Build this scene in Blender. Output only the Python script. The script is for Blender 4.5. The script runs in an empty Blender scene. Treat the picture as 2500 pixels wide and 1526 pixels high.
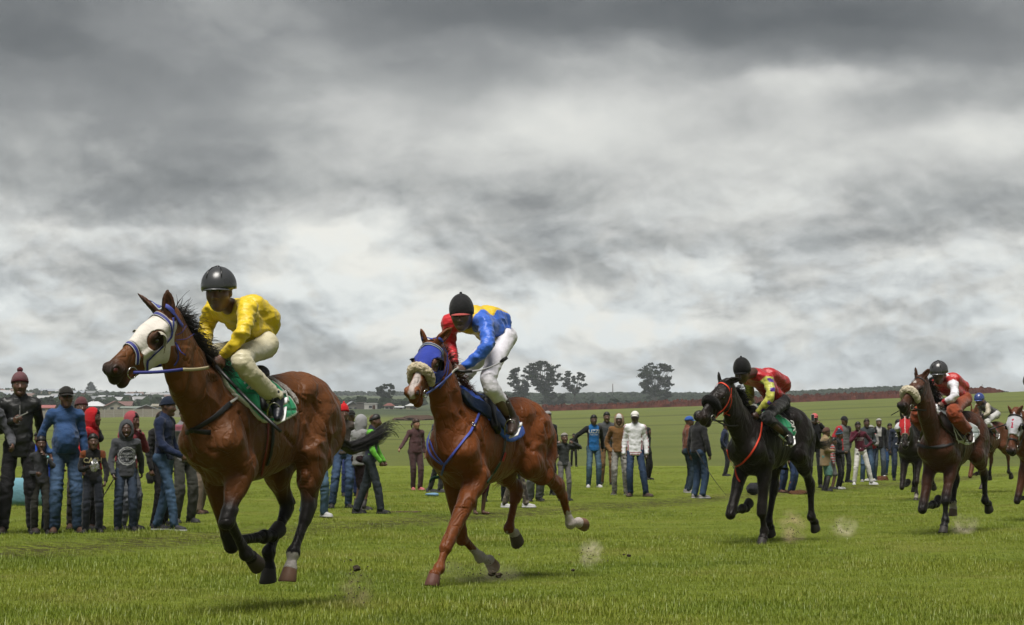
import bpy, math, random, time
import numpy as np
from mathutils import Vector, Matrix
from mathutils.bvhtree import BVHTree

T0 = time.time()
R = math.radians
sc = bpy.context.scene
COL = sc.collection
rng = np.random.default_rng(7)
random.seed(7)

# ---------------------------------------------------------------- camera
W, H = 2500.0, 1526.0          # photograph's pixels
FPX = 5903.0                   # focal length in those pixels (85 mm on 36 mm)
EYE = 1.15
HORIZON = 1077.5
PITCH = math.atan((HORIZON - H / 2) / FPX)
cd = bpy.data.cameras.new('camera')
cam = bpy.data.objects.new('camera', cd)
COL.objects.link(cam)
cd.sensor_width = 36.0
cd.lens = FPX / W * 36.0
cd.clip_start = 0.5
cd.clip_end = 9000
cam.location = (0, 0, EYE)
cam.rotation_euler = (R(90) + PITCH, 0, 0)
sc.camera = cam

# ---------------------------------------------------------------- exposure, sun, sky
sc.view_settings.view_transform = 'Standard'
sc.view_settings.look = 'None'
sc.view_settings.gamma = 1.0
sc.view_settings.use_curve_mapping = False
EXPOSURE = 2.1
sc.view_settings.exposure = EXPOSURE
sc.cycles.use_denoising = True
sc.cycles.max_bounces = 6
sc.cycles.diffuse_bounces = 3
sc.cycles.volume_bounces = 2
sc.cycles.transparent_max_bounces = 12
sc.render.film_transparent = False

SUN_EL, SUN_AZ = R(68), R(195)       # azimuth: 0 = +Y, clockwise
ld = bpy.data.lights.new('sun', 'SUN')
ld.energy = 1.5
ld.angle = R(30)
ld.color = (1.0, 0.96, 0.90)
sun = bpy.data.objects.new('sun', ld)
COL.objects.link(sun)
sd = Vector((math.sin(SUN_AZ) * math.cos(SUN_EL), math.cos(SUN_AZ) * math.cos(SUN_EL), math.sin(SUN_EL)))
sun.rotation_euler = sd.to_track_quat('Z', 'Y').to_euler()


class NT:
    """tiny helper to write node trees"""
    def __init__(s, tree):
        s.t = tree; s.n = tree.nodes; s.l = tree.links
    def new(s, kind, **kw):
        nd = s.n.new(kind)
        for k, v in kw.items():
            setattr(nd, k, v)
        return nd
    def put(s, sock, v):
        if v is None:
            return
        if isinstance(v, bpy.types.NodeSocket):
            s.l.new(v, sock)
        else:
            if sock.type == 'RGBA' and len(v) == 3:
                v = tuple(v) + (1,)
            sock.default_value = v
    def m(s, op, a, b=None, c=None, clamp=False):
        nd = s.new('ShaderNodeMath', operation=op, use_clamp=clamp)
        for i, v in enumerate((a, b, c)):
            s.put(nd.inputs[i], v)
        return nd.outputs[0]
    def vm(s, op, a, b=None, scale=None):
        nd = s.new('ShaderNodeVectorMath', operation=op)
        s.put(nd.inputs[0], a)
        s.put(nd.inputs[1], b)
        if scale is not None:
            s.put(nd.inputs['Scale'], scale)
        return nd.outputs['Value'] if op in ('DOT_PRODUCT', 'LENGTH', 'DISTANCE') else nd.outputs[0]
    def mix(s, f, a, b, mode='MIX', clamp=False):
        nd = s.new('ShaderNodeMix', data_type='RGBA', blend_type=mode)
        nd.clamp_factor = True
        s.put(nd.inputs[0], f); s.put(nd.inputs[6], a); s.put(nd.inputs[7], b)
        return nd.outputs[2]
    def noise(s, vec, scale, detail=4, rough=0.55, dist=0.0, lac=2.0, color=False):
        nd = s.new('ShaderNodeTexNoise')
        s.put(nd.inputs['Vector'], vec)
        nd.inputs['Scale'].default_value = scale
        nd.inputs['Detail'].default_value = detail
        nd.inputs['Roughness'].default_value = rough
        nd.inputs['Lacunarity'].default_value = lac
        nd.inputs['Distortion'].default_value = dist
        return nd.outputs['Color'] if color else nd.outputs['Fac']
    def ramp(s, f, stops, interp='LINEAR'):
        nd = s.new('ShaderNodeValToRGB')
        cr = nd.color_ramp
        cr.interpolation = interp
        while len(cr.elements) < len(stops):
            cr.elements.new(0.5)
        for e, (p, c) in zip(cr.elements, stops):
            e.position = p
            if isinstance(c, (int, float)):
                c = (c, c, c)
            e.color = tuple(c) + (1,) if len(c) == 3 else c
        s.put(nd.inputs[0], f)
        return nd.outputs[0]
    def maprange(s, v, a, b, c=0.0, d=1.0, kind='SMOOTHSTEP'):
        nd = s.new('ShaderNodeMapRange', interpolation_type=kind)
        s.put(nd.inputs[0], v)
        for i, q in enumerate((a, b, c, d)):
            nd.inputs[i + 1].default_value = q
        return nd.outputs[0]
    def sep(s, v):
        nd = s.new('ShaderNodeSeparateXYZ'); s.put(nd.inputs[0], v); return nd.outputs
    def comb(s, x, y, z):
        nd = s.new('ShaderNodeCombineXYZ')
        for i, v in enumerate((x, y, z)):
            s.put(nd.inputs[i], v)
        return nd.outputs[0]


def lin(c):
    """sRGB 0-255 -> linear"""
    out = []
    for v in c:
        v = v / 255.0
        out.append(v / 12.92 if v <= 0.04045 else ((v + 0.055) / 1.055) ** 2.4)
    return tuple(out)


def build_world():
    w = bpy.data.worlds.new('World')
    sc.world = w
    w.use_nodes = True
    w.cycles.sampling_method = 'MANUAL'
    w.cycles.sample_map_resolution = 512
    w.node_tree.nodes.clear()
    n = NT(w.node_tree)
    geo = n.new('ShaderNodeTexCoord')
    d = n.vm('NORMALIZE', geo.outputs['Generated'])
    x, y, z = n.sep(d)
    # angular coordinates in degrees, about the direction north (+Y)
    az = n.m('MULTIPLY', n.m('ARCTAN2', x, y), 57.2958)
    el = n.m('MULTIPLY', n.m('ARCSINE', z), 57.2958)
    zc = n.m('MAXIMUM', z, 0.0)
    den = n.m('ADD', zc, 0.34)
    # cloud deck: perspective of a flat layer, so clouds flatten toward the horizon
    px = n.m('DIVIDE', x, den)
    py = n.m('DIVIDE', y, den)
    p = n.comb(px, py, n.m('MULTIPLY', zc, 2.0))
    warp = n.noise(p, 2.6, 3, 0.55, color=True)
    pw = n.vm('ADD', p, n.vm('SCALE', n.vm('SUBTRACT', warp, (0.5, 0.5, 0.5)), None, 0.25))
    base = n.noise(pw, 2.4, 4, 0.42)
    q = n.comb(n.m('MULTIPLY', az, 0.16), n.m('MULTIPLY', el, 0.25), 3.7)
    wq = n.noise(q, 1.3, 5, 0.52, color=True)
    qw = n.vm('ADD', q, n.vm('SCALE', n.vm('SUBTRACT', wq, (0.5, 0.5, 0.5)), None, 0.28))
    puffs = n.noise(qw, 1.05, 8, 0.54)
    fine = n.noise(qw, 4.5, 6, 0.6)
    # tops of the banks catch the light, their bases are grey
    up1 = n.noise(n.vm('ADD', qw, (0.03, 0.085, 0.0)), 1.05, 8, 0.54)
    up2 = n.noise(n.vm('ADD', qw, (0.012, 0.035, 0.0)), 4.5, 6, 0.6)
    relief = n.m('ADD', n.m('MULTIPLY', n.m('SUBTRACT', puffs, up1), 2.3), n.m('MULTIPLY', n.m('SUBTRACT', fine, up2), 0.75))
    relief = n.m('MULTIPLY', relief, n.maprange(el, 2.5, 8.0, 1.15, 0.06))
    # tone without clouds' own detail: brightest low above the land, darker overhead
    t0 = n.ramp(n.m('DIVIDE', el, 14.0), [(0.0, 0.80), (0.06, 0.76), (0.13, 0.66), (0.24, 0.70), (0.36, 0.63), (0.46, 0.58), (0.56, 0.52), (0.65, 0.43), (0.75, 0.33), (1.0, 0.30)])
    t = n.m('ADD', t0, n.m('MULTIPLY', n.m('SUBTRACT', base, 0.5), 0.42))
    t = n.m('ADD', t, relief)
    t = n.m('ADD', t, n.m('MULTIPLY', n.m('SUBTRACT', n.maprange(puffs, 0.41, 0.58), 0.5), n.maprange(el, 2.0, 9.0, 0.20, 0.07)))
    t = n.m('ADD', t, n.m('MULTIPLY', n.m('SUBTRACT', puffs, 0.5), SKY_PUFF))
    t = n.m('ADD', t, n.m('MULTIPLY', n.m('SUBTRACT', fine, 0.5), n.maprange(el, 3.0, 8.0, 0.20, 0.03)))
    # the individual banks of cloud: (azimuth, elevation, half width, half height, tone)
    aw = n.m('ADD', az, n.m('MULTIPLY', n.m('SUBTRACT', n.sep(wq)[0], 0.5), 3.2))
    ew = n.m('ADD', el, n.m('MULTIPLY', n.m('SUBTRACT', n.sep(wq)[1], 0.5), 1.9))
    for (a0, e0, wa, we, v) in CLOUD_BANKS:
        da = n.m('DIVIDE', n.m('SUBTRACT', aw, a0), wa)
        de = n.m('DIVIDE', n.m('SUBTRACT', ew, e0), we)
        if v < 0:      # grey banks: soft tops, flatter bases
            de = n.m('MAXIMUM', de, n.m('MULTIPLY', de, 2.3)) if False else n.m('MINIMUM', de, n.m('MULTIPLY', de, 2.1))
        else:          # bright heads: crisp tops, trailing below
            de = n.m('MAXIMUM', de, n.m('MULTIPLY', de, 1.9))
        r2 = n.m('ADD', n.m('MULTIPLY', da, da), n.m('MULTIPLY', de, de))
        g = n.m('POWER', 2.71828, n.m('MULTIPLY', r2, -1.0))
        t = n.m('ADD', t, n.m('MULTIPLY', g, v))
    col = n.ramp(t, [(0.0, lin((72, 73, 75))), (0.18, lin((97, 98, 99))), (0.36, lin((130, 131, 131))),
                     (0.50, lin((163, 164, 162))), (0.62, lin((190, 190, 187))), (0.78, lin((218, 218, 213))),
                     (1.0, lin((244, 242, 234)))])
    # blue grey breaks between the low banks
    blue = n.m('MULTIPLY', n.maprange(fine, 0.42, 0.56), n.maprange(el, 0.5, 7.0, 0.75, 0.0))
    col = n.mix(blue, col, n.mix(1.0, col, (0.86, 0.97, 1.10), 'MULTIPLY'))
    scale = 1.0 / (2 ** EXPOSURE)
    sky = n.new('ShaderNodeTexSky', sky_type='NISHITA')
    sky.sun_disc = False
    sky.sun_elevation = SUN_EL
    sky.sun_rotation = SUN_AZ
    sky.altitude = 400
    bs = n.new('ShaderNodeBackground')
    n.put(bs.inputs[0], sky.outputs[0]); bs.inputs[1].default_value = 0.05
    bc = n.new('ShaderNodeBackground')
    n.put(bc.inputs[0], col); bc.inputs[1].default_value = scale
    mx = n.new('ShaderNodeMixShader')
    mx.inputs[0].default_value = 0.97       # the cloud deck covers almost all of the clear sky
    n.l.new(bs.outputs[0], mx.inputs[1]); n.l.new(bc.outputs[0], mx.inputs[2])
    out = n.new('ShaderNodeOutputWorld')
    n.l.new(mx.outputs[0], out.inputs[0])


SKY_PUFF = 0.50
# az in degrees: (px-1250)/103 ; el: (1077-py)/103
CLOUD_BANKS = [
    (4.5, 9.9, 5.5, 1.0, -0.30), (10.0, 9.2, 5.0, 1.2, -0.26), (-1.5, 9.7, 3.0, 0.9, -0.10), (-12.0, 9.4, 3.4, 1.8, -0.24),
    (-11.0, 6.1, 6.5, 1.2, -0.20), (-5.5, 6.0, 2.6, 0.7, -0.08), (-1.0, 5.8, 2.0, 0.7, -0.12), (3.2, 5.9, 3.5, 0.7, -0.07), (8.0, 4.8, 4.6, 0.9, -0.17),
    (11.8, 5.6, 1.6, 0.7, -0.07), (-8.0, 4.0, 3.0, 0.5, -0.08), (0.6, 4.0, 3.6, 0.5, -0.11), (6.0, 3.5, 4.0, 0.4, -0.07),
    (5.5, 7.3, 3.0, 0.5, -0.04), (-8.5, 8.2, 2.4, 0.6, -0.06),
    (0.3, 7.7, 2.2, 0.9, 0.26), (3.5, 8.2, 2.2, 0.6, 0.05), (7.0, 8.3, 2.4, 0.6, 0.18), (10.8, 6.9, 2.0, 0.8, 0.30), (12.0, 7.3, 1.0, 0.5, 0.10),
    (-3.6, 5.0, 1.4, 0.5, 0.40), (-4.5, 7.9, 2.6, 1.0, 0.07), (-11.4, 3.2, 2.2, 0.6, 0.48), (-5.4, 3.9, 1.6, 0.4, 0.30), (-9.0, 4.9, 3.2, 0.25, 0.12),
    (4.4, 4.4, 1.6, 0.35, 0.32), (1.5, 3.2, 2.4, 0.35, 0.26), (5.0, 2.8, 3.0, 0.35, 0.28), (10.0, 2.5, 3.0, 0.3, 0.30), (-2.5, 2.7, 1.8, 0.4, 0.30),
    (11.8, 1.7, 0.9, 0.35, 0.42), (-2.6, 4.3, 1.2, 0.3, 0.14), (-8.0, 2.2, 3.0, 0.3, 0.12), (7.6, 3.9, 1.4, 0.3, 0.12),
]
build_world()

# ---------------------------------------------------------------- pixel -> place
CP, SP = math.cos(PITCH), math.sin(PITCH)
CAM = np.array([0.0, 0.0, EYE])

def ray(px, py):
    u = (px - W / 2) / FPX
    v = (H / 2 - py) / FPX
    return np.array([u, CP - v * SP, SP + v * CP])

def at(px, py, depth):
    d = ray(px, py)
    return CAM + d * (depth / d[1])

def project(P):
    P = np.asarray(P, float)
    q = P - CAM
    yc = q[..., 1] * CP + q[..., 2] * SP
    zc = -q[..., 1] * SP + q[..., 2] * CP
    return W / 2 + FPX * q[..., 0] / yc, H / 2 - FPX * zc / yc

def smooth(e0, e1, x):
    t = np.clip((np.asarray(x, float) - e0) / (e1 - e0), 0, 1)
    return t * t * (3 - 2 * t)

# ---------------------------------------------------------------- numpy value noise
_perm = rng.permutation(256)
_perm = np.concatenate([_perm, _perm])
_val = rng.random(512) * 2 - 1

def vnoise(P):
    P = np.asarray(P, float)
    i = np.floor(P).astype(int)
    f = P - i
    f = f * f * (3 - 2 * f)
    i &= 255
    x0, y0, z0 = i[..., 0], i[..., 1], i[..., 2]
    x1, y1, z1 = (x0 + 1) & 255, (y0 + 1) & 255, (z0 + 1) & 255
    def h(a, b, c):
        return _val[_perm[(_perm[(_perm[a] + b) & 255] + c) & 255]]
    fx, fy, fz = f[..., 0], f[..., 1], f[..., 2]
    a = h(x0, y0, z0) * (1 - fx) + h(x1, y0, z0) * fx
    b = h(x0, y1, z0) * (1 - fx) + h(x1, y1, z0) * fx
    c = h(x0, y0, z1) * (1 - fx) + h(x1, y0, z1) * fx
    d = h(x0, y1, z1) * (1 - fx) + h(x1, y1, z1) * fx
    return (a * (1 - fy) + b * fy) * (1 - fz) + (c * (1 - fy) + d * fy) * fz

def fbm(P, n=4):
    s = 0; a = 0.5; P = np.asarray(P, float)
    for k in range(n):
        s = s + a * vnoise(P + 17.3 * k); P = P * 2.03; a *= 0.5
    return s

# ---------------------------------------------------------------- mesh helpers
def mesh_np(name, V, F, mat=None, col=None, smooth_sh=True, uv=None):
    """V (n,3), F list of arrays of faces (quads (m,4) or tris (m,3)); returns mesh"""
    me = bpy.data.meshes.new(name)
    V = np.asarray(V, np.float32)
    if not isinstance(F, (list, tuple)) or (len(F) and not hasattr(F[0], 'ndim')):
        F = [np.asarray(F)]
    F = [np.asarray(f, np.int32) for f in F if len(f)]
    nl = sum(f.size for f in F); nf = sum(len(f) for f in F)
    me.vertices.add(len(V)); me.vertices.foreach_set('co', V.ravel())
    if nf:
        me.loops.add(nl); me.loops.foreach_set('vertex_index', np.concatenate([f.ravel() for f in F]))
        me.polygons.add(nf)
        tot = np.concatenate([np.full(len(f), f.shape[1], np.int32) for f in F])
        st = np.concatenate([[0], np.cumsum(tot)[:-1]]).astype(np.int32)
        me.polygons.foreach_set('loop_start', st)
        me.polygons.foreach_set('loop_total', tot)
        me.polygons.foreach_set('use_smooth', np.full(nf, smooth_sh))
    if col is not None:
        a = me.color_attributes.new('col', 'FLOAT_COLOR', 'POINT')
        c = np.ones((len(V), 4), np.float32); c[:, :3] = col
        a.data.foreach_set('color', c.ravel())
    me.update(calc_edges=True)
    me.validate()
    if mat is not None:
        me.materials.append(mat)
    return me

def link(name, me, parent=None):
    o = bpy.data.objects.new(name, me)
    COL.objects.link(o)
    if parent is not None:
        o.parent = parent
    return o

def tag(o, label=None, cat=None, group=None, kind=None):
    if label: o['label'] = label
    if cat: o['category'] = cat
    if group: o['group'] = group
    if kind: o['kind'] = kind
    return o

def empty(name, M):
    o = bpy.data.objects.new(name, None)
    COL.objects.link(o)
    o.empty_display_size = 0.2
    o.matrix_world = M
    return o

def frame_matrix(X, Y, Z, O):
    M = Matrix.Identity(4)
    for i, v in enumerate((X, Y, Z, O)):
        for r in range(3):
            M[r][i] = float(v[r])
    return M

def unit(v):
    v = np.asarray(v, float)
    return v / max(np.linalg.norm(v), 1e-9)

class Geo:
    """collects loose polygons into one mesh"""
    def __init__(s):
        s.v = []; s.q = []; s.t = []; s.n = 0; s.c = []
    def add(s, V, Q=(), T=(), col=None):
        V = np.asarray(V, float)
        if len(Q): s.q.append(np.asarray(Q, int) + s.n)
        if len(T): s.t.append(np.asarray(T, int) + s.n)
        s.v.append(V); s.n += len(V)
        s.c.append(np.broadcast_to(np.asarray(col if col is not None else (1, 1, 1), float), (len(V), 3)))
        return s
    def box(s, lo, hi, M=None, col=None):
        lo = np.array(lo, float); hi = np.array(hi, float)
        V = np.array([[x, y, z] for x in (0, 1) for y in (0, 1) for z in (0, 1)], float) * (hi - lo) + lo
        if M is not None:
            V = V @ np.asarray(M[0]).T + np.asarray(M[1])
        Q = [(0, 1, 3, 2), (4, 6, 7, 5), (0, 4, 5, 1), (2, 3, 7, 6), (0, 2, 6, 4), (1, 5, 7, 3)]
        return s.add(V, Q, col=col)
    def tube(s, pts, rad, seg=6, col=None, flat=None, fdir=None):
        """tube along pts; rad scalar or list; flat = thickness ratio along normal fdir (per point ok)"""
        P = np.asarray(pts, float); n = len(P)
        if n < 2:
            return s
        rad = np.broadcast_to(np.asarray(rad, float), (n,))
        T = np.gradient(P, axis=0)
        T /= np.maximum(np.linalg.norm(T, axis=1, keepdims=True), 1e-9)
        if fdir is not None:
            Nn = np.broadcast_to(np.asarray(fdir, float), (n, 3)).copy()
            Nn -= (Nn * T).sum(1, keepdims=True) * T
            Nn /= np.maximum(np.linalg.norm(Nn, axis=1, keepdims=True), 1e-9)
        else:
            ref = np.array([0, 0, 1.0]) if abs(T[0][2]) < 0.9 else np.array([1.0, 0, 0])
            Nn = np.zeros((n, 3)); v = ref
            for i in range(n):
                v = v - (v @ T[i]) * T[i]; v = v / max(np.linalg.norm(v), 1e-9); Nn[i] = v
        B = np.cross(T, Nn)
        fl = 1.0 if flat is None else flat
        a = np.arange(seg) / seg * 2 * np.pi
        V = (P[:, None] + rad[:, None, None] * (np.cos(a)[None, :, None] * B[:, None] + fl * np.sin(a)[None, :, None] * Nn[:, None])).reshape(-1, 3)
        i, j = np.meshgrid(np.arange(n - 1), np.arange(seg), indexing='ij')
        jn = (j + 1) % seg
        Q = np.stack([i * seg + j, i * seg + jn, (i + 1) * seg + jn, (i + 1) * seg + j], -1).reshape(-1, 4)
        Tt = []
        for k, c in ((0, n * seg), ((n - 1) * seg, n * seg + 1)):
            for q in range(seg):
                Tt.append((k + q, k + (q + 1) % seg, c) if k else (k + (q + 1) % seg, k + q, c))
        V = np.vstack([V, P[0], P[-1]])
        return s.add(V, Q, Tt, col)
    def blob(s, c, r, R3=None, col=None, nu=10, nv=7, fn=None):
        th = np.linspace(0, np.pi, nv + 1)[1:-1]; ph = np.arange(nu) / nu * 2 * np.pi
        D = [(0, 0, 1)] + [(math.sin(t) * math.cos(p), math.sin(t) * math.sin(p), math.cos(t)) for t in th for p in ph] + [(0, 0, -1)]
        D = np.array(D)
        if fn is not None:
            D = D * fn(D)[:, None]
        V = D * np.asarray(r, float)
        if R3 is not None:
            V = V @ np.asarray(R3).T
        V = V + np.asarray(c, float)
        Q = []; T = []
        m = nv - 1
        for i in range(m - 1):
            for j in range(nu):
                a = 1 + i * nu + j; b = 1 + i * nu + (j + 1) % nu
                Q.append((a, a + nu, b + nu, b))
        for j in range(nu):
            T.append((0, 1 + j, 1 + (j + 1) % nu))
            T.append((1 + m * nu, 1 + (m - 1) * nu + (j + 1) % nu, 1 + (m - 1) * nu + j))
        return s.add(V, Q, T, col)
    def mesh(s, name, mat=None, smooth_sh=True, usecol=False):
        V = np.vstack(s.v)
        F = []
        if s.q: F.append(np.vstack(s.q))
        if s.t: F.append(np.vstack(s.t))
        return mesh_np(name, V, F, mat, np.vstack(s.c) if usecol else None, smooth_sh)
    def obj(s, name, mat=None, parent=None, smooth_sh=True, usecol=False):
        if not s.v:
            print('empty', name); return None
        return link(name, s.mesh(name, mat, smooth_sh, usecol), parent)

# ---------------------------------------------------------------- signed distance modelling
class Sdf:
    """bodies as blended tapered limbs, meshed with surface nets"""
    def __init__(s):
        s.p = []
    def cone(s, a, b, ra, rb, k=0.03, sq=None, c=0, op='+'):
        """tapered limb a->b; sq = (axis, f): cross-section scaled by f along axis"""
        s.p.append(('c', np.array(a, float), np.array(b, float), float(ra), float(rb), k, sq, c, op))
        return s
    def chain(s, pts, rs, k=0.03, sq=None, c=0, n=3, op='+'):
        P = np.array(pts, float); r = np.array(rs, float)
        if len(P) > 2 and n > 1:
            Q = []; q = []
            for i in range(len(P) - 1):
                p0 = P[max(i - 1, 0)]; p1 = P[i]; p2 = P[i + 1]; p3 = P[min(i + 2, len(P) - 1)]
                for t in np.arange(n) / n:
                    Q.append(0.5 * ((2 * p1) + (p2 - p0) * t + (2 * p0 - 5 * p1 + 4 * p2 - p3) * t * t + (3 * p1 - p0 - 3 * p2 + p3) * t ** 3))
                    q.append(r[i] + (r[i + 1] - r[i]) * (t * t * (3 - 2 * t)))
            Q.append(P[-1]); q.append(r[-1])
            P = np.array(Q); r = np.array(q)
        s.p.append(('h', P, None, r, None, k, sq, c, op))
        return s
    def ell(s, c0, r, R3=None, k=0.03, c=0, op='+'):
        s.p.append(('e', np.array(c0, float), None if R3 is None else np.array(R3, float), np.array(r, float), None, k, None, c, op))
        return s
    @staticmethod
    def _seg(P, a, b, ra, rb, sq):
        ab = b - a
        L = max(float(ab @ ab), 1e-12)
        t = np.clip(((P - a) @ ab.astype(P.dtype)) / L, 0, 1)
        q = P - a.astype(P.dtype) - t[..., None] * ab.astype(P.dtype)
        if sq is None:
            return np.sqrt((q * q).sum(-1)) - (ra + (rb - ra) * t)
        ax, f = sq
        ax = np.asarray(ax, P.dtype)
        l = q @ ax
        q2 = (q * q).sum(-1) - l * l + (l / f) ** 2
        q2 = np.maximum(q2, 0)
        d = np.sqrt(q2) - (ra + (rb - ra) * t)
        return d * (f if f < 1 else 1.0) ** 0.5
    @classmethod
    def dist(cls, pr, P):
        kind = pr[0]
        if kind == 'c':
            return cls._seg(P, pr[1], pr[2], pr[3], pr[4], pr[6])
        if kind == 'h':
            d = None
            Q, r = pr[1], pr[3]
            for i in range(len(Q) - 1):
                e = cls._seg(P, Q[i], Q[i + 1], r[i], r[i + 1], pr[6])
                d = e if d is None else np.minimum(d, e)
            return d
        q = P - pr[1].astype(P.dtype)
        if pr[2] is not None:
            q = q @ pr[2].astype(P.dtype)       # columns of R3 = axes
        r = pr[3].astype(P.dtype)
        k0 = np.sqrt(((q / r) ** 2).sum(-1))
        k1 = np.sqrt(((q / (r * r)) ** 2).sum(-1))
        return k0 * (k0 - 1) / np.maximum(k1, 1e-6)
    @staticmethod
    def bounds(pr):
        m = pr[5] + 0.01
        if pr[0] == 'c':
            r = max(pr[3], pr[4]); f = max(1, pr[6][1] if pr[6] else 1)
            return np.minimum(pr[1], pr[2]) - r * f - m, np.maximum(pr[1], pr[2]) + r * f + m
        if pr[0] == 'h':
            f = max(1, pr[6][1] if pr[6] else 1)
            rr = pr[3][:, None] * f
            return (pr[1] - rr).min(0) - m, (pr[1] + rr).max(0) + m
        r = pr[3].max() if pr[2] is not None else pr[3]
        return pr[1] - r - m, pr[1] + r + m
    def seg_parts(s, pr):
        """split chains so that every piece has a tight box"""
        if pr[0] != 'h':
            return [pr]
        return [pr]
    def field(s, h, lo=None, hi=None, grow=0.0):
        B = [s.bounds(p) for p in s.p if p[8] == '+']
        if lo is None:
            lo = np.min([b[0] for b in B], 0); hi = np.max([b[1] for b in B], 0)
        lo = np.floor((np.asarray(lo) - grow - 2 * h) / h) * h
        n = np.ceil((np.asarray(hi) + grow - lo) / h).astype(int) + 3
        D = np.full(n, 1.0, np.float32)
        axs = [(lo[i] + h * np.arange(n[i])).astype(np.float32) for i in range(3)]
        for pr in s.p:
            pieces = [pr]
            if pr[0] == 'h':
                # chains: evaluate segmentwise in tight boxes (plain union inside), then blend
                bl, bh = s.bounds(pr)
            else:
                bl, bh = s.bounds(pr)
            bl = bl - grow; bh = bh + grow
            i0 = np.clip(np.floor((bl - lo) / h).astype(int), 0, n)
            i1 = np.clip(np.ceil((bh - lo) / h).astype(int) + 1, 0, n)
            if (i1 <= i0).any():
                continue
            sl = tuple(slice(a, b) for a, b in zip(i0, i1))
            if pr[0] == 'h':
                d = np.full(i1 - i0, 1.0, np.float32)
                for a, b, ra, rb in zip(pr[1][:-1], pr[1][1:], pr[3][:-1], pr[3][1:]):
                    c1 = s.bounds(('c', a, b, ra, rb, pr[5], pr[6], 0, '+'))
                    j0 = np.clip(np.floor((c1[0] - grow - lo) / h).astype(int), i0, i1)
                    j1 = np.clip(np.ceil((c1[1] + grow - lo) / h).astype(int) + 1, i0, i1)
                    if (j1 <= j0).any():
                        continue
                    G = np.stack(np.meshgrid(*[axs[i][j0[i]:j1[i]] for i in range(3)], indexing='ij'), -1)
                    e = s._seg(G, a, b, ra, rb, pr[6])
                    ss = tuple(slice(u - w, v - w) for u, v, w in zip(j0, j1, i0))
                    d[ss] = np.minimum(d[ss], e)
            else:
                G = np.stack(np.meshgrid(*[axs[i][i0[i]:i1[i]] for i in range(3)], indexing='ij'), -1)
                d = s.dist(pr, G)
            k = pr[5]
            cur = D[sl]
            if pr[8] == '+':
                if k > 0:
                    hh = np.clip(0.5 + 0.5 * (d - cur) / k, 0, 1)
                    D[sl] = d * (1 - hh) + cur * hh - k * hh * (1 - hh)
                else:
                    D[sl] = np.minimum(cur, d)
            else:
                d = -d
                if k > 0:
                    hh = np.clip(0.5 - 0.5 * (d - cur) / k, 0, 1)
                    D[sl] = d * (1 - hh) + cur * hh + k * hh * (1 - hh)
                else:
                    D[sl] = np.maximum(cur, d)
        return D, lo, h
    def tags_at(s, V, allow=None):
        """index tag of the nearest primitive at each vertex"""
        best = np.full(len(V), 1e9); tg = np.zeros(len(V), int)
        V32 = V.astype(np.float64)
        for pr in s.p:
            if pr[8] != '+':
                continue
            d = s.dist(pr, V32)
            m = d < best
            best[m] = d[m]; tg[m] = pr[7]
        return tg
    def mesh(s, h, relax=1, fn=None, **kw):
        D, lo, h = s.field(h, **kw)
        if fn is not None:
            ax = [(lo[i] + h * np.arange(D.shape[i])).astype(np.float32) for i in range(3)]
            D = fn(D, ax)
        return nets(D, lo, h, relax)

def nets(D, lo, h, relax=1):
    """naive surface nets"""
    S = D < 0
    nx, ny, nz = D.shape
    c = [S[i:nx - 1 + i, j:ny - 1 + j, k:nz - 1 + k] for i in (0, 1) for j in (0, 1) for k in (0, 1)]
    allin = c[0].copy(); anyin = c[0].copy()
    for q in c[1:]:
        allin &= q; anyin |= q
    act = anyin & ~allin
    idx = np.argwhere(act)
    N = len(idx)
    if N == 0:
        return np.zeros((0, 3)), np.zeros((0, 4), int)
    vid = np.full(act.shape, -1, np.int64)
    vid[act] = np.arange(N)
    acc = np.zeros((N, 3)); cnt = np.zeros(N)
    co = [(i, j, k) for i in (0, 1) for j in (0, 1) for k in (0, 1)]
    val = {o: D[idx[:, 0] + o[0], idx[:, 1] + o[1], idx[:, 2] + o[2]].astype(float) for o in co}
    for o in co:
        for a in range(3):
            if o[a] == 0:
                p = list(o); p[a] = 1; p = tuple(p)
                v0, v1 = val[o], val[p]
                m = (v0 < 0) != (v1 < 0)
                t = v0[m] / (v0[m] - v1[m])
                pos = np.array(o, float)[None].repeat(m.sum(), 0)
                pos[:, a] = t
                acc[m] += pos; cnt[m] += 1
    V = lo + h * (idx + acc / cnt[:, None])
    F = []
    for a in range(3):
        b, d = (a + 1) % 3, (a + 2) % 3
        s0 = [slice(None)] * 3; s1 = [slice(None)] * 3
        s0[a] = slice(0, -1); s1[a] = slice(1, None)
        A, B = S[tuple(s0)], S[tuple(s1)]
        e = np.argwhere(A != B)
        if not len(e):
            continue
        fl = A[e[:, 0], e[:, 1], e[:, 2]]
        ok = (e[:, b] > 0) & (e[:, d] > 0) & (e[:, b] < D.shape[b] - 1) & (e[:, d] < D.shape[d] - 1)
        e, fl = e[ok], fl[ok]
        def g(db, dd):
            q = e.copy(); q[:, b] += db; q[:, d] += dd
            return vid[q[:, 0], q[:, 1], q[:, 2]]
        Q = np.stack([g(-1, -1), g(0, -1), g(0, 0), g(-1, 0)], -1)
        Q[~fl] = Q[~fl][:, ::-1]
        F.append(Q)
    F = np.vstack(F)
    for _ in range(relax):
        V = laplace(V, F, 0.5)
    return V, F

def laplace(V, F, lam):
    n = len(V)
    a = F.ravel(); b = np.roll(F, -1, axis=1).ravel()
    acc = np.zeros_like(V); cnt = np.bincount(a, minlength=n) + np.bincount(b, minlength=n)
    for i in range(3):
        acc[:, i] = np.bincount(a, V[b, i], n) + np.bincount(b, V[a, i], n)
    return V + lam * (acc / np.maximum(cnt, 1)[:, None] - V)

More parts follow.
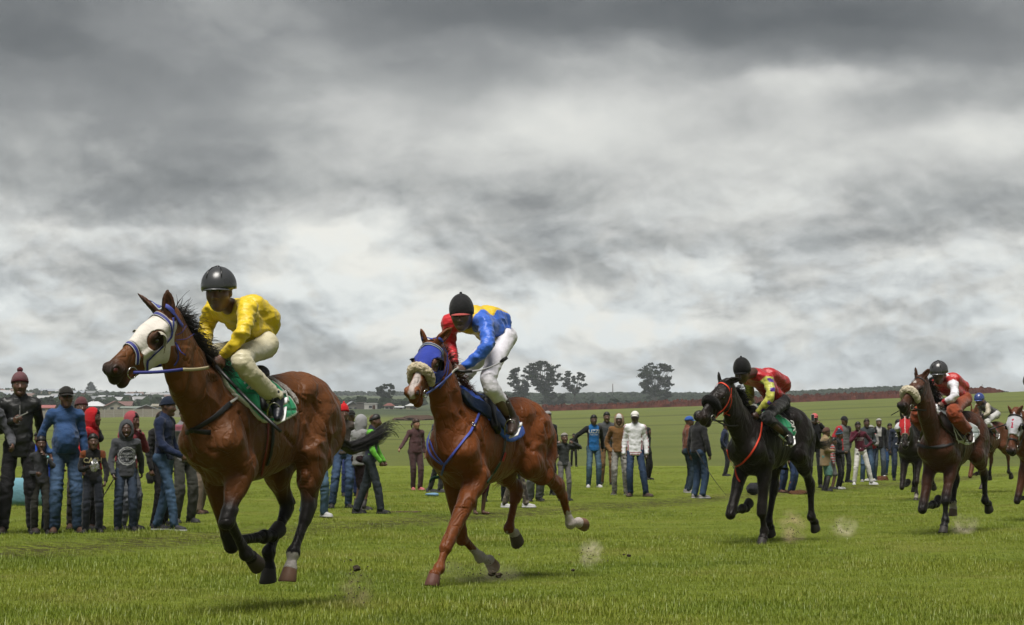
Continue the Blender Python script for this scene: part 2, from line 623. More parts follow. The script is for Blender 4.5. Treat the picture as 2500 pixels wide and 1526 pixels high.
def normals(V, F):
    a, b, c, d = (V[F[:, i]] for i in range(4))
    fn = np.cross(c - a, d - b)
    N = np.zeros_like(V)
    for j in range(3):
        w = np.zeros(len(V))
        for i in range(4):
            w += np.bincount(F[:, i], fn[:, j], len(V))
        N[:, j] = w
    return N / np.maximum(np.linalg.norm(N, axis=1, keepdims=True), 1e-12)

def keep_faces(V, F, mask):
    """drop faces whose vertices are all outside mask"""
    F = F[mask[F].all(1)]
    used = np.zeros(len(V), bool); used[F.ravel()] = True
    mp = np.cumsum(used) - 1
    return V[used], mp[F], used

# ---------------------------------------------------------------- materials
MATS = {}
ALBEDO = 0.63        # all colours below were read off the photograph; real surfaces are darker

def mat_attr(name, rough=0.6, spec=0.3, bump=0.0, bscale=60.0, var=0.12, vscale=6.0, sheen=0.0, coat=0.0, metal=0.0,
             color=None, detail=4, bdist=0.004, fine=0.0, stretch=None, sss=0.0, broad=0.0):
    """one procedural material; colour from the mesh's own colour attribute unless color is given"""
    if name in MATS:
        return MATS[name]
    m = bpy.data.materials.new(name)
    m.use_nodes = True
    n = NT(m.node_tree)
    b = n.n['Principled BSDF']
    if color is None:
        at_ = n.new('ShaderNodeAttribute'); at_.attribute_name = 'col'
        c = at_.outputs['Color']
    else:
        c = tuple(color) + (1,)
    tc = n.new('ShaderNodeTexCoord')
    vec = tc.outputs['Object']
    if stretch is not None:
        vec = n.vm('MULTIPLY', vec, stretch)
    f = n.noise(vec, vscale, 4, 0.6)
    k = n.m('ADD', n.m('MULTIPLY', n.m('SUBTRACT', f, 0.5), 2 * var), 1.0)
    k = n.m('MULTIPLY', k, ALBEDO)
    if fine > 0:
        f2 = n.noise(vec, bscale * 2.0, 2, 0.6)
        k = n.m('ADD', k, n.m('MULTIPLY', n.m('SUBTRACT', f2, 0.5), 2 * fine))
    mul = n.vm('SCALE', c if not isinstance(c, tuple) else n.comb(*c[:3]), None, k)
    n.l.new(mul, b.inputs['Base Color'])
    b.inputs['Roughness'].default_value = rough
    r2 = n.m('ADD', n.m('MULTIPLY', n.m('SUBTRACT', f, 0.5), 0.25), rough, clamp=True)
    n.l.new(r2, b.inputs['Roughness'])
    b.inputs['Specular IOR Level'].default_value = spec
    b.inputs['Metallic'].default_value = metal
    b.inputs['Sheen Weight'].default_value = sheen
    b.inputs['Coat Weight'].default_value = coat
    if bump > 0:
        bn = n.new('ShaderNodeBump')
        bn.inputs['Strength'].default_value = bump
        bn.inputs['Distance'].default_value = bdist
        n.l.new(n.noise(vec, bscale, detail, 0.6), bn.inputs['Height'])
        if broad > 0:
            b2 = n.new('ShaderNodeBump'); b2.inputs['Strength'].default_value = 0.6; b2.inputs['Distance'].default_value = broad
            rg = n.m('ABSOLUTE', n.m('SUBTRACT', n.noise(n.vm('MULTIPLY', vec, (1.0, 1.0, 0.6)), 7.5, 2, 0.5, dist=.8), 0.5))
            n.l.new(n.m('POWER', rg, 0.6), b2.inputs['Height'])
            n.l.new(b2.outputs[0], bn.inputs['Normal'])
        n.l.new(bn.outputs[0], b.inputs['Normal'])
    MATS[name] = m
    return m

M_COAT = mat_attr('horse_coat', rough=0.46, spec=0.17, bump=0.55, bscale=26, var=0.16, vscale=7, sheen=0.04, bdist=0.012, fine=0.12, detail=7, broad=0.035)
M_SKIN = mat_attr('skin', rough=0.42, spec=0.5, bump=0.15, bscale=90, var=0.10, vscale=12, bdist=0.002)
M_CLOTH = mat_attr('cloth', rough=0.85, spec=0.15, bump=0.7, bscale=22, var=0.10, vscale=9, sheen=0.1, bdist=0.014, detail=5)
M_SILK = mat_attr('racing_silk', rough=0.42, spec=0.35, bump=0.6, bscale=16, var=0.07, vscale=9, sheen=0.15, bdist=0.016, detail=5)
M_DENIM = mat_attr('denim', rough=0.85, spec=0.12, bump=0.7, bscale=20, var=0.28, vscale=11, bdist=0.014, detail=5, fine=0.12)
M_LEATHER = mat_attr('leather', rough=0.44, spec=0.32, bump=0.4, bscale=26, var=0.10, vscale=9, bdist=0.008)
M_GLOSS = mat_attr('helmet_shell', rough=0.28, spec=0.5, bump=0.05, bscale=30, var=0.06, vscale=5)
M_WEB = mat_attr('webbing', rough=0.6, spec=0.3, bump=0.4, bscale=160, var=0.08, vscale=20, bdist=0.002)
M_HAIR = mat_attr('hair', rough=0.55, spec=0.35, var=0.2, vscale=20)
M_WOOL = mat_attr('sheepskin', rough=0.95, spec=0.05, bump=1.0, bscale=75, var=0.14, vscale=30, sheen=0.08, bdist=0.02)
M_METAL = mat_attr('polished_metal', rough=0.25, spec=0.5, metal=1.0, var=0.05, color=(0.6, 0.58, 0.54))
M_HOOF = mat_attr('hoof_horn', rough=0.6, spec=0.25, bump=0.4, bscale=50, var=0.2, vscale=14, bdist=0.004)
M_EYE = mat_attr('eye', rough=0.08, spec=0.8, var=0.0, coat=0.5)
M_RUBBER = mat_attr('shoe', rough=0.7, spec=0.25, bump=0.3, bscale=40, var=0.12, vscale=20)
M_PAINT = mat_attr('painted_surface', rough=0.7, spec=0.25, bump=0.2, bscale=5, var=0.12, vscale=1.5)
ONLY = None
# ================================================================ land
KX = [-2500, 0, 80, 150, 225, 300, 400, 600, 811, 1000, 1200, 1346, 1500, 1700, 1935, 2198, 2443, 2600, 5000]
Y_EDGE = [1022, 1022, 1022, 1021, 1020, 1018, 1018, 1019, 1020, 1020, 1014, 1003, 998, 991, 982, 971, 957.5, 950, 935]
Y_MID = [1003, 1003, 1003, 1003, 1001, 1000, 1001, 1002, 1001, 1001, 1001, 1003, 1002, 1000, 998, 990, 985, 985, 985]
Y_SKY = [957, 957, 958, 958, 962, 965, 968, 967, 964, 964, 965, 968, 966, 967, 964, 952, 966, 975, 975]
D_FLAT, D_EDGE, D_MID, D_SKY = 107.0, 450.0, 690.0, 2000.0

def y2z(y, D):
    return EYE + (HORIZON - np.asarray(y, float)) / FPX * D

def bank_height(x, y):
    """strip where people stand lies a little higher than the course"""
    c = y - (33.5 + 2.6 * (x + 2.7))
    return 0.09 * smooth(-2.2, -0.4, c / 2.78)

def ground_z(x, y):
    x = np.asarray(x, float); y = np.asarray(y, float)
    D = np.hypot(x, y)
    Dy = np.maximum(y, 1e-3)
    az = np.arctan2(x, y)
    px = np.where(np.abs(az) < 1.2, W / 2 + FPX * np.tan(np.clip(az, -1.2, 1.2)), np.where(az > 0, 5000, -2500))
    px = np.clip(px, -2500, 5000)
    ca = np.cos(np.clip(az, -1.2, 1.2))
    flat = bank_height(x, y) * smooth(120, 100, D) + 0.0
    zE = y2z(np.interp(px, KX, Y_EDGE), D_EDGE * ca)
    zM = y2z(np.interp(px, KX, Y_MID), D_MID * ca)
    zS = y2z(np.interp(px, KX, Y_SKY), D_SKY * ca)
    flat = 0.09 * smooth(60, 90, D) * (D < 1e9) + flat * (1 - smooth(60, 90, D))
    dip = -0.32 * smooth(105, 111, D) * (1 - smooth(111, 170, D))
    z = flat + dip
    a = np.clip((D - 112) / (D_EDGE - 112), 0, 1)
    z = z + (zE - 0.09) * (a ** 1.15)
    b = smooth(D_EDGE, D_MID, D)
    z = z * (1 - b) + zM * b
    c = np.clip((D - D_MID) / (D_SKY - D_MID), 0, 1)
    z = z + (zS - zM) * c ** 1.1 * (D > D_MID)
    z = z - smooth(D_SKY + 50, 5500, D) * (zS + 25) * 0.8
    P = np.stack([x, y, np.zeros_like(x)], -1)
    und = vnoise(P / 60.0) * 0.5 * smooth(150, 420, D) * (1 - smooth(D_EDGE - 60, D_EDGE, D)) \
        + vnoise(P / 260.0) * 2.2 * smooth(900, 1500, D) * (1 - smooth(1700, 2000, D))
    micro = fbm(P * 1.3, 2) * 0.035 * (1 - smooth(60, 110, D))
    return z + und + micro

def gz(x, y):
    return float(ground_z(np.array([x]), np.array([y]))[0])

def build_ground():
    Dn = np.concatenate([[0.5, 3, 6], np.arange(8, 70, 0.45), np.arange(70, 104, 1.2), np.arange(104, 116, 0.6),
                         np.geomspace(116, 2200, 150), np.geomspace(2300, 7500, 14)])
    A = np.concatenate([np.linspace(-180, -30, 16)[:-1], np.linspace(-30, -14, 17)[:-1], np.linspace(-14, 14, 241),
                        np.linspace(14, 30, 17)[1:], np.linspace(30, 180, 16)[1:]])
    A = np.radians(A)
    n, m = len(Dn), len(A)
    DD, AA = np.meshgrid(Dn, A, indexing='ij')
    X = DD * np.sin(AA); Y = DD * np.cos(AA)
    Z = ground_z(X, Y)
    V = np.stack([X, Y, Z], -1).reshape(-1, 3)
    i, j = np.meshgrid(np.arange(n - 1), np.arange(m - 1), indexing='ij')
    Q = np.stack([i * m + j, i * m + j + 1, (i + 1) * m + j + 1, (i + 1) * m + j], -1).reshape(-1, 4)[:, ::-1]
    V = np.vstack([V, [0, 0, gz(0, 0.5)]])
    T = np.array([(len(V) - 1, j + 1, j) for j in range(m - 1)])[:, ::-1]
    mt = bpy.data.materials.new('turf_ground')
    mt.use_nodes = True
    nn = NT(mt.node_tree); b = nn.n['Principled BSDF']
    g = nn.new('ShaderNodeNewGeometry').outputs['Position']
    x, y, z = nn.sep(g)
    D = nn.vm('LENGTH', g)
    n1 = nn.noise(g, 0.09, 5, 0.6); n2 = nn.noise(g, 1.1, 5, 0.65); n3 = nn.noise(g, 9.0, 4, 0.7)
    gs = nn.vm('MULTIPLY', g, (1.0, 0.35, 1.0))
    n4 = nn.noise(gs, 0.5, 4, 0.6)
    near = nn.mix(nn.maprange(n2, 0.35, 0.65), GRASS_A, GRASS_B)
    near = nn.mix(nn.maprange(n4, 0.5, 0.75, 0, 0.55), near, GRASS_C)
    near = nn.mix(nn.maprange(n3, 0.35, 0.65, 0.0, 0.45), near, (0.085, 0.105, 0.022))
    nf = nn.noise(nn.vm('MULTIPLY', g, (1.0, 0.25, 1.0)), 14.0, 3, 0.7)
    near = nn.mix(nn.maprange(nf, 0.58, 0.75, 0.0, 0.5), near, (0.26, 0.27, 0.09))
    pt = nn.noise(g, 0.55, 4, 0.6)
    near = nn.mix(nn.maprange(pt, 0.52, 0.66, 0, 0.40), near, (0.205, 0.205, 0.045))
    near = nn.mix(nn.maprange(pt, 0.46, 0.34, 0, 0.45), near, (0.085, 0.125, 0.016))
    field = nn.mix(nn.maprange(n1, 0.3, 0.7), FIELD_A, FIELD_B)
    field = nn.mix(nn.maprange(n2, 0.45, 0.75, 0, 0.35), field, (0.075, 0.085, 0.03))
    ll = nn.noise(nn.vm('MULTIPLY', g, (0.006, 0.06, 0.0)), 1.0, 3, 0.5)
    field = nn.mix(nn.maprange(ll, 0.60, 0.68, 0, 0.3), field, (0.05, 0.055, 0.022))
    # contour furrows across the far field
    for (d0, w_, x0, x1) in ((205, 4.0, -20, 40), (262, 4.5, -60, 25), (330, 5.5, -60, 60)):
        wob = nn.m('MULTIPLY', nn.m('SUBTRACT', nn.noise(nn.vm('MULTIPLY', g, (1, 0.0, 0)), 0.05, 3), 0.5), 14.0)
        dd = nn.m('ABSOLUTE', nn.m('SUBTRACT', nn.m('ADD', y, wob), float(d0)))
        k = nn.maprange(dd, w_ * 0.4, w_, 0.5, 0)
        k = nn.m('MULTIPLY', k, nn.maprange(nn.noise(g, 0.12, 3), 0.3, 0.45))
        field = nn.mix(k, field, (0.035, 0.035, 0.016))
    hill = nn.mix(nn.maprange(nn.noise(g, 0.006, 5, 0.65), 0.4, 0.6), HILL_A, HILL_B)
    hill = nn.mix(nn.maprange(nn.noise(g, 0.02, 5, 0.7), 0.5, 0.62), hill, (0.030, 0.040, 0.022))
    c = nn.mix(nn.maprange(nn.m('ADD', D, nn.m('MULTIPLY', n2, 3.0)), 106.5, 110), near, field)
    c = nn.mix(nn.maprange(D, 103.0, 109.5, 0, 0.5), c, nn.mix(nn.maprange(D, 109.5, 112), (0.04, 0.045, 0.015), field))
    c = nn.mix(nn.maprange(D, 470, 560), c, hill)
    # trodden, scuffed strip in front of the spectators
    cc = nn.m('DIVIDE', nn.m('SUBTRACT', y, nn.m('ADD', nn.m('MULTIPLY', x, 2.6), 40.52)), 2.78)
    cc = nn.m('ADD', cc, nn.m('MULTIPLY', nn.m('SUBTRACT', n2, 0.5), 1.6))
    s = nn.m('MULTIPLY', nn.maprange(nn.m('ABSOLUTE', nn.m('ADD', cc, 1.3)), 0.1, 0.9, 1, 0), nn.maprange(n3, 0.38, 0.56))
    c = nn.mix(nn.m('MULTIPLY', s, 0.85), c, (0.050, 0.042, 0.020))
    nn.l.new(c, b.inputs['Base Color'])
    b.inputs['Roughness'].default_value = 1.0
    b.inputs['Specular IOR Level'].default_value = 0.05
    bn = nn.new('ShaderNodeBump'); bn.inputs['Strength'].default_value = 0.9; bn.inputs['Distance'].default_value = 0.08
    nn.l.new(nn.m('ADD', nn.noise(g, 3.0, 8, 0.75), nn.noise(g, 22.0, 4, 0.75)), bn.inputs['Height'])
    nn.l.new(bn.outputs[0], b.inputs['Normal'])
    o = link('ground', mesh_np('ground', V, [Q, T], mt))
    tag(o, kind='structure')

GRASS_A = (0.176, 0.218, 0.030)
GRASS_B = (0.142, 0.186, 0.026)
GRASS_C = (0.208, 0.228, 0.044)
FIELD_A = (0.112, 0.13, 0.036)
FIELD_B = (0.09, 0.11, 0.032)
HILL_A = (0.065, 0.078, 0.038)
HILL_B = (0.045, 0.058, 0.034)
build_ground()

# ---------------------------------------------------------------- grass
def leaf_material(name, ca, cb, scale, trans=0.35, big=0.35):
    m = bpy.data.materials.new(name)
    m.use_nodes = True
    n = NT(m.node_tree)
    n.n.clear()
    g = n.new('ShaderNodeNewGeometry').outputs['Position']
    at_ = n.new('ShaderNodeAttribute'); at_.attribute_name = 'col'
    c = n.mix(n.noise(g, scale, 3, 0.6), ca, cb)
    c = n.mix(n.maprange(n.noise(g, big, 4, 0.6), 0.42, 0.62, 0, 0.55), c, n.mix(1.0, c, (0.62, 0.78, 0.60), 'MULTIPLY'))
    if 'grass' in name:
        pt = n.noise(g, 0.55, 4, 0.6)
        c = n.mix(n.maprange(pt, 0.52, 0.66, 0, 0.45), c, (0.24, 0.235, 0.055))
        c = n.mix(n.maprange(pt, 0.46, 0.34, 0, 0.5), c, (0.095, 0.145, 0.016))
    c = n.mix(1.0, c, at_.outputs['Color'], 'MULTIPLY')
    d = n.new('ShaderNodeBsdfDiffuse'); n.put(d.inputs[0], c)
    t = n.new('ShaderNodeBsdfTranslucent'); n.put(t.inputs[0], c)
    gl = n.new('ShaderNodeBsdfGlossy'); gl.inputs['Roughness'].default_value = 0.5; gl.inputs['Color'].default_value = (0.5, 0.5, 0.5, 1)
    mx = n.new('ShaderNodeMixShader'); mx.inputs[0].default_value = trans
    n.l.new(d.outputs[0], mx.inputs[1]); n.l.new(t.outputs[0], mx.inputs[2])
    m2 = n.new('ShaderNodeMixShader'); m2.inputs[0].default_value = 0.05 if 'grass' in name else 0.0
    n.l.new(mx.outputs[0], m2.inputs[1]); n.l.new(gl.outputs[0], m2.inputs[2])
    o = n.new('ShaderNodeOutputMaterial'); n.l.new(m2.outputs[0], o.inputs[0])
    return m

M_GRASS = leaf_material('grass_blades', (0.178, 0.226, 0.020), (0.235, 0.275, 0.032), 3.0)

def tuft(seed, nb=16, rad=0.12, hmin=0.010, hmax=0.034):
    r = np.random.default_rng(seed)
    V = []; Q = []; T = []; C = []
    for k in range(nb):
        a = r.random() * 6.28; q = rad * math.sqrt(r.random())
        x, y = q * math.cos(a), q * math.sin(a)
        h = hmin + (hmax - hmin) * r.random() ** 1.3
        dry = r.random() < 0.045
        if r.random() < 0.03: h *= 1.6
        w = 0.0022 + 0.0018 * r.random()
        b = r.random() * 6.28; lean = h * (0.15 + 0.55 * r.random())
        dx, dy = math.cos(b), math.sin(b)
        px_, py_ = -dy, dx
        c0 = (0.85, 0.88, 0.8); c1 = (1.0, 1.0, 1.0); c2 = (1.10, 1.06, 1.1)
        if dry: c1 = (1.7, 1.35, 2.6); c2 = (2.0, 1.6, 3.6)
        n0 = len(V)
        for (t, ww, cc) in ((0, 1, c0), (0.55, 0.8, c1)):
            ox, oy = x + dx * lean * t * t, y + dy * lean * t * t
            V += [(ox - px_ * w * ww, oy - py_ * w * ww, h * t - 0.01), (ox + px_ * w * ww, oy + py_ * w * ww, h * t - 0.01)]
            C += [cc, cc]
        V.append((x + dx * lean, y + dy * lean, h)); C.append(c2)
        Q.append((n0, n0 + 1, n0 + 3, n0 + 2)); T.append((n0 + 2, n0 + 3, n0 + 4))
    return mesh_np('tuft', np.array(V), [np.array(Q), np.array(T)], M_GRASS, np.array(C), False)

def build_grass():
    coll = bpy.data.collections.new('tufts')
    for s in range(6):
        o = bpy.data.objects.new('tuft', tuft(s, 30 if s < 4 else 16, hmax=0.036 if s < 4 else 0.060))
        coll.objects.link(o)
    P = []; S = []
    for (d0, d1, dens, sc_) in ((11.5, 17, 260, 1.0), (17, 23, 170, .88), (23, 32, 95, .8), (32, 44, 60, .8), (44, 62, 34, .85), (62, 100, 9, .9)):
        wid = 0.245
        area = wid * (d1 * d1 - d0 * d0) + 2 * 0.7 * (d1 - d0)
        n = int(area * dens)
        d = np.sqrt(rng.random(n) * (d1 * d1 - d0 * d0) + d0 * d0)
        x = (rng.random(n) * 2 - 1) * (wid * d + 0.7)
        cc = (d - (33.5 + 2.6 * (x + 2.7))) / 2.78 + 2.2
        worn = np.exp(-((cc - .9 + .5 * vnoise(np.stack([x * .9, d * .9, d * 0 + 4], -1))) / .55) ** 2)
        kp = rng.random(len(x)) > worn * .75
        x, d = x[kp], d[kp]
        P.append(np.stack([x, d, ground_z(x, d) - 0.004], -1))
        S.append(sc_ * (0.65 + 0.6 * rng.random(len(x))) * (1 + 0.35 * vnoise(np.stack([x * 0.5, d * 0.35, d * 0 + 9], -1))))
    P = np.vstack(P); S = np.concatenate(S)
    me = bpy.data.meshes.new('grass')
    me.vertices.add(len(P)); me.vertices.foreach_set('co', P.astype(np.float32).ravel())
    a = me.attributes.new('size', 'FLOAT', 'POINT'); a.data.foreach_set('value', S.astype(np.float32))
    a = me.attributes.new('turn', 'FLOAT', 'POINT'); a.data.foreach_set('value', (rng.random(len(P)) * 6.283).astype(np.float32))
    o = link('grass', me)
    tag(o, 'short bright green turf of the race course', 'grass', kind='stuff')
    ng = bpy.data.node_groups.new('grass_scatter', 'GeometryNodeTree')
    ng.interface.new_socket('Geometry', in_out='INPUT', socket_type='NodeSocketGeometry')
    ng.interface.new_socket('Geometry', in_out='OUTPUT', socket_type='NodeSocketGeometry')
    N = ng.nodes; L = ng.links
    gi = N.new('NodeGroupInput'); go = N.new('NodeGroupOutput')
    ci = N.new('GeometryNodeCollectionInfo'); ci.inputs['Collection'].default_value = coll
    ci.inputs['Separate Children'].default_value = True; ci.inputs['Reset Children'].default_value = True
    ip = N.new('GeometryNodeInstanceOnPoints')
    ip.inputs['Pick Instance'].default_value = True
    sz = N.new('GeometryNodeInputNamedAttribute'); sz.data_type = 'FLOAT'; sz.inputs['Name'].default_value = 'size'
    tn = N.new('GeometryNodeInputNamedAttribute'); tn.data_type = 'FLOAT'; tn.inputs['Name'].default_value = 'turn'
    cx = N.new('ShaderNodeCombineXYZ')
    L.new(gi.outputs[0], ip.inputs['Points']); L.new(ci.outputs[0], ip.inputs['Instance'])
    L.new(tn.outputs[0], cx.inputs[2]); L.new(cx.outputs[0], ip.inputs['Rotation'])
    L.new(sz.outputs[0], ip.inputs['Scale'])
    L.new(ip.outputs[0], go.inputs[0])
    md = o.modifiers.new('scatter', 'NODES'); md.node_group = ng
build_grass()

# ---------------------------------------------------------------- red earth bank
def build_bank():
    xs = np.arange(1322, 2452, 2.2)
    top = np.interp(xs, [1322, 1346, 1500, 1640, 1700, 1935, 2120, 2198, 2300, 2380, 2415, 2436, 2452],
                    [14, 14, 12, 14, 14, 16, 15, 15, 15, 13, 13, 6, 0.2])
    rows = 11
    V = []
    for r_ in range(rows):
        t = r_ / (rows - 1)
        D = D_EDGE - 4 + 9 * t
        az = np.arctan((xs - W / 2) / FPX)
        x = D * np.sin(az) ; y = D * np.cos(az)
        base = ground_z(x, y)
        prof = math.sin(math.pi * min(1, t * 1.02)) ** 0.7 if 0 < t < 1 else 0
        h = top / FPX * D_EDGE * 1.05 * prof
        P = np.stack([xs / 9.0, np.full_like(xs, t * 5), np.zeros_like(xs)], -1)
        h = h * (1 + 0.35 * fbm(P, 3)) + (0.25 * vnoise(P * 2.7) if prof > 0 else 0) - (0.15 if prof == 0 else 0)
        V.append(np.stack([x, y, base + h], -1))
    V = np.array(V)
    m = len(xs)
    i, j = np.meshgrid(np.arange(rows - 1), np.arange(m - 1), indexing='ij')
    Q = np.stack([i * m + j, i * m + j + 1, (i + 1) * m + j + 1, (i + 1) * m + j], -1).reshape(-1, 4)
    mt = bpy.data.materials.new('red_earth'); mt.use_nodes = True
    n = NT(mt.node_tree); b = n.n['Principled BSDF']
    g = n.new('ShaderNodeNewGeometry').outputs['Position']
    c = n.mix(n.maprange(n.noise(g, 0.5, 6, 0.7), 0.35, 0.65), (0.026, 0.009, 0.007), (0.062, 0.020, 0.014))
    c = n.mix(n.maprange(n.noise(g, 1.3, 3, 0.6), 0.66, 0.72), c, (0.12, 0.06, 0.04))
    n.l.new(c, b.inputs['Base Color']); b.inputs['Roughness'].default_value = 1.0
    b.inputs['Specular IOR Level'].default_value = 0.1
    o = link('earth_bank', mesh_np('earth_bank', V.reshape(-1, 3), Q, mt, smooth_sh=False))
    tag(o, kind='structure')
build_bank()

# ---------------------------------------------------------------- trees
M_LEAF = leaf_material('gum_leaves', (0.010, 0.016, 0.009), (0.028, 0.038, 0.018), 0.5, 0.15, 0.1)
M_LEAF2 = leaf_material('dark_leaves', (0.010, 0.017, 0.010), (0.026, 0.036, 0.018), 0.5, 0.12, 0.1)
M_BARK = mat_attr('bark', rough=0.9, spec=0.1, bump=0.6, bscale=2.0, var=0.25, vscale=0.6, color=(0.11, 0.095, 0.08), bdist=0.05)

def cards(centers, radii, n_each, size, r):
    """leaf clumps: small folded faces in sub-clumps of each flattened puff, with gaps between"""
    V = []; C = []
    for c, rad, n in zip(centers, radii, n_each):
        m = 7
        sd = r.normal(size=(m, 3)); sd /= np.linalg.norm(sd, axis=1, keepdims=True)
        sub = sd * (r.random(m) ** .5)[:, None] * np.asarray(rad) * np.array([1.15, 1.15, 1.3])
        k = r.integers(0, m, n)
        d = r.normal(size=(n, 3)) * .5
        p = np.asarray(c) + sub[k] + d * np.asarray(rad) * np.array([.42, .42, .5])
        u = r.normal(size=(n, 3)); u /= np.linalg.norm(u, axis=1, keepdims=True)
        w = np.cross(u, r.normal(size=(n, 3))); w /= np.linalg.norm(w, axis=1, keepdims=True)
        s = size * (0.4 + 0.8 * r.random(n))[:, None]
        q = np.stack([p - u * s, p - w * s * 0.6, p + u * s, p + w * s * 0.6], 1)
        V.append(q.reshape(-1, 3))
        tone = np.repeat((0.7 + 0.6 * r.random(m))[k] * (0.85 + 0.3 * r.random(n)), 4)
        C.append(np.stack([tone, tone, tone], -1))
    V = np.vstack(V); C = np.vstack(C)
    return V, np.arange(len(V)).reshape(-1, 4), C

def gum_tree(px_, base_y, top_y, half, D, seed, label, dense=1.0, name='gum_tree', lean=0.0, puffs=26, group=None, low=0.35, mat=None, csize=0.40):
    """flat-topped tree: forked trunk, long limbs, separate leaf tiers with sky between them"""
    r = np.random.default_rng(seed)
    s = FPX / D
    base = at(px_, base_y, D)
    g = gz(base[0], base[1])
    Hh = (base_y - top_y) / s
    Wd = half / s
    base[2] = min(g, base[2]) if abs(g - base[2]) < 12 else base[2]
    Hh = at(px_, top_y, D)[2] - base[2]
    root = empty(name, frame_matrix((1, 0, 0), (0, 1, 0), (0, 0, 1), base))
    tag(root, label, 'tree', group)
    tr = Geo()
    fork = Hh * 0.30
    tr.tube([(0, 0, -0.5), (0.1 * Wd * lean, 0, fork * 0.5), (0.15 * Wd * lean, 0, fork)], [Hh * 0.028, Hh * 0.021, Hh * 0.017], 7)
    cs = []; rs = []
    lim = []
    for k in range(puffs):
        a = r.random() * 6.283
        zt = low + (1 - low) * (k + 0.5) / puffs
        w = Wd * (math.sin(math.pi * min(1, 0.12 + 0.95 * (1 - (zt - low) / (1 - low)) ** 0.8 * 0.9 + 0.02)) ** 0.6)
        q = w * (0.25 + 0.75 * math.sqrt(r.random()))
        c = np.array([q * math.cos(a) + lean * Wd * 0.15, q * math.sin(a), Hh * zt - Wd * 0.1])
        rad = Wd * (0.15 + 0.13 * r.random())
        c[2] = min(c[2], Hh - rad * 0.5)
        cs.append(c); rs.append((rad, rad, rad * 0.45))
        mid = np.array([c[0] * 0.45, c[1] * 0.45, fork + (c[2] - fork) * 0.45])
        tr.tube([(0.15 * Wd * lean, 0, fork), mid, c - [0, 0, rad * 0.3]], [Hh * 0.010, Hh * 0.007, Hh * 0.003], 4)
    link('trunk', tr.mesh('trunk', M_BARK), root)
    nn_ = [int(230 * dense)] * len(cs)
    V, Q, C = cards(cs, rs, nn_, csize, r)
    link('crown', mesh_np('crown', V, Q, mat or M_LEAF, C, False), root)
    return root

TD = 1050
gum_tree(1272, 990, 897, 34, TD, 3, 'left dark gum tree of the group behind the red earth bank, tiered crown', 1.0, puffs=48, low=0.30)
gum_tree(1330, 990, 881, 41, TD - 30, 5, 'tallest gum tree behind the chestnut horse, broad flat tiered crown', 1.0, puffs=60, low=0.34)
gum_tree(1403, 988, 907, 29, TD + 30, 8, 'slim gum tree on its own right of the tall group', 0.9, puffs=36, low=0.42)
gum_tree(1601, 986, 885, 44, TD, 13, 'ragged gum tree standing alone at the middle of the earth bank', 1.0, puffs=54, low=0.28)
gum_tree(940, 995, 937, 27, 900, 21, 'round umbrella shaped tree beside the small red roofed house', 1.1, puffs=34, low=0.42)
for (x_, w_, t_, sd_, lb) in ((1350, 30, 956, 31, 'dense dark bush at the foot of the tallest gum tree'),
                              (1606, 36, 946, 32, 'dense dark bush at the foot of the lone gum tree'),
                              (1270, 30, 955, 33, 'dense dark bush at the foot of the left gum tree')):
    gum_tree(x_, 992, t_, w_, TD - 60, sd_, lb, 2.4, name='bush', puffs=20, low=0.1, mat=M_LEAF2, csize=0.42)
for (x_, w_, t_, sd_, lb) in ((1441, 10, 978, 41, 'small round bush on the earth bank right of the slim gum tree'),
                              (1500, 17, 973, 42, 'low round bush midway between the slim and the lone gum tree'),
                              (1535, 12, 977, 43, 'small bush just left of the lone gum tree')):
    gum_tree(x_, 990, t_, w_, 800, sd_, lb, 1.5, name='bush', puffs=12, low=0.2, mat=M_LEAF2, csize=0.3)

def cone_tree(px_, base_y, top_y, half, D, seed, label):
    r = np.random.default_rng(seed)
    base = at(px_, base_y, D); base[2] = gz(base[0], base[1])
    Hh = at(px_, top_y, D)[2] - base[2]; Wd = half * D / FPX
    root = empty('conifer_tree', frame_matrix((1, 0, 0), (0, 1, 0), (0, 0, 1), base))
    tag(root, label, 'tree')
    Geo().tube([(0, 0, -0.5), (0, 0, Hh * 0.9)], [Hh * 0.03, Hh * 0.006], 6).obj('trunk', M_BARK, root)
    cs = []; rs = []
    for k in range(46):
        t = (k + 0.5) / 46
        w = Wd * (1 - t) ** 0.75 * (0.75 + 0.5 * r.random())
        a = r.random() * 6.283
        cs.append((w * 0.6 * math.cos(a), w * 0.6 * math.sin(a), Hh * (0.08 + 0.9 * t)))
        rs.append((Wd * (0.18 + 0.38 * (1 - t)),) * 2 + (Hh * 0.05,))
    V, Q, C = cards(cs, rs, [60] * 46, 0.55, r)
    link('crown', mesh_np('crown', V, Q, M_LEAF2, C, False), root)
cone_tree(222, 964, 933.5, 20, 1750, 4, 'tall dark conifer standing on the village skyline')

# far woods and hedges, one mass each
def wood(name, label, pts, seed, mat, size=(5, 9)):
    r = np.random.default_rng(seed)
    G = Geo()
    for (x, y) in pts:
        z = gz(x, y)
        h = size[0] + (size[1] - size[0]) * r.random()
        w = h * (0.5 + 0.35 * r.random())
        tone = 0.6 + 0.7 * r.random()
        ph = r.random(3) * 6
        G.blob((x, y, z + h * 0.5), (w, w, h * 0.58), None, (tone, tone, tone * 0.95), 7, 5,
               fn=lambda Dd: 1 + 0.28 * np.sin(Dd[:, 0] * 4 + ph[0]) * np.sin(Dd[:, 1] * 5 + ph[1]) + 0.22 * np.sin(Dd[:, 2] * 6 + ph[2]))
    o = G.obj(name, mat, smooth_sh=False, usecol=True)
    tag(o, label, name.replace('_', ' '), kind='stuff')
    return o

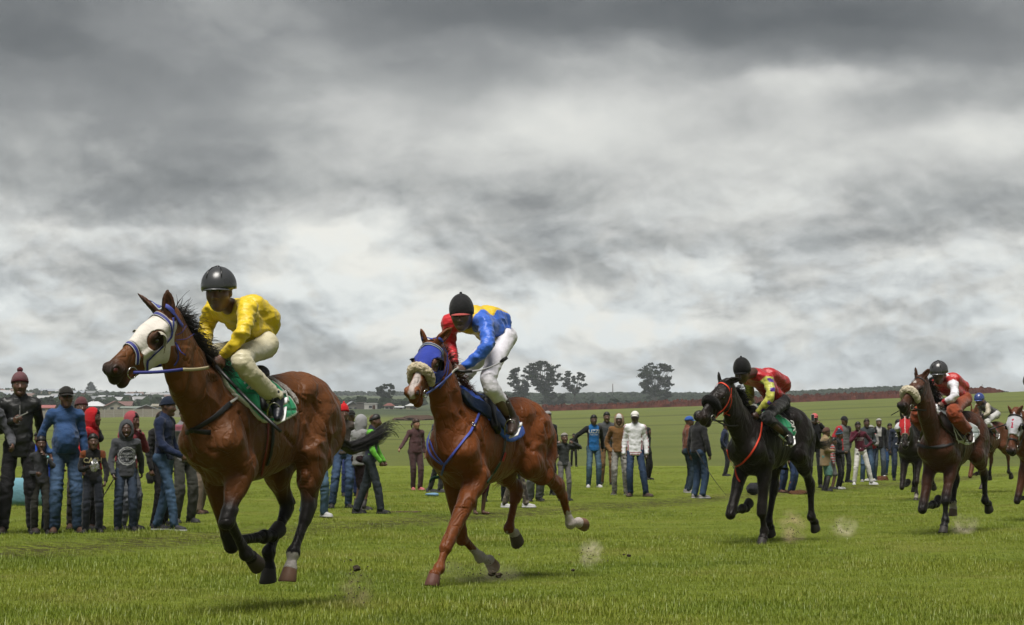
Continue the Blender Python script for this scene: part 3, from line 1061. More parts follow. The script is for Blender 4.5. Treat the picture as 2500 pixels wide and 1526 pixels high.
def rpts(n, x0, x1, d0, d1, r, dens=None):
    out = []
    while len(out) < n:
        px_ = x0 + (x1 - x0) * r.random(); D = d0 + (d1 - d0) * r.random()
        a = math.atan((px_ - W / 2) / FPX)
        x, y = D * math.sin(a), D * math.cos(a)
        if dens is None or vnoise(np.array([[x / dens, y / dens, 3.0]]))[0] > r.random() * 0.9 - 0.55:
            out.append((x, y))
    return out
_r = np.random.default_rng(11)
wood('far_woods', 'blue green woods covering the far hills behind the earth bank', rpts(6500, 1060, 2460, 1250, 2080, _r) + rpts(500, 780, 1250, 1900, 2060, _r), 5, M_LEAF2, (1.6, 3.0))
wood('village_trees', 'scattered trees and hedges among the distant village houses', rpts(620, -150, 560, 800, 1980, _r, 70) + rpts(60, -150, 560, 1930, 2050, _r) + rpts(40, 800, 1100, 720, 1100, _r, 40), 6, M_LEAF2, (1.6, 3.6))
# the darker clump of tall trees behind the wall at the far left
for k, (x_, t_, w_) in enumerate(((88, 973, 18), (122, 968, 13), (62, 968, 14), (150, 982, 16))):
    gum_tree(x_, 1003, t_, w_, 760, 60 + k, ['broad dark tree behind the wall between the beanie man and the blue shirt man',
             'tall upright tree above the pink roof behind the wall', 'dark tree just right of the beanie man and behind the wall',
             'low spreading tree touching the blue shirt man in the distance'][k], 1.6, name='tree', puffs=16, low=0.15, mat=M_LEAF2, csize=0.4)

# ---------------------------------------------------------------- village houses
M_WALL = mat_attr('plaster', rough=0.9, spec=0.1, var=0.12, vscale=0.4, bump=0.2, bscale=3)
M_ROOF = mat_attr('roof_sheet', rough=0.55, spec=0.3, var=0.15, vscale=0.3, bump=0.4, bscale=6, stretch=(1, 0.1, 1))
M_PANE = mat_attr('window_glass', rough=0.2, spec=0.6, var=0.1, color=(0.03, 0.035, 0.04))

def house(px0, px1, base_y, eave_y, ridge_y, D, wallc, roofc, label, kind='gable', turn=0.0, windows=2, depth=6.0, door=True, group=None, name='house'):
    s = FPX / D
    cx = 0.5 * (px0 + px1)
    base = at(cx, base_y, D); base[2] = gz(base[0], base[1]) - 0.3
    w = (px1 - px0) / s / 2
    he = at(cx, eave_y, D)[2] - base[2]; hr = at(cx, ridge_y, D)[2] - base[2]
    he = max(he, 1.0); hr = max(hr, he + 0.25)
    c, sn = math.cos(turn), math.sin(turn)
    root = empty(name, frame_matrix((c, sn, 0), (-sn, c, 0), (0, 0, 1), base))
    tag(root, label, 'house', group)
    d = depth / 2
    g = Geo()
    if kind == 'front':      # gable faces the viewer
        V = [(-w, -d, 0), (w, -d, 0), (w, -d, he), (0, -d, hr), (-w, -d, he), (-w, d, 0), (w, d, 0), (w, d, he), (0, d, hr), (-w, d, he)]
        g.add(V, [(0, 1, 2, 4), (6, 5, 9, 7), (1, 6, 7, 2), (5, 0, 4, 9)], [(4, 2, 3), (7, 9, 8)])
    else:
        g.box((-w, -d, 0), (w, d, he))
    link('wall', colmesh(g, 'wall', wallc), root)
    if kind == 'flat':
        g = Geo(); g.box((-w - .1, -d - .1, he + 0.003), (w + .1, d + .1, he + 0.25)); ro = link('roof', colmesh(g, 'roof', roofc, M_ROOF), root)
    else:
        e = 0.35; t = 0.12
        g = Geo()
        if kind == 'hip':
            V = [(-w - e, -d - e, he), (w + e, -d - e, he), (w + e, d + e, he), (-w - e, d + e, he), (-w * 0.35, 0, hr), (w * 0.35, 0, hr)]
            g.add(V, [(0, 1, 5, 4), (2, 3, 4, 5), (0, 3, 2, 1)], [(1, 2, 5), (3, 0, 4)])
        else:
            a_, b_ = (w, d) if kind == 'front' else (d, w)
            pr = [(-a_ - e, he - .1), (-a_ - e, he - .1 + t), (0, hr + t), (a_ + e, he - .1 + t), (a_ + e, he - .1), (0, hr + .01)]
            V = [((p, s_, z) if kind == 'front' else (s_, p, z)) for s_ in (-b_ - e, b_ + e) for (p, z) in pr]
            Q = [(k, (k + 1) % 6, 6 + (k + 1) % 6, 6 + k) for k in range(6)] + [(0, 1, 2, 5), (2, 3, 4, 5), (6, 11, 8, 7), (8, 11, 10, 9)]
            g.add(V, Q)
        link('roof', colmesh(g, 'roof', roofc, M_ROOF), root)
    if kind == 'gable':
        for sx in (-w, w):
            g = Geo()
            g.add([(sx, -d, he), (sx, d, he), (sx, 0, hr), (sx * .97, -d, he), (sx * .97, d, he), (sx * .97, 0, hr)], [(0, 2, 5, 3), (2, 1, 4, 5)], [(0, 1, 2), (3, 5, 4)])
            link('gable_wall', colmesh(g, 'gable_wall', wallc), root)
    for k in range(windows):
        xw = -w + 2 * w * (k + 0.7) / (windows + 0.4)
        g = Geo(); g.box((xw - 0.5, -d - 0.05, he * 0.35), (xw + 0.5, -d - 0.003, he * 0.75))
        f = link('window', colmesh(g, 'window', (0.5, 0.5, 0.48)), root)
        g = Geo(); g.box((xw - 0.42, -d - 0.07, he * 0.38), (xw + 0.42, -d - 0.053, he * 0.72))
        link('pane', g.mesh('pane', M_PANE, False), f)
    if door:
        xd = w * 0.55
        g = Geo(); g.box((xd - 0.4, -d - 0.06, 0.0), (xd + 0.4, -d - 0.004, he * 0.8))
        link('door', colmesh(g, 'door', (0.08, 0.04, 0.025)), root)
    return root

def colmesh(g, name, c, mat=None):
    g.c = [np.broadcast_to(np.asarray(c, float), (len(v), 3)) for v in g.v]
    return g.mesh(name, mat or M_WALL, False, True)

WHITE = (0.55, 0.54, 0.50); CREAM = (0.42, 0.36, 0.24); GREYR = (0.30, 0.32, 0.34); REDR = (0.20, 0.07, 0.06); BRICK = (0.20, 0.13, 0.10)
house(98, 133, 1004, 996, 990, 600, (0.45, 0.32, 0.12), (0.38, 0.13, 0.12), 'yellow house with a pink red roof beside the blue shirt man', 'gable', 0.1)
house(206, 256, 1003, 992, 980, 620, CREAM, (0.62, 0.64, 0.66), 'cream house with a bright white hipped roof left of the brown gabled one', 'hip')
house(259, 300, 1002, 991, 980, 600, (0.48, 0.45, 0.36), (0.22, 0.12, 0.10), 'cream house whose white gable end faces the field, brown roof', 'front', 0.25, windows=2)
house(292, 322, 1002, 991, 981, 612, CREAM, (0.20, 0.11, 0.10), 'brown roofed long house joined behind the front gable', 'gable', 0.05)
house(326, 388, 1008, 1001, 989.5, 540, BRICK, (0.52, 0.54, 0.56), 'low brick house with a wide pale grey gable roof just behind the wall', 'front', 0.15, windows=1, depth=8, door=False)
house(300, 345, 1004, 998, 993, 585, (0.35, 0.34, 0.28), (0.24, 0.28, 0.24), 'low green grey roofed house between the brown and the pale roofs', 'gable', 0.0)
house(374, 402, 1000, 992, 987, 700, (0.50, 0.38, 0.14), (0.30, 0.28, 0.22), 'small yellow house at the right end of the village wall', 'gable')
house(843, 873, 1001, 992, 981, 690, (0.22, 0.21, 0.19), GREYR, 'grey house with a pale sheet roof left of the flat white one', 'front', 0.2)
house(872, 892, 1001, 984.5, 983.5, 680, (0.13, 0.12, 0.11), (0.12, 0.11, 0.10), 'dark flat roofed block joined to the flat white house', 'flat', windows=0, door=False)
house(891, 921, 1001, 986.5, 985, 670, WHITE, (0.5, 0.5, 0.47), 'flat roofed white house under the umbrella tree', 'flat', windows=1)
house(939, 962, 1001, 991, 984, 660, WHITE, REDR, 'small white house with a red hipped roof right of the umbrella tree', 'hip', windows=2, depth=4)
house(966, 984, 1001, 997.5, 994, 700, WHITE, (0.55, 0.56, 0.58), 'tiny low white outbuilding between the red roofed and the cream house', 'gable', windows=0)
house(992, 1020, 1003, 991.5, 985, 650, (0.52, 0.47, 0.34), (0.55, 0.56, 0.56), 'cream house with a white hipped roof right below the chestnut horse\'s muzzle', 'hip', windows=1)

far_cols = [(0.5, 0.49, 0.46), (0.42, 0.33, 0.22), (0.45, 0.42, 0.36), (0.35, 0.20, 0.15)]
far_name = ['white', 'brown', 'grey', 'silvery', 'pale blue']
far_roof = [(0.44, 0.45, 0.46), (0.20, 0.13, 0.11), (0.22, 0.23, 0.24), (0.32, 0.32, 0.33), (0.34, 0.37, 0.42)]
for k in range(50):
    px_ = _r.uniform(0, 430); D = 950 + 950 * (k / 50) + _r.uniform(-20, 20)
    a = math.atan((px_ - W / 2) / FPX)
    x, y = D * math.sin(a), D * math.cos(a)
    z = gz(x, y)
    Y = HORIZON - (z - EYE) / (y) * FPX
    hw = _r.uniform(6, 9.5) * FPX / D / 2
    s_ = FPX / D
    house(px_ - hw, px_ + hw, Y, Y - 2.2 * s_, Y - 3.4 * s_, y, far_cols[k % 4], far_roof[(k * 3) % 5],
          'small far house with a %s roof on the village hillside' % far_name[(k * 3) % 5], ['gable', 'hip', 'gable'][k % 3], _r.uniform(-0.4, 0.4), windows=0, door=False, group='far houses with %s roofs' % far_name[(k * 3) % 5])

# ---------------------------------------------------------------- concrete wall of the village
def village_wall():
    M = mat_attr('concrete_panel', rough=0.9, spec=0.1, var=0.25, vscale=0.7, bump=0.5, bscale=4, color=(0.36, 0.33, 0.28))
    M2 = mat_attr('concrete_post', rough=0.9, spec=0.1, var=0.2, vscale=0.9, color=(0.42, 0.40, 0.35))
    D = 465.0
    A = at(20, 1022, D); B = at(560, 1018, D)
    n = 23
    root = empty('boundary_wall', frame_matrix((1, 0, 0), (0, 1, 0), (0, 0, 1), (0, 0, 0)))
    tag(root, 'long grey brown concrete panel wall between the field and the village', 'wall')
    L = (B - A); step = L / n
    u = unit([L[0], L[1], 0]); v = np.array([-u[1], u[0], 0])
    for k in range(n + 1):
        p = A + step * k; z = gz(p[0], p[1])
        g = Geo(); g.box((-0.09, -0.1, -0.3), (0.09, 0.1, 1.72), (np.array([u, v, [0, 0, 1]]).T, (p[0], p[1], z)))
        g.obj('post', M2, root, False)
        if k < n:
            l = np.linalg.norm(step[:2])
            for (z0, z1) in ((0.02, 0.80), (0.88, 1.6)):
                g = Geo()
                m = 9
                for q in range(m):
                    x0 = 0.10 + (l - 0.2) * q / m
                    g.box((x0 + 0.015, -0.045 if q % 2 else -0.03, z0), (x0 + (l - 0.2) / m - 0.012, 0.03, z1), (np.array([u, v, [0, 0, 1]]).T, (p[0], p[1], z)))
                g.obj('panel', M, root, False)
            g = Geo(); g.box((0.095, -0.055, 0.80), (l - 0.095, 0.05, 0.88), (np.array([u, v, [0, 0, 1]]).T, (p[0], p[1], z)))
            g.obj('rail', M2, root, False)
village_wall()

def pole(px_, y0, y1, D, label, r_=0.12, arm=True):
    b = at(px_, y0, D); b[2] = gz(b[0], b[1])
    hh = at(px_, y1, D)[2] - b[2]
    root = empty('utility_pole' if arm else 'radio_mast', frame_matrix((1, 0, 0), (0, 1, 0), (0, 0, 1), b))
    tag(root, label, 'pole')
    Geo().tube([(0, 0, -1), (0, 0, hh)], [r_, r_ * 0.7], 6).obj('pole', M_BARK, root)
    if arm:
        Geo().box((-0.9, -0.06, hh - 0.5), (0.9, 0.06, hh - 0.36)).obj('cross_arm', M_BARK, root, False)
pole(317, 1000, 964, 640, 'thin utility pole above the brown roofed house', 0.14)
pole(1496, 975, 937, 1900, 'thin radio mast on the wooded skyline', 0.5, False)
pole(2398, 960, 938, 640, 'thin pole beyond the right end of the earth bank', 0.1, False)

# brown spoil heap left of the horses and mole hills on the turf
def mound(px_, py_, w, h, label, c, name='soil_heap'):
    D = (EYE - 0.09) * FPX / (py_ - HORIZON) if py_ > HORIZON + 5 else D_EDGE - 30
    b = at(px_, py_, D); b[2] = gz(b[0], b[1]) - 0.01
    r = np.random.default_rng(int(px_))
    G = Geo(); ph = r.random(4) * 6
    G.blob((0, 0, 0), (w / 2, w / 3, h), None, c, 26, 14, fn=lambda d: 1 + 0.5 * fbm(d * 2.6 + ph[0], 4))
    m = mat_attr('loose_soil', rough=1.0, spec=0.05, bump=1.0, bscale=40, var=0.4, vscale=12, bdist=0.03)
    o = G.obj(name, m, None, False, True)
    o.location = b
    tag(o, label, 'soil')
mound(992, 1249, 0.62, 0.035, 'flat patch of bare brown soil in the turf right of the green sleeved boy', (0.10, 0.07, 0.045))
mound(2153, 1172, 0.42, 0.13, 'reddish mole hill on the turf at the right, near the striding man in white trousers', (0.13, 0.06, 0.035))
mound(1950, 1199, 0.45, 0.10, 'reddish soil heap behind the black horse\'s hind legs', (0.11, 0.055, 0.03))
mound(1022, 1019, 8.0, 0.9, 'long brown spoil heap at the field edge left of the chestnut horse', (0.085, 0.055, 0.04))

def haze():
    g = Geo(); g.box((-2600, -60, -45), (2600, 6900, 160))
    m = bpy.data.materials.new('air'); m.use_nodes = True
    n = NT(m.node_tree); n.n.clear()
    v = n.new('ShaderNodeVolumePrincipled')
    v.inputs['Color'].default_value = (0.86, 0.92, 1.0, 1)
    v.inputs['Density'].default_value = 0.00013
    o_ = n.new('ShaderNodeOutputMaterial'); n.l.new(v.outputs[0], o_.inputs['Volume'])
    o = g.obj('haze', m, None, False); tag(o, 'thin damp haze over the far hills', 'haze', kind='stuff')
haze()
print('land', round(time.time() - T0, 1))
# ================================================================ people
SKIN = (0.100, 0.050, 0.031)
SKIN_D = (0.055, 0.028, 0.018)
SKIN_L = (0.17, 0.085, 0.055)

def basis(fwd, up=(0, 0, 1)):
    f = unit(fwd); u = np.asarray(up, float); u = unit(u - (u @ f) * f)
    l = np.cross(u, f)
    return np.array([f, l, u]).T          # columns: forward, left, up

def head_prims(S, C, B, s=1.0, skin=1, smile=False):
    P = lambda x, y, z: C + B @ (np.array([x, y, z]) * s)
    e = lambda c, r, k=0.02, op='+': S.ell(P(*c), np.array(r) * s, B, k * s, skin, op)
    e((-.012, 0, .035), (.098, .076, .092))
    e((.030, 0, -.035), (.062, .058, .085), .03)
    e((.000, 0, -.045), (.07, .062, .06), .03)
    S.cone(P(.035, 0, -.085), P(.068, 0, -.092), .038 * s, .024 * s, .03 * s, None, skin)
    for sg in (-1, 1):
        e((.052, sg * .042, -.022), (.028, .024, .030), .03)
        e((-.008, sg * .078, -.008), (.020, .009, .032), .006)
        e((.100, sg * .031, .007), (.012, .016, .008), .008, '-')
        S.cone(P(.086, sg * .012, .030), P(.076, sg * .050, .030), .009 * s, .007 * s, .012 * s, None, skin)
    S.cone(P(.086, 0, .010), P(.108, 0, -.030), .008 * s, .014 * s, .012 * s, None, skin)
    for sg in (-1, 1):
        e((.096, sg * .014, -.036), (.012, .010, .009), .008)
    e((.087, 0, -.060), (.014, .027, .008), .006)
    e((.084, 0, -.076), (.014, .023, .009), .006)
    e((.090, 0, -.0675), (.02, .024, .0018 if not smile else .0035), .002, '-')
    e((.075, 0, -.098), (.020, .022, .018), .02)

def eyes_mesh(C, B, s=1.0):
    g = Geo()
    for sg in (-1, 1):
        c = C + B @ (np.array([.0795, sg * .031, .008]) * s)
        g.blob(c, np.array([.011, .0125, .0065]) * s, B, (0.26, 0.22, 0.20), 8, 6)
        c2 = C + B @ (np.array([.0858, sg * .031, .008]) * s)
        g.blob(c2, np.array([.006, .006, .006]) * s, B, (0.01, 0.006, 0.005), 8, 6)
    return g

def hand_prims(S, w, d, n, s=1.0, curl=0.5, side=1, skin=1):
    """w wrist, d pointing direction, n palm normal (towards which fingers curl)"""
    d = unit(d); n = np.asarray(n, float); n = unit(n - (n @ d) * d); t = np.cross(n, d) * side
    L = .085 * s
    S.cone(w, w + d * L * .8, .026 * s, .030 * s, .015 * s, (n, .55), skin)
    for i, (off, ln) in enumerate(((-.030, .062), (-.010, .072), (.010, .068), (.029, .052))):
        p0 = w + d * L * .85 + t * off * s
        a1 = curl * 1.1; a2 = curl * 2.5; a3 = curl * 3.4
        p1 = p0 + (d * math.cos(a1) + n * math.sin(a1)) * ln * .45 * s
        p2 = p1 + (d * math.cos(a2) + n * math.sin(a2)) * ln * .32 * s
        p3 = p2 + (d * math.cos(a3) + n * math.sin(a3)) * ln * .26 * s
        S.chain([p0 - d * .01 * s, p1, p2, p3], [.0100 * s, .0092 * s, .0085 * s, .0070 * s], .004 * s, None, skin, 1)
    q0 = w + d * .028 * s - t * .022 * s
    q1 = q0 + (d * .6 - t * .75 + n * .25) * .036 * s
    q2 = q1 + (d * .85 - t * .05 + n * (.3 + curl)) * .030 * s
    S.chain([q0, q1, q2], [.014 * s, .011 * s, .009 * s], .008 * s, None, skin, 1)

def cloth_folds(V, N, amp, scale, seed, focus=None, stretch=(1, 1, 1)):
    """real folds: ridged noise pushes the cloth along its normal, strongest near the joints"""
    P = V * np.array(stretch) * scale + seed * 7.13
    w = vnoise(P * 0.6 + 3.1)[:, None] * np.array([0.9, 0.7, 0.5])
    r1 = 1 - np.abs(vnoise(P * np.array([1, 1, 1.9]) + w)) * 2.4
    r2 = 1 - np.abs(vnoise(P * 2.1 + w * 2 + 9)) * 2.4
    r3 = 1 - np.abs(vnoise(P * np.array([3.4, 3.4, 5.2]) + w * 3 + 15)) * 2.6
    f = np.clip(r1, -1, 1) * 0.55 + np.clip(r2, -1, 1) * 0.38 + np.clip(r3, -.6, 1) * 0.22
    a = np.full(len(V), amp * 0.55)
    if focus is not None:
        for c, rad in focus:
            d = np.linalg.norm(V - np.asarray(c), axis=1)
            a = a + amp * 0.9 * np.exp(-(d / rad) ** 2)
    return V + N * (f * a)[:, None]

def shoe_geo(ank, toe_dir, up, s, col, sole=(0.08, 0.075, 0.07), high=0.0):
    """shoe lasted from heel to toe, with a sole of its own"""
    f = np.asarray(toe_dir, float); u = unit(up); f = unit(f - (f @ u) * u); l = np.cross(u, f)
    B = np.array([f, l, u]).T
    g = Geo()
    base = ank - u * .075 * s
    xs = np.array([-.075, -.055, -.01, .05, .11, .155, .178]) * s
    ht = np.array([.055, .075, .082, .062, .045, .036, .012]) * s
    wd = np.array([.020, .034, .036, .038, .046, .040, .016]) * s
    n = 8
    a = np.linspace(0, np.pi, n)
    V = []
    for x, h, w in zip(xs, ht, wd):
        for t in a:
            V.append((x, w * math.cos(t), .022 * s + h * math.sin(t) ** .8))
    V = np.array(V)
    m = len(xs)
    Q = [(i * n + j, (i + 1) * n + j, (i + 1) * n + j + 1, i * n + j + 1) for i in range(m - 1) for j in range(n - 1)]
    T = [(j, j + 1, n - 1) for j in range(n - 2)] + [((m - 1) * n + j + 1, (m - 1) * n + j, m * n - 1) for j in range(n - 2)]
    g.add(V @ B.T + base, Q, T, col)
    V = []
    for x, w in zip(xs, wd * 1.1):
        V += [(x * 1.03, w, 0), (x * 1.03, w, .024 * s), (x * 1.03, -w, .024 * s), (x * 1.03, -w, 0)]
    Q = [(i * 4 + j, i * 4 + (j + 1) % 4, (i + 1) * 4 + (j + 1) % 4, (i + 1) * 4 + j) for i in range(m - 1) for j in range(4)]
    Q += [(3, 2, 1, 0), (m * 4 - 4, m * 4 - 3, m * 4 - 2, m * 4 - 1)]
    g.add(np.array(V) @ B.T + base, Q, [], sole)
    return g

def as_obj(name, V, F, mat, col, parent):
    return link(name, mesh_np(name, V, F, mat, col), parent)

def const(c):
    return lambda V, N: np.broadcast_to(np.asarray(c, float), (len(V), 3)).copy()

def paint(fn, V, N):
    return fn(V, N) if callable(fn) else const(fn)(V, N)

def hat_geo(kind, C, B, s, col, col2=None):
    """beanie, cap, bobble hat, hood-less headgear; sits on the skull"""
    g = Geo(); P = lambda x, y, z: C + B @ (np.array([x, y, z]) * s)
    def dome(r, cz=.035, cut=-.15, nu=18, nv=8, rim=.012, cx=-.012, pinch=None, col=col, tilt=0.0):
        V = []; th = np.linspace(0.02, math.acos(cut), nv)
        for t in th:
            for k in range(nu):
                p = k / nu * 2 * math.pi
                q = np.array([math.sin(t) * math.cos(p) * r[0], math.sin(t) * math.sin(p) * r[1], math.cos(t) * r[2]])
                if pinch: q = q * pinch(t, p)
                q = q + np.array([cx, 0, cz]); q[2] += tilt * q[0]
                V.append(q)
        inner = [v - np.array([(v[0] - cx) * .09, v[1] * .09, 0.0]) for v in V[-nu:]]
        V = V + inner
        V = np.array([P(*v) for v in V])
        Q = [(i * nu + j, (i + 1) * nu + j, (i + 1) * nu + (j + 1) % nu, i * nu + (j + 1) % nu) for i in range(nv) for j in range(nu)]
        T = [(0, j, j + 1) for j in range(1, nu - 1)]
        g.add(V, Q, T, col)
    def peak(len_, wid, z, droop, th=.004, col=col, x0=.07, up=0.0):
        V = []; n = 9
        for lay in (0, 1):
            for i in range(n):
                a = (i / (n - 1) - .5) * math.pi * .92
                for q in (0, 1):
                    rr = x0 + q * len_ * max(.12, math.cos(a)) ** .6
                    x = math.cos(a) * x0 * (1 - q) + q * (math.cos(a) * x0 + len_ * math.cos(a) ** .8)
                    y = math.sin(a) * wid
                    zz = z - droop * q * math.cos(a) - .018 * (math.sin(a) ** 2) + lay * th + up * q
                    V.append(P(x, y, zz))
        Q = []
        for lay in (0, 1):
            o = lay * 2 * n
            for i in range(n - 1):
                q = (o + 2 * i, o + 2 * i + 1, o + 2 * i + 3, o + 2 * i + 2)
                Q.append(q if lay else q[::-1])
        for i in range(n - 1):
            Q.append((2 * i + 1, 2 * i + 3, 2 * n + 2 * i + 3, 2 * n + 2 * i + 1))
        g.add(V, Q, [], col)
    if kind == 'beanie':
        dome((.108, .090, .112), .028, -.02, col=col, tilt=.18)
        dome((.113, .094, .05), .030, -.25, col=col2 or col, nv=5, tilt=.18)
    elif kind == 'bobble':
        dome((.112, .094, .115), .030, -.02, tilt=.18)
        dome((.117, .098, .05), .030, -.25, col=col2 or col, nv=5, tilt=.18)
        g.blob(P(-.02, 0, .16), np.array([.035, .035, .03]) * s, B, col2 or col, 10, 7, fn=lambda d: 1 + .12 * vnoise(d * 5))
    elif kind == 'point':
        dome((.108, .090, .15), .028, -.02, tilt=.15, pinch=lambda t, p: 1 - .25 * max(0, math.cos(t)) ** 2 * 0 if t > .4 else 1)
        g.blob(P(-.01, 0, .175), np.array([.02, .02, .035]) * s, B, col, 8, 6)
    elif kind == 'cap':
        dome((.108, .088, .098), .034, 0.0, tilt=.06)
        peak(.075, .075, .040, .018, x0=.085, col=col2 or col)
    elif kind == 'kufi':
        dome((.106, .088, .085), .045, 0.05, tilt=.15)
    elif kind == 'hair':
        dome((.102, .084, .100), .034, -.05, tilt=.28, pinch=lambda t, p: 1.0)
    elif kind == 'afro':
        g.blob(P(-.02, 0, .05), np.array([.12, .105, .12]) * s, B, col, 20, 14, fn=lambda d: 1 + .10 * vnoise(d * 6))
    elif kind == 'bun':
        dome((.104, .086, .098), .034, -.25, tilt=.30)
        g.blob(P(-.10, .0, .06), np.array([.04, .045, .045]) * s, B, col, 10, 7)
        g.tube([P(-.07, .075, .02), P(-.06, .095, -.04), P(-.05, .09, -.11)], [.022 * s, .024 * s, .010 * s], 6, col)
        g.tube([P(-.07, -.075, .02), P(-.06, -.095, -.04), P(-.05, -.09, -.11)], [.022 * s, .024 * s, .010 * s], 6, col)
    elif kind == 'helmet':
        dome((.136, .115, .126), .040, -.20, 22, 10, col=col)
        peak(.050, .100, .026, .004, .006, x0=.118, col=col2 or tuple(np.array(col) * 1.5))
        for sg in (-1, 1):
            g.tube([P(.098, sg * .050, .100), P(.066, sg * .044, .134), P(.028, sg * .030, .157), P(-.008, sg * .012, .166)], [.003 * s, .005 * s, .005 * s, .003 * s], 6, tuple(np.array(col) * .25))
        g.blob(P(-.012, 0, .166), np.array([.014, .014, .006]) * s, B, tuple(np.array(col) * .4), 8, 5)
    elif kind == 'skull':
        dome((.112, .098, .128), .036, -.30, 22, 10, col=col)
        peak(.030, .085, .022, .012, .005, x0=.095, col=col2 or col)
        g.blob(P(-.03, 0, .166), np.array([.012, .012, .010]) * s, B, col, 8, 5)
    return g

def build_person(M, J, spec, h=.014):
    """J: joints in the person's own space; returns root empty. Body is one skin, clothes are meshes of their own"""
    s = spec.get('scale', 1.0)
    root = empty('person', M)
    tag(root, spec['label'], 'person', spec.get('group'))
    skin = tuple(v * 1.25 for v in spec.get('skin', SKIN))
    fat = spec.get('fat', 1.0)
    C = np.array(J['head']); B = basis(J['face'], J.get('headup', (0, 0, 1)))
    pel, che, nk = (np.array(J[k], float) for k in ('pelvis', 'chest', 'neck'))
    shL, shR = np.array(J['shL']), np.array(J['shR'])
    lat = unit(shL - shR)
    up = unit(che - pel)
    fw = np.cross(lat, up)
    hs = spec.get('head_scale', s)
    # ---- skin
    S = Sdf()
    torso = [pel, pel * .45 + che * .55, che]
    S.chain(torso, [.085 * s, .085 * s, .095 * s], .03, (lat, 1.3), 0, 2)
    S.cone(che + up * .05 * s, nk, .08 * s, .055 * s, .05 * s, (lat, 1.3), 0)
    S.cone(nk - up * .02, C + B @ np.array([-.02, 0, -.05]) * hs, .052 * s, .050 * hs, .03 * s, None, 1)
    head_prims(S, C, B, hs, 1, spec.get('smile', False))
    for sd in 'LR':
        sh, el, wr = (np.array(J[k + sd], float) for k in ('sh', 'el', 'wr'))
        S.chain([sh, el, wr], [.044 * s, .036 * s, .024 * s], .02 * s, None, 0, 2)
        d = J.get('hd' + sd); d = wr - el if d is None else np.array(d, float)
        n = J.get('hn' + sd); n = (-fw * .3 - lat * (1 if sd == 'L' else -1)) if n is None else np.array(n, float)
        hand_prims(S, wr, d, n, s, spec.get('curl', .55), 1 if sd == 'L' else -1, 1)
        hp, kn, an = (np.array(J[k + sd], float) for k in ('hip', 'kn', 'an'))
        S.chain([hp, kn, an], [.070 * s, .048 * s, .034 * s], .02 * s, None, 2 if spec.get('bare', 0) > 0 else 0, 2)
        if spec.get('barefoot'):
            S.cone(an - np.array([0, 0, .05 * s]), an + unit(np.array(J['toe' + sd])) * .16 * s - np.array([0, 0, .06 * s]), .032 * s, .022 * s, .02, None, 2)
    V, F = S.mesh(min(h, .012 * s + .0) if h < .013 else h, 1)
    o = as_obj('body', V, F, M_SKIN, const(skin)(V, V), root)
    if spec.get('eyes', True):
        eyes_mesh(C, B, hs).obj('eyes', M_EYE, root, usecol=True)
    # ---- trousers
    tr = spec.get('trousers')
    wide = spec.get('wide', 1.0) * (1.0 if spec.get('rider') else 1.05)
    if tr is not None:
        S = Sdf()
        hem = spec.get('hem', 1.0)          # 1 = to the ankle
        S.chain([pel + up * .07 * s, pel - up * .02 * s], [.098 * s * fat, .102 * s * fat], .03, (lat, 1.25), 0, 1)
        for sd in 'LR':
            hp, kn, an = (np.array(J[k + sd], float) for k in ('hip', 'kn', 'an'))
            if hem < 1:
                t = max(0, hem * 2 - 1)
                pts = [hp, kn, kn + (an - kn) * t] if t > 0.02 else [hp, hp + (kn - hp) * min(1, hem * 2)]
            else:
                pts = [hp, kn, an + (kn - an) * .04]
            rs = [.078 * s * fat, .060 * s * wide, .050 * s * wide][:len(pts)]
            if spec.get('tight'): rs = [.086 * s * fat, .060 * s, .045 * s][:len(pts)]
            S.chain(pts, rs, .035 * s, None, 0, 3)
            S.cone(hp + up * .02, hp - fw * .045 * s, .070 * s, .076 * s * fat, .04, None, 0)
        if spec.get('skirt'):
            kL, kR = np.array(J['knL']), np.array(J['knR'])
            S.cone(pel - up * .02, (kL + kR) / 2, .13 * s, .16 * s, .03, (fw, .75), 0)
        V, F = S.mesh(h, 1)
        N = normals(V, F)
        foc = [(J['kn' + sd], .13 * s) for sd in 'LR'] + [(J['an' + sd], .12 * s) for sd in 'LR'] + [(pel - up * .1, .16 * s)]
        V = cloth_folds(V, N, spec.get('tfold', spec.get('fold', .010)) * s, 9 / s, spec.get('seed', 1), foc)
        as_obj('trousers' if not spec.get('skirt') else 'skirt', V, F, spec.get('tmat', M_DENIM), paint(tr, V, N), root)
    # ---- top
    tp = spec.get('top')
    if tp is not None:
        S = Sdf()
        hemz = spec.get('top_hem', .05)
        th = spec.get('thick', 1.0) * (1.0 if spec.get('rider') else 1.0)
        a0 = pel - up * (hemz - .0) * s
        S.chain([a0 - up * .13 * s, pel + up * .10 * s, pel * .4 + che * .6, che], [.120 * s * fat * th, .104 * s * fat * th, .099 * s * fat * th, .106 * s * th],
                .03, (lat, 1.30), 0, 2)
        if spec.get('belly'):
            S.ell(pel * .62 + che * .38 + fw * .09 * s, np.array([.15, .16, .20]) * s * spec['belly'], np.array([fw, lat, up]).T, .08, 0)
        for sd in 'LR':
            sh, el, wr = (np.array(J[k + sd], float) for k in ('sh', 'el', 'wr'))
            S.cone(che + up * .03 * s, sh, .080 * s * th, .051 * s * th, .05 * s, None, 0)
            S.cone(nk - up * .045 * s, sh + up * .004, .052 * s, .050 * s * th, .05 * s, None, 0)
            S.chain([sh, el, el + (wr - el) * spec.get('sleeve', .97)], [.056 * s * th, .047 * s * th, .038 * s * th], .03 * s, None, 0, 3)
        S.cone(che + up * .06 * s, nk - up * (.005 if spec.get('collar', True) else .055 * s), .09 * s, .064 * s, .05 * s, (lat, 1.15), 0)
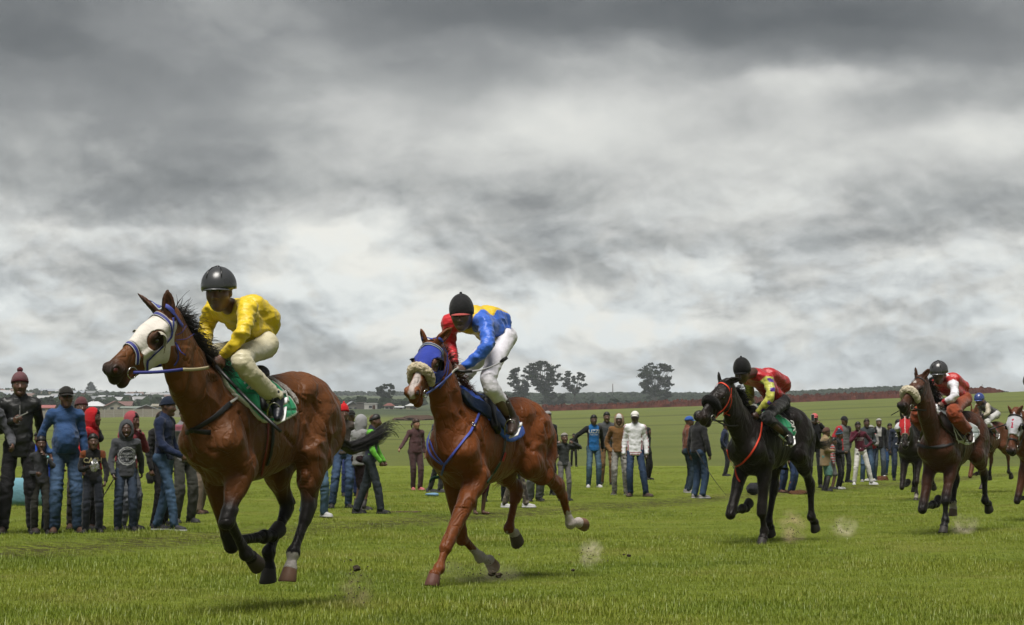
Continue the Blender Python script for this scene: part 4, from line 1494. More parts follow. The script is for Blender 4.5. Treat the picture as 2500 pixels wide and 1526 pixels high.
        if spec.get('collar', True):
            S.cone(nk - up * .03 * s, nk + up * .015 * s - fw * .008, .068 * s, .066 * s, .01, None, 0)
        for pr in spec.get('extra', ()):
            S.p.append(pr)
        def cut(D, ax):
            # hem: the cloth ends in a plane, open towards the legs; the sleeves hang past it
            G0 = ax[0][:, None, None] - a0[0]; G1 = ax[1][None, :, None] - a0[1]; G2 = ax[2][None, None, :] - a0[2]
            pl = -(G0 * up[0] + G1 * up[1] + G2 * up[2])
            lr = np.abs(G0 * lat[0] + G1 * lat[1] + G2 * lat[2])
            q = np.where(lr < .17 * s * fat * th + .03, pl, -1.0) if not spec.get('nocut') else pl * 0 - 1
            return np.maximum(D, q.astype(np.float32))
        V, F = S.mesh(h, 1, fn=cut)
        N = normals(V, F)
        foc = [(J['el' + sd], .12 * s) for sd in 'LR'] + [(J['sh' + sd], .10 * s) for sd in 'LR'] + [(pel + up * .1, .18 * s)]
        V = cloth_folds(V, N, spec.get('fold', .010) * s, 8 / s, spec.get('seed', 1) + 3, foc)
        as_obj(spec.get('top_name', 'jacket'), V, F, spec.get('pmat', M_CLOTH), paint(tp, V, N), root)
    # ---- hood (up)
    if spec.get('hood') is not None:
        S = Sdf()
        S.ell(C + B @ np.array([-.022, 0, .030]) * hs, np.array([.118, .105, .122]) * hs, B, .02)
        S.ell(C + B @ np.array([-.010, 0, -.060]) * hs, np.array([.095, .098, .090]) * hs, B, .05)
        S.cone(nk - up * .02, C + B @ np.array([-.03, 0, -.06]) * hs, .095 * s, .09 * hs, .05)
        S.ell(C + B @ np.array([.115, 0, -.022]) * hs, np.array([.090, .072, .105]) * hs, B, .02, 0, '-')
        S.ell(C + B @ np.array([.03, 0, -.022]) * hs, np.array([.080, .072, .100]) * hs, B, .01, 0, '-')
        V, F = S.mesh(h * .9, 1)
        N = normals(V, F)
        V = cloth_folds(V, N, .006 * s, 9, spec.get('seed', 1) + 5)
        as_obj('hood', V, F, M_CLOTH, paint(spec['hood'], V, N), root)
    hat = spec.get('hat')
    if hat:
        kind, c1 = hat[0], hat[1]
        nm = {'hair': 'hair', 'afro': 'hair', 'bun': 'hair', 'cap': 'cap', 'helmet': 'helmet', 'skull': 'helmet'}.get(kind, 'beanie' if kind != 'kufi' else 'cap')
        mt = M_GLOSS if kind == 'helmet' else (M_HAIR if nm == 'hair' else M_CLOTH)
        hat_geo(kind, C, B, hs, c1, hat[2] if len(hat) > 2 else None).obj(nm, mt, root, usecol=True)
    if spec.get('shades'):
        g = Geo()
        for sg in (-1, 1):
            g.blob(C + B @ (np.array([.098, sg * .034, .008]) * hs), np.array([.008, .026, .018]) * hs, B, (.01, .01, .012), 8, 6)
            g.tube([C + B @ (np.array([.092, sg * .058, .012]) * hs), C + B @ (np.array([.0, sg * .086, .012]) * hs)], .003, 4, (.01, .01, .01))
        g.obj('sunglasses', M_GLOSS, root, usecol=True)
    # ---- shoes
    sh_ = spec.get('shoes')
    if sh_ is not None:
        for sd in 'LR':
            g = shoe_geo(np.array(J['an' + sd]), J['toe' + sd], J.get('foot_up', (0, 0, 1)), s, sh_[0], sh_[1] if len(sh_) > 1 else (0.07, 0.065, 0.06))
            if spec.get('boots'):
                an, kn = np.array(J['an' + sd]), np.array(J['kn' + sd])
                g.tube([an - (kn - an) * .06, an, an + (kn - an) * .3, an + (kn - an) * spec['boots']], [.05 * s, .048 * s, .056 * s, .062 * s], 10, sh_[0])
            g.obj('shoe' if not spec.get('boots') else 'boot', M_RUBBER, root, usecol=True)
    return root, S

# ---------------------------------------------------------------- standing pose
def stand_joints(hgt, pose):
    """pose keys: lean, stance, step, headyaw, headpitch, armL, armR: preset names or (elbow, wrist) offsets in shoulder units"""
    s = hgt / 1.75
    J = {}
    st = pose.get('stance', .12); step = pose.get('step', 0.0)
    pel = np.array([pose.get('px', 0.0), pose.get('py', 0.0), .96]) ; lean = pose.get('lean', 0.0); side = pose.get('side', 0.0)
    che = pel + np.array([math.sin(lean) * .36, side * .3, math.cos(lean) * .36])
    tw = pose.get('twist', 0.0)
    l = np.array([-math.sin(tw), math.cos(tw), 0.0]); f = np.array([math.cos(tw), math.sin(tw), 0])
    up = unit(che - pel)
    sl = pose.get('slope', 0.0)
    J['pelvis'] = pel; J['chest'] = che; J['neck'] = che + up * .155 + f * .01
    hy = pose.get('yaw', 0.0); hp = pose.get('pitch', 0.0)
    face = np.array([math.cos(hy) * math.cos(hp), math.sin(hy) * math.cos(hp), -math.sin(hp)])
    J['head'] = J['neck'] + up * .125 + f * .025 + face * .012
    J['face'] = face
    for sd, sg in (('L', 1), ('R', -1)):
        sh = che + l * sg * .158 + up * (.072 + sl * sg)
        J['sh' + sd] = sh
        a = pose.get('arm' + sd, 'down')
        D = lambda x, y, z: f * x + l * sg * y + np.array([0, 0, z])
        if a == 'down': e, w = D(-.03, .06, -.28), D(.03, .075, -.53)
        elif a == 'pocket': e, w = D(-.08, .11, -.27), D(.03, .02, -.47)
        elif a == 'front': e, w = D(-.02, .07, -.28), D(.20, -.05, -.30)
        elif a == 'phone': e, w = D(.02, .07, -.27), D(.20, -.08, -.18)
        elif a == 'photo': e, w = D(.18, .12, -.16), D(.32, -.02, .08)
        elif a == 'mouth': e, w = D(.12, .08, -.20), D(.17, -.10, .02)
        elif a == 'up': e, w = D(.08, .26, -.02), D(.12, .06, .10)
        elif a == 'out': e, w = D(.06, .16, -.24), D(.18, .30, -.38)
        elif a == 'back': e, w = D(-.16, .08, -.24), D(-.22, .10, -.46)
        elif a == 'swing': e, w = D(.05, .08, -.28), D(.18, .05, -.48)
        elif a == 'hip': e, w = D(-.06, .20, -.22), D(.05, .05, -.36)
        else: e, w = D(*a[0]), D(*a[1])
        J['el' + sd] = sh + e; J['wr' + sd] = sh + w
        if a in ('pocket',): J['hd' + sd] = np.array([.3, -.2 * sg, -1])
        hp_ = pel + l * sg * .085 - np.array([0, 0, .03])
        J['hip' + sd] = hp_
        ph = pose.get('foot' + sd)
        an = np.array([0.0, sg * st, .075]) if ph is None else np.array([ph[0], ph[1], ph[2] if len(ph) > 2 else .075])
        mid = (hp_ + an) / 2
        half = np.linalg.norm(hp_ - an) / 2
        b = math.sqrt(max(.0009, .437 ** 2 - half ** 2))
        kd = unit(np.array([1.0, sg * pose.get('splay', .12), 0]))
        J['kn' + sd] = mid + kd * b
        J['an' + sd] = an
        J['toe' + sd] = np.array(pose.get('toe' + sd, (1.0, sg * .25, 0)), float)
    return {k: (v * s if k not in ('face', 'headup') and not k.startswith('toe') and not k.startswith('hd') else v) for k, v in J.items()}, s

def place(px_, py_foot):
    """ground point under a pixel on the flat turf"""
    D = (EYE - 0.09) * FPX / (py_foot - HORIZON)
    for _ in range(6):
        p = at(px_, py_foot, D)
        D = (EYE - gz(p[0], p[1])) * FPX / (py_foot - HORIZON)
    p = at(px_, py_foot, D)
    return p

def spectator(px_, ytop, yfoot, facing, pose, spec, hat_extra=0.0):
    """facing in degrees: 0 looks at the camera, + turns to its right in the picture (towards +X)"""
    p = place(px_, yfoot); p[2] = gz(p[0], p[1])
    hgt = (yfoot - ytop) / (FPX / p[1]) - hat_extra
    J, s = stand_joints(hgt, pose)
    a = R(facing)
    X = np.array([math.sin(a), -math.cos(a), 0]); Yl = np.cross([0, 0, 1], X)
    M = frame_matrix(X, Yl, (0, 0, 1), p)
    spec = dict(spec); spec['scale'] = s
    if hgt < 1.45: spec.setdefault('head_scale', s * (1 + (1.45 - hgt) * .42))
    if 'head_scale' in spec:
        k = spec['head_scale'] / s
        J['head'] = J['neck'] + (J['head'] - J['neck']) * k
    h = .0115 if p[1] < 32 else (.015 if p[1] < 45 else .019)
    h = max(.0105, h * min(1, s + .1))
    root, _ = build_person(M, J, spec, h)
    return root, J, s, p
# ================================================================ horses
class HFrame:
    """a horse's own space: X forward, Y to its left, Z up, origin on the ground below the withers"""
    def __init__(s, px_, py_, D, heading):
        a = R(heading)
        s.X = np.array([-math.sin(a), -math.cos(a), 0.0])
        s.Y = np.array([math.cos(a), -math.sin(a), 0.0])
        s.Z = np.array([0, 0, 1.0])
        w = at(px_, py_, D)
        s.O = np.array([w[0], w[1], 0.0])
        s.wz = w[2]
        s.B = np.array([s.X, s.Y, s.Z]).T
        s.M = frame_matrix(s.X, s.Y, s.Z, s.O)
    def loc(s, P):
        return (np.asarray(P, float) - s.O) @ s.B
    def wor(s, P):
        return np.asarray(P, float) @ s.B.T + s.O
    def J(s, px_, py_, lat=0.0):
        d = ray(px_, py_)
        t = (lat - (CAM - s.O) @ s.Y) / (d @ s.Y)
        return s.loc(CAM + d * t)
    def pix(s, P):
        return project(s.wor(P))

def head_frame(F, poll, muz_px, L=0.60, roll=0.0, sgn=-1):
    """axis of the head from the poll to a pixel of the muzzle, real length L, coming towards the camera"""
    Pw = F.wor(poll)
    d = unit(ray(*muz_px))
    oc = CAM - Pw
    b = oc @ d; c = oc @ oc - L * L
    disc = b * b - c
    t = -b + sgn * math.sqrt(max(disc, 0))
    Mw = CAM + d * t
    if disc < 0: Mw = Pw + unit(Mw - Pw) * L
    ax = unit(F.loc(Mw) - poll)
    side = unit(np.cross([0, 0, 1], ax))         # left of the head
    nz = np.cross(ax, side)
    c_, s_ = math.cos(R(roll)), math.sin(R(roll))
    side2 = side * c_ + nz * s_
    nz2 = np.cross(ax, side2)
    return np.array([ax, side2, nz2]).T

def horse_head(S, P0, B, tag_=10, s=1.0):
    P = lambda x, y, z: P0 + B @ (np.array([x, y, z]) * s)
    e = lambda c, r, k=.03, op='+': S.ell(P(*c), np.array(r) * s, B, k, tag_, op)
    Y = B[:, 1]
    co = lambda a, b, ra, rb, k=.03, f=None, op='+': S.cone(P(*a), P(*b), ra * s, rb * s, k, None if f is None else (Y, f), tag_, op)
    e((.05, 0, -.045), (.115, .080, .085))
    e((.17, 0, -.045), (.125, .088, .085), .04)
    co((.15, 0, -.085), (.47, 0, -.068), .105, .062, .04, .62)
    co((.18, 0, -.02), (.50, 0, -.030), .052, .040, .03, .85)
    for g in (-1, 1):
        e((.13, g * .045, -.140), (.120, .032, .100), .03)
        e((.185, g * .078, -.022), (.042, .024, .026), .025)       # brow
        e((.202, g * .092, -.050), (.024, .014, .017), .012, '-')
        co((.21, g * .070, -.080), (.36, g * .050, -.080), .015, .009, .02)   # cheekbone
        co((.06, g * .06, -.02), (.15, g * .072, -.02), .022, .020, .03)
        e((.555, g * .043, -.035), (.040, .026, .036), .02)
        e((.572, g * .060, -.036), (.022, .013, .021), .010, '-')
        e((.50, g * .052, -.134), (.060, .016, .006), .006, '-')
    co((.24, 0, -.175), (.50, 0, -.148), .044, .033, .03)
    e((.530, 0, -.066), (.072, .057, .062), .03)
    e((.572, 0, -.108), (.034, .042, .036), .02)
    e((.522, 0, -.168), (.044, .037, .032), .02)

def strap_path(bvh, pts, off):
    """pts: list of (origin, target) pairs in local space: cast and lift off the surface"""
    out = []
    for o, t in pts:
        d = Vector(t) - Vector(o)
        hit = bvh.ray_cast(Vector(o), d.normalized(), 200.0)
        if hit[0] is None:
            out.append(None); continue
        n = hit[1]
        if n.dot(d) > 0: n = -n
        out.append((np.array(hit[0] + n * off), np.array(n)))
    return [q for q in out if q is not None]

def smooth_pts(P, n=3, it=1):
    P = np.asarray(P, float)
    for _ in range(it):
        Q = P.copy(); Q[1:-1] = .25 * P[:-2] + .5 * P[1:-1] + .25 * P[2:]; P = Q
    return P

def resample(P, step):
    P = np.asarray(P, float)
    d = np.concatenate([[0], np.cumsum(np.linalg.norm(np.diff(P, axis=0), axis=1))])
    n = max(2, int(d[-1] / step) + 1)
    t = np.linspace(0, d[-1], n)
    return np.stack([np.interp(t, d, P[:, i]) for i in range(P.shape[1])], 1)

class Horse:
    def __init__(s, F, spec):
        s.F = F; s.spec = spec
        h = spec.get('h', .011)
        k = spec.get('size', 1.0)
        s.hk = k * spec.get('head_k', 1.10)
        wz = F.wz + spec.get('dz', 0.0)
        pit = R(spec.get('pitch', 0.0))
        cp, sp = math.cos(pit), math.sin(pit)
        def T(x, y, z):
            """anatomical place relative to the withers (1.62 m up); pitch lifts the forehand"""
            dx, dz = x * k * .93, (z - 1.62) * k
            return np.array([dx * cp - dz * sp * 1.0, y * k * .9, wz + dz * cp + dx * sp])
        s.T = T
        S = Sdf(); Y = np.array([0, 1.0, 0])
        q = lambda f: (Y, f)
        # trunk
        S.chain([T(.10, 0, 1.20), T(-.15, 0, 1.205), T(-.45, 0, 1.205), T(-.74, 0, 1.27)], [.325 * k, .368 * k, .325 * k, .262 * k], .05, q(.66), 1, 3)
        S.cone(T(.22, 0, 1.15), T(.10, 0, 1.02), .225 * k, .21 * k, .06, q(.80), 1)
        S.cone(T(.10, 0, 1.45), T(-.33, 0, 1.43), .165 * k, .11 * k, .05, q(.5), 1)
        S.cone(T(-.33, 0, 1.40), T(-.80, 0, 1.44), .13 * k, .15 * k, .06, q(.9), 1)
        S.chain([T(-.72, 0, 1.40), T(-.95, 0, 1.41), T(-1.13, 0, 1.33)], [.18 * k, .185 * k, .125 * k], .05, q(1.0), 1, 2)
        for g in (-1, 1):
            S.ell(T(-.90, g * .13, 1.30), np.array([.24, .125, .235]) * k, None, .05, 1)
            S.cone(T(.01, g * .085, 1.47), T(.29, g * .145, 1.13), .075 * k, .105 * k, .04, None, 1)
            S.ell(T(.325, g * .085, 1.08), np.array([.085, .085, .125]) * k, None, .03, 1)
            S.ell(T(.02, g * .165, 1.13), np.array([.14, .060, .15]) * k, None, .035, 1)
            S.ell(T(-.735, g * .175, 1.455), np.array([.06, .05, .05]) * k, None, .09, 1)   # point of hip
        # legs
        s.legs = {}; kb = k; bo = k * spec.get('bone', 1.15)
        for nm in ('LF', 'RF', 'LH', 'RH'):
            g = 1 if nm[0] == 'L' else -1
            L = [np.array(p, float) for p in spec['legs'][nm]]
            if nm[1] == 'F':
                el = spec.get('elbow', {}).get(nm)
                el = T(.06, g * .155, .985) if el is None else np.array(el)
                kn, fe, co_ = L[0], L[1], L[2]
                S.chain([T(.30, g * .14, 1.10), el], [.115 * k, .105 * k], .05, None, 1, 1)
                d = unit(kn - el); ln = np.linalg.norm(kn - el)
                S.chain([el, el + d * ln * .30, el + d * ln * .68, kn - d * .06], [.098 * k, .084 * k, .060 * k, .044 * bo], .04, None, 2, 2)
                cx = np.cross(d, Y)
                fr = unit(np.array([d[2], 0, -d[0]])) * -1
                S.ell(el + d * ln * .30 - fr * .02, np.array([.05, .055, .13]) * k, basis(np.cross(Y, d), d), .03, 2)
                S.cone(kn - d * .045 * k, kn + d * .035 * k, .047 * bo, .046 * bo, .02, None, 2)
                dc = unit(fe - kn)
                S.chain([kn + dc * .03, kn + dc * .10 * k, kn + (fe - kn) * .6, fe], [.040 * bo, .0315 * bo, .029 * bo, .038 * bo], .015, q(.85), 2, 2)
                back = unit(np.cross(dc, Y)); back = back if back @ np.array([-1, 0, .0]) > 0 or True else -back
                s.legs[nm] = (el, kn, fe, co_)
            else:
                st = T(-.80, g * .19, 1.03) if spec.get('stifle', {}).get(nm) is None else np.array(spec['stifle'][nm])
                ho, fe, co_ = L[0], L[1], L[2]
                S.cone(T(-.93, g * .14, 1.28), st, .205 * k, .125 * k, .06, (Y, .70), 1)
                mid = st + (ho - st) * .42
                S.chain([T(-1.13, g * .10, 1.34), T(-1.17, g * .125, 1.18), mid + (T(-1.17, g * .125, 1.18) - mid) * .4, mid], [.115 * k, .115 * k, .10 * k, .08 * k], .06, None, 1, 2)
                d = unit(ho - st); ln = np.linalg.norm(ho - st)
                S.chain([st, st + d * ln * .35, st + d * ln * .72, ho - d * .05], [.120 * k, .094 * k, .060 * k, .046 * bo], .05, (Y, .85), 3, 2)
                dc = unit(fe - ho)
                # point of hock stands out behind the joint
                bk = unit((unit(st - ho) + unit(fe - ho)) * -1.0)
                ph = ho + bk * .050 * k + unit(st - ho) * .045 * k
                S.cone(ho, ph, .046 * bo, .026 * bo, .025, (Y, .8), 3)
                S.cone(ph, mid + bk * .055 * k, .017 * k, .040 * k, .03, None, 3)
                S.cone(ho - d * .02, ho + dc * .06 * k, .047 * bo, .043 * bo, .02, (Y, .85), 3)
                S.chain([ho + dc * .05 * k, ho + (fe - ho) * .4, ho + (fe - ho) * .75, fe], [.041 * bo, .033 * bo, .031 * bo, .041 * bo], .015, (Y, .85), 3, 2)
                s.legs[nm] = (st, ho, fe, co_)
            S.ell(fe, np.array([.043, .040, .043]) * bo, None, .02, 3)
            S.chain([fe, fe + (co_ - fe) * .55, co_], [.036 * bo, .030 * bo, .043 * bo], .015, None, 3, 2)
        k = kb
        # neck and head
        poll = np.array(spec['poll'], float)
        s.HB = HB = spec['HB']; s.poll = poll
        nb = T(.20, 0, 1.27); nm_ = spec.get('neck_mid')
        hd = poll + HB @ np.array([-.005, 0, -.080]) * s.hk
        mid = (nb * .5 + hd * .5) + np.array([0, 0, -.01]) if nm_ is None else np.array(nm_)
        rr = spec.get('neck_r', (.255, .185, .125))
        nax = unit(np.cross(unit(hd - nb), [0, 0, 1])); nax = Y if abs(nax[1]) > .95 else nax
        S.chain([nb, mid, hd], [rr[0] * k, rr[1] * k, rr[2] * k], .05, (nax, .52), 1, 4)
        S.cone(T(-.02, 0, 1.52), mid + unit(np.array([-(hd - nb)[2], 0, (hd - nb)[0]])) * rr[1] * k * .62, .07 * k, .05 * k, .06, (nax, .6), 1)
        Sh = Sdf(); horse_head(Sh, poll, HB, 10, s.hk)
        s.Sh = Sh
        S.p += Sh.p
        # ears
        s.ear_in = []
        for g, key in ((1, 'earL'), (-1, 'earR')):
            b = poll + HB @ (np.array([.005, g * .052, .030]) * s.hk)
            tip = np.array(spec[key], float)
            d = unit(tip - b); ln = np.linalg.norm(tip - b)
            inn = spec.get('ear_face', unit(HB @ np.array([.7, g * .7, .2])))
            inn = unit(inn - (inn @ d) * d); w = np.cross(d, inn); s.ear_in.append(inn)
            S.chain([b, b + d * ln * .3, b + d * ln * .62, tip], [.036 * k, .044 * k, .037 * k, .012 * k], .02, (inn, .5), 12, 3)
            S.chain([b + d * ln * .22 + inn * .028 * k, b + d * ln * .5 + inn * .024 * k, b + d * ln * .8 + inn * .014 * k], [.022 * k, .023 * k, .010 * k], .004, None, 0, 2, '-')
        s.S = S
        V, Fc = S.mesh(h, 1)
        N = normals(V, Fc)
        # muscle relief: long bundles over quarter, shoulder and forearm
        am = spec.get('muscle', .006)
        pq = V * np.array([5.0, 5.0, 3.0]) / k
        pw = pq + 1.2 * np.stack([vnoise(pq * .8 + 2), vnoise(pq * .8 + 31), vnoise(pq * .8 + 57)], -1)
        rel = (1 - 2.2 * np.abs(vnoise(pw + 4))) * .55 + vnoise(pw * 2.1 + 11) * .35 - .2
        wq = smooth(-.35, -.8, V[:, 0] / k) + smooth(-.05, .2, V[:, 0] / k) * (V[:, 2] < wz + .1)
        body_zone = V[:, 2] > wz - .95 * k
        V = V + N * (rel * am * (.30 + 1.3 * wq) * body_zone * smooth(1.0, .6, np.abs(V[:, 0] + .3) / 1.6 / k))[:, None]
        # sculpted strokes, both flanks alike
        for (pts, dep, wid) in spec.get('strokes', ()):
            dep = dep * 1.8
            Pp = np.array([F.J(x, y, .24 * k)[[0, 2]] for x, y in pts])
            Pp = resample(Pp, .02)
            for i0 in range(0, len(V), 20000):
                v = V[i0:i0 + 20000]
                dd = np.sqrt(((v[:, None, [0, 2]] - Pp[None]) ** 2).sum(-1)).min(1)
                m = (np.abs(v[:, 1]) > .07) & (v[:, 2] > wz - 1.2)
                V[i0:i0 + 20000] = v - N[i0:i0 + 20000] * (dep * np.exp(-(dd / wid) ** 2) * m)[:, None]
        s.V, s.Fc = V, Fc
        N = normals(V, Fc)
        s.bvh = BVHTree.FromPolygons(V.tolist(), Fc.tolist())
        s.root = empty('racehorse', F.M)
        tag(s.root, spec['label'], 'horse')
        tg = S.tags_at(V)
        hc = (V - poll) @ HB / s.hk             # head coordinates
        col = spec['coat'](s, V, N, tg, hc)
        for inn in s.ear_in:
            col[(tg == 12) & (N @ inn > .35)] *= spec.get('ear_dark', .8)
        as_obj('body', V, Fc, M_COAT, col, s.root)
        # hooves
        for nm in ('LF', 'RF', 'LH', 'RH'):
            fe, co_ = s.legs[nm][2], s.legs[nm][3]
            L = spec['legs'][nm]
            ax = unit(co_ - fe)
            toe = np.array(L[3], float) if len(L) > 3 else ax
            toe = unit(toe)
            dwn = unit(ax * .55 + toe * .1) if len(L) < 5 else unit(np.array(L[4], float))
            fwd = toe - (toe @ dwn) * dwn; fwd = unit(fwd) if np.linalg.norm(fwd) > .05 else unit(np.cross(Y, dwn))
            sd_ = np.cross(dwn, fwd)
            g_ = Geo(); n = 14; V2 = []
            for (t, r0, fo) in ((-.006, .040, 0), (.004, .046, .002), (.040, .053, .010), (.078, .060, .022), (.084, .058, .022), (.080, .030, .02)):
                for j in range(n):
                    a = j / n * 2 * math.pi
                    ca, sa = math.cos(a), math.sin(a)
                    bk_ = .80 if ca < 0 else 1.0
                    V2.append(co_ + 1.18 * (dwn * (t - (.012 * max(0, -ca) if t > .03 else 0)) + fwd * (fo + ca * r0 * bk_) + sd_ * sa * r0 * .88) * k)
            Q = [(i * n + j, i * n + (j + 1) % n, (i + 1) * n + (j + 1) % n, (i + 1) * n + j) for i in range(5) for j in range(n)]
            Q = [x[::-1] for x in Q]
            hcol = spec.get('hoof', {}).get(nm, (.055, .045, .038))
            g_.add(np.array(V2), Q, [(5 * n, 5 * n + j + 1, 5 * n + j) for j in range(1, n - 1)], hcol)
            g_.obj('hoof', M_HOOF, s.root, usecol=True)
        # eyes
        for g in (-1, 1):
            ge = Geo()
            c = poll + HB @ (np.array([.200, g * .079, -.048]) * s.hk)
            ge.blob(c, np.array([.021, .016, .017]) * k, HB, (.012, .008, .006), 12, 8)
            if spec.get('eye_white'):
                ge.blob(c + HB @ np.array([-.006, g * .004, .004]), np.array([.019, .0155, .0155]) * k, HB, (.35, .3, .26), 10, 7)
                ge.blob(c + HB @ np.array([.004, g * .008, 0]), np.array([.011, .011, .011]) * k, HB, (.012, .008, .006), 10, 7)
            ge.obj('eye', M_EYE, s.root, usecol=True)
        # nostril linings
        for g in (-1, 1):
            ge = Geo()
            c = poll + HB @ (np.array([.569, g * .050, -.036]) * s.hk)
            ge.blob(c, np.array([.024, .011, .022]) * k, HB, spec.get('nostril', (.03, .012, .010)), 10, 6)
            ge.obj('nostril', M_SKIN, s.root, usecol=True)

    # ---- helpers for tack
    def hp(s, x, y, z):
        return s.poll + s.HB @ (np.array([x, y, z]) * s.hk)

    def around(s, x0, z0, tilt, a0, a1, n=28, off=.006):
        """points on the head surface around the axis; angle 0 = forehead side, + to its left"""
        pts = []
        for a in np.linspace(R(a0), R(a1), n):
            dirv = np.array([0, math.sin(a), math.cos(a)])
            c = np.array([x0 - tilt * math.cos(a), 0, z0])
            o = c + dirv * .4
            pts.append((s.hp(*o), s.hp(*c)))
        return strap_path(s.bvh, pts, off)

    def headline(s, pts, off=.006, step=.015):
        """pts (x, angle) in head cylinder coordinates"""
        P = resample(np.array([(x, a / 300.0) for x, a in pts]), step * .6)
        pr = []
        for x, a in P:
            a = R(a * 300)
            d = np.array([0, math.sin(a), math.cos(a)])
            c = np.array([x, 0, -.08])
            pr.append((s.hp(*(c + d * .4)), s.hp(*c)))
        return strap_path(s.bvh, pr, off)

    def pxline(s, pts, off=.008, step=4.0, bvh=None):
        P = resample(np.array(pts, float), step)
        o = s.F.loc(CAM)
        out = []
        for x, y in P:
            d = s.F.loc(CAM + ray(x, y)) - o
            out.append((o, o + d))
        return strap_path(bvh or s.bvh, out, off)

    def ribbon(s, name, pn, w, mat, col, thick=.16, mirror=False, parent=None, kind=None, close=False):
        if len(pn) < 2:
            print('strap missed', name); return None
        P = smooth_pts([p for p, _ in pn], it=2); Nn = np.array([n for _, n in pn])
        if mirror:
            Geo().tube(P * np.array([1, -1, 1]), w * .85, 8, col, flat=thick, fdir=Nn * np.array([1, -1, 1])).obj(name, mat, parent or s.root, usecol=True)
        return Geo().tube(P, w * .85, 8, col, flat=thick, fdir=Nn).obj(name, mat, parent or s.root, usecol=True)

    def shell(s, name, sdf_prims, off, region, mat, col, h, parent=None, fold=0.0, post=None):
        """a close fitting covering: the body's own surface grown by off, kept inside region(x,y,z) < 0"""
        S2 = Sdf(); S2.p = list(sdf_prims)
        lo, hi = region['box']
        D, lo2, h = S2.field(h, lo, hi, grow=off + .01)
        ax = [(lo2[i] + h * np.arange(D.shape[i])).astype(np.float32) for i in range(3)]
        G = np.stack(np.meshgrid(*ax, indexing='ij'), -1)
        D = D - off
        rg = region['fn'](G)
        D = np.maximum(D, rg)
        V, Fq = nets(D, lo2, h, 1)
        if fold:
            N = normals(V, Fq)
            V = cloth_folds(V, N, fold, 9, 2)
        if post is not None:
            V = post(V, normals(V, Fq))
        N = normals(V, Fq)
        return as_obj(name, V, Fq, mat, paint(col, V, N), parent or s.root), V, Fq

def poly_sdf(P2, poly):
    """signed distance (negative inside) to a 2-D polygon; P2 (...,2)"""
    poly = np.asarray(poly, float)
    d = np.full(P2.shape[:-1], 1e9); ins = np.zeros(P2.shape[:-1], bool)
    n = len(poly)
    for i in range(n):
        a = poly[i]; b = poly[(i + 1) % n]
        e = b - a; w = P2 - a
        t = np.clip((w @ e) / (e @ e), 0, 1)
        q = w - t[..., None] * e
        d = np.minimum(d, (q * q).sum(-1))
        c = ((a[1] <= P2[..., 1]) != (b[1] <= P2[..., 1])) & (P2[..., 0] < (b[0] - a[0]) * (P2[..., 1] - a[1]) / ((b[1] - a[1]) + 1e-12) + a[0])
        ins ^= c
    d = np.sqrt(d)
    return np.where(ins, -d, d)

def round_poly(pts, it=2):
    P = np.asarray(pts, float)
    for _ in range(it):
        Q = np.roll(P, -1, axis=0)
        P = np.stack([P * .75 + Q * .25, P * .25 + Q * .75], 1).reshape(-1, 2)
    return P

def seg_param(V, pts):
    """running parameter (segment index + t) of the nearest point on a polyline"""
    best = np.full(len(V), 1e9); out = np.zeros(len(V))
    for i in range(len(pts) - 1):
        a, b = np.asarray(pts[i]), np.asarray(pts[i + 1]); e = b - a
        t = np.clip(((V - a) @ e) / (e @ e), 0, 1)
        d = np.linalg.norm(V - a - t[:, None] * e, axis=1)
        m = d < best
        best[m] = d[m]; out[m] = i + t[m]
    return out, best

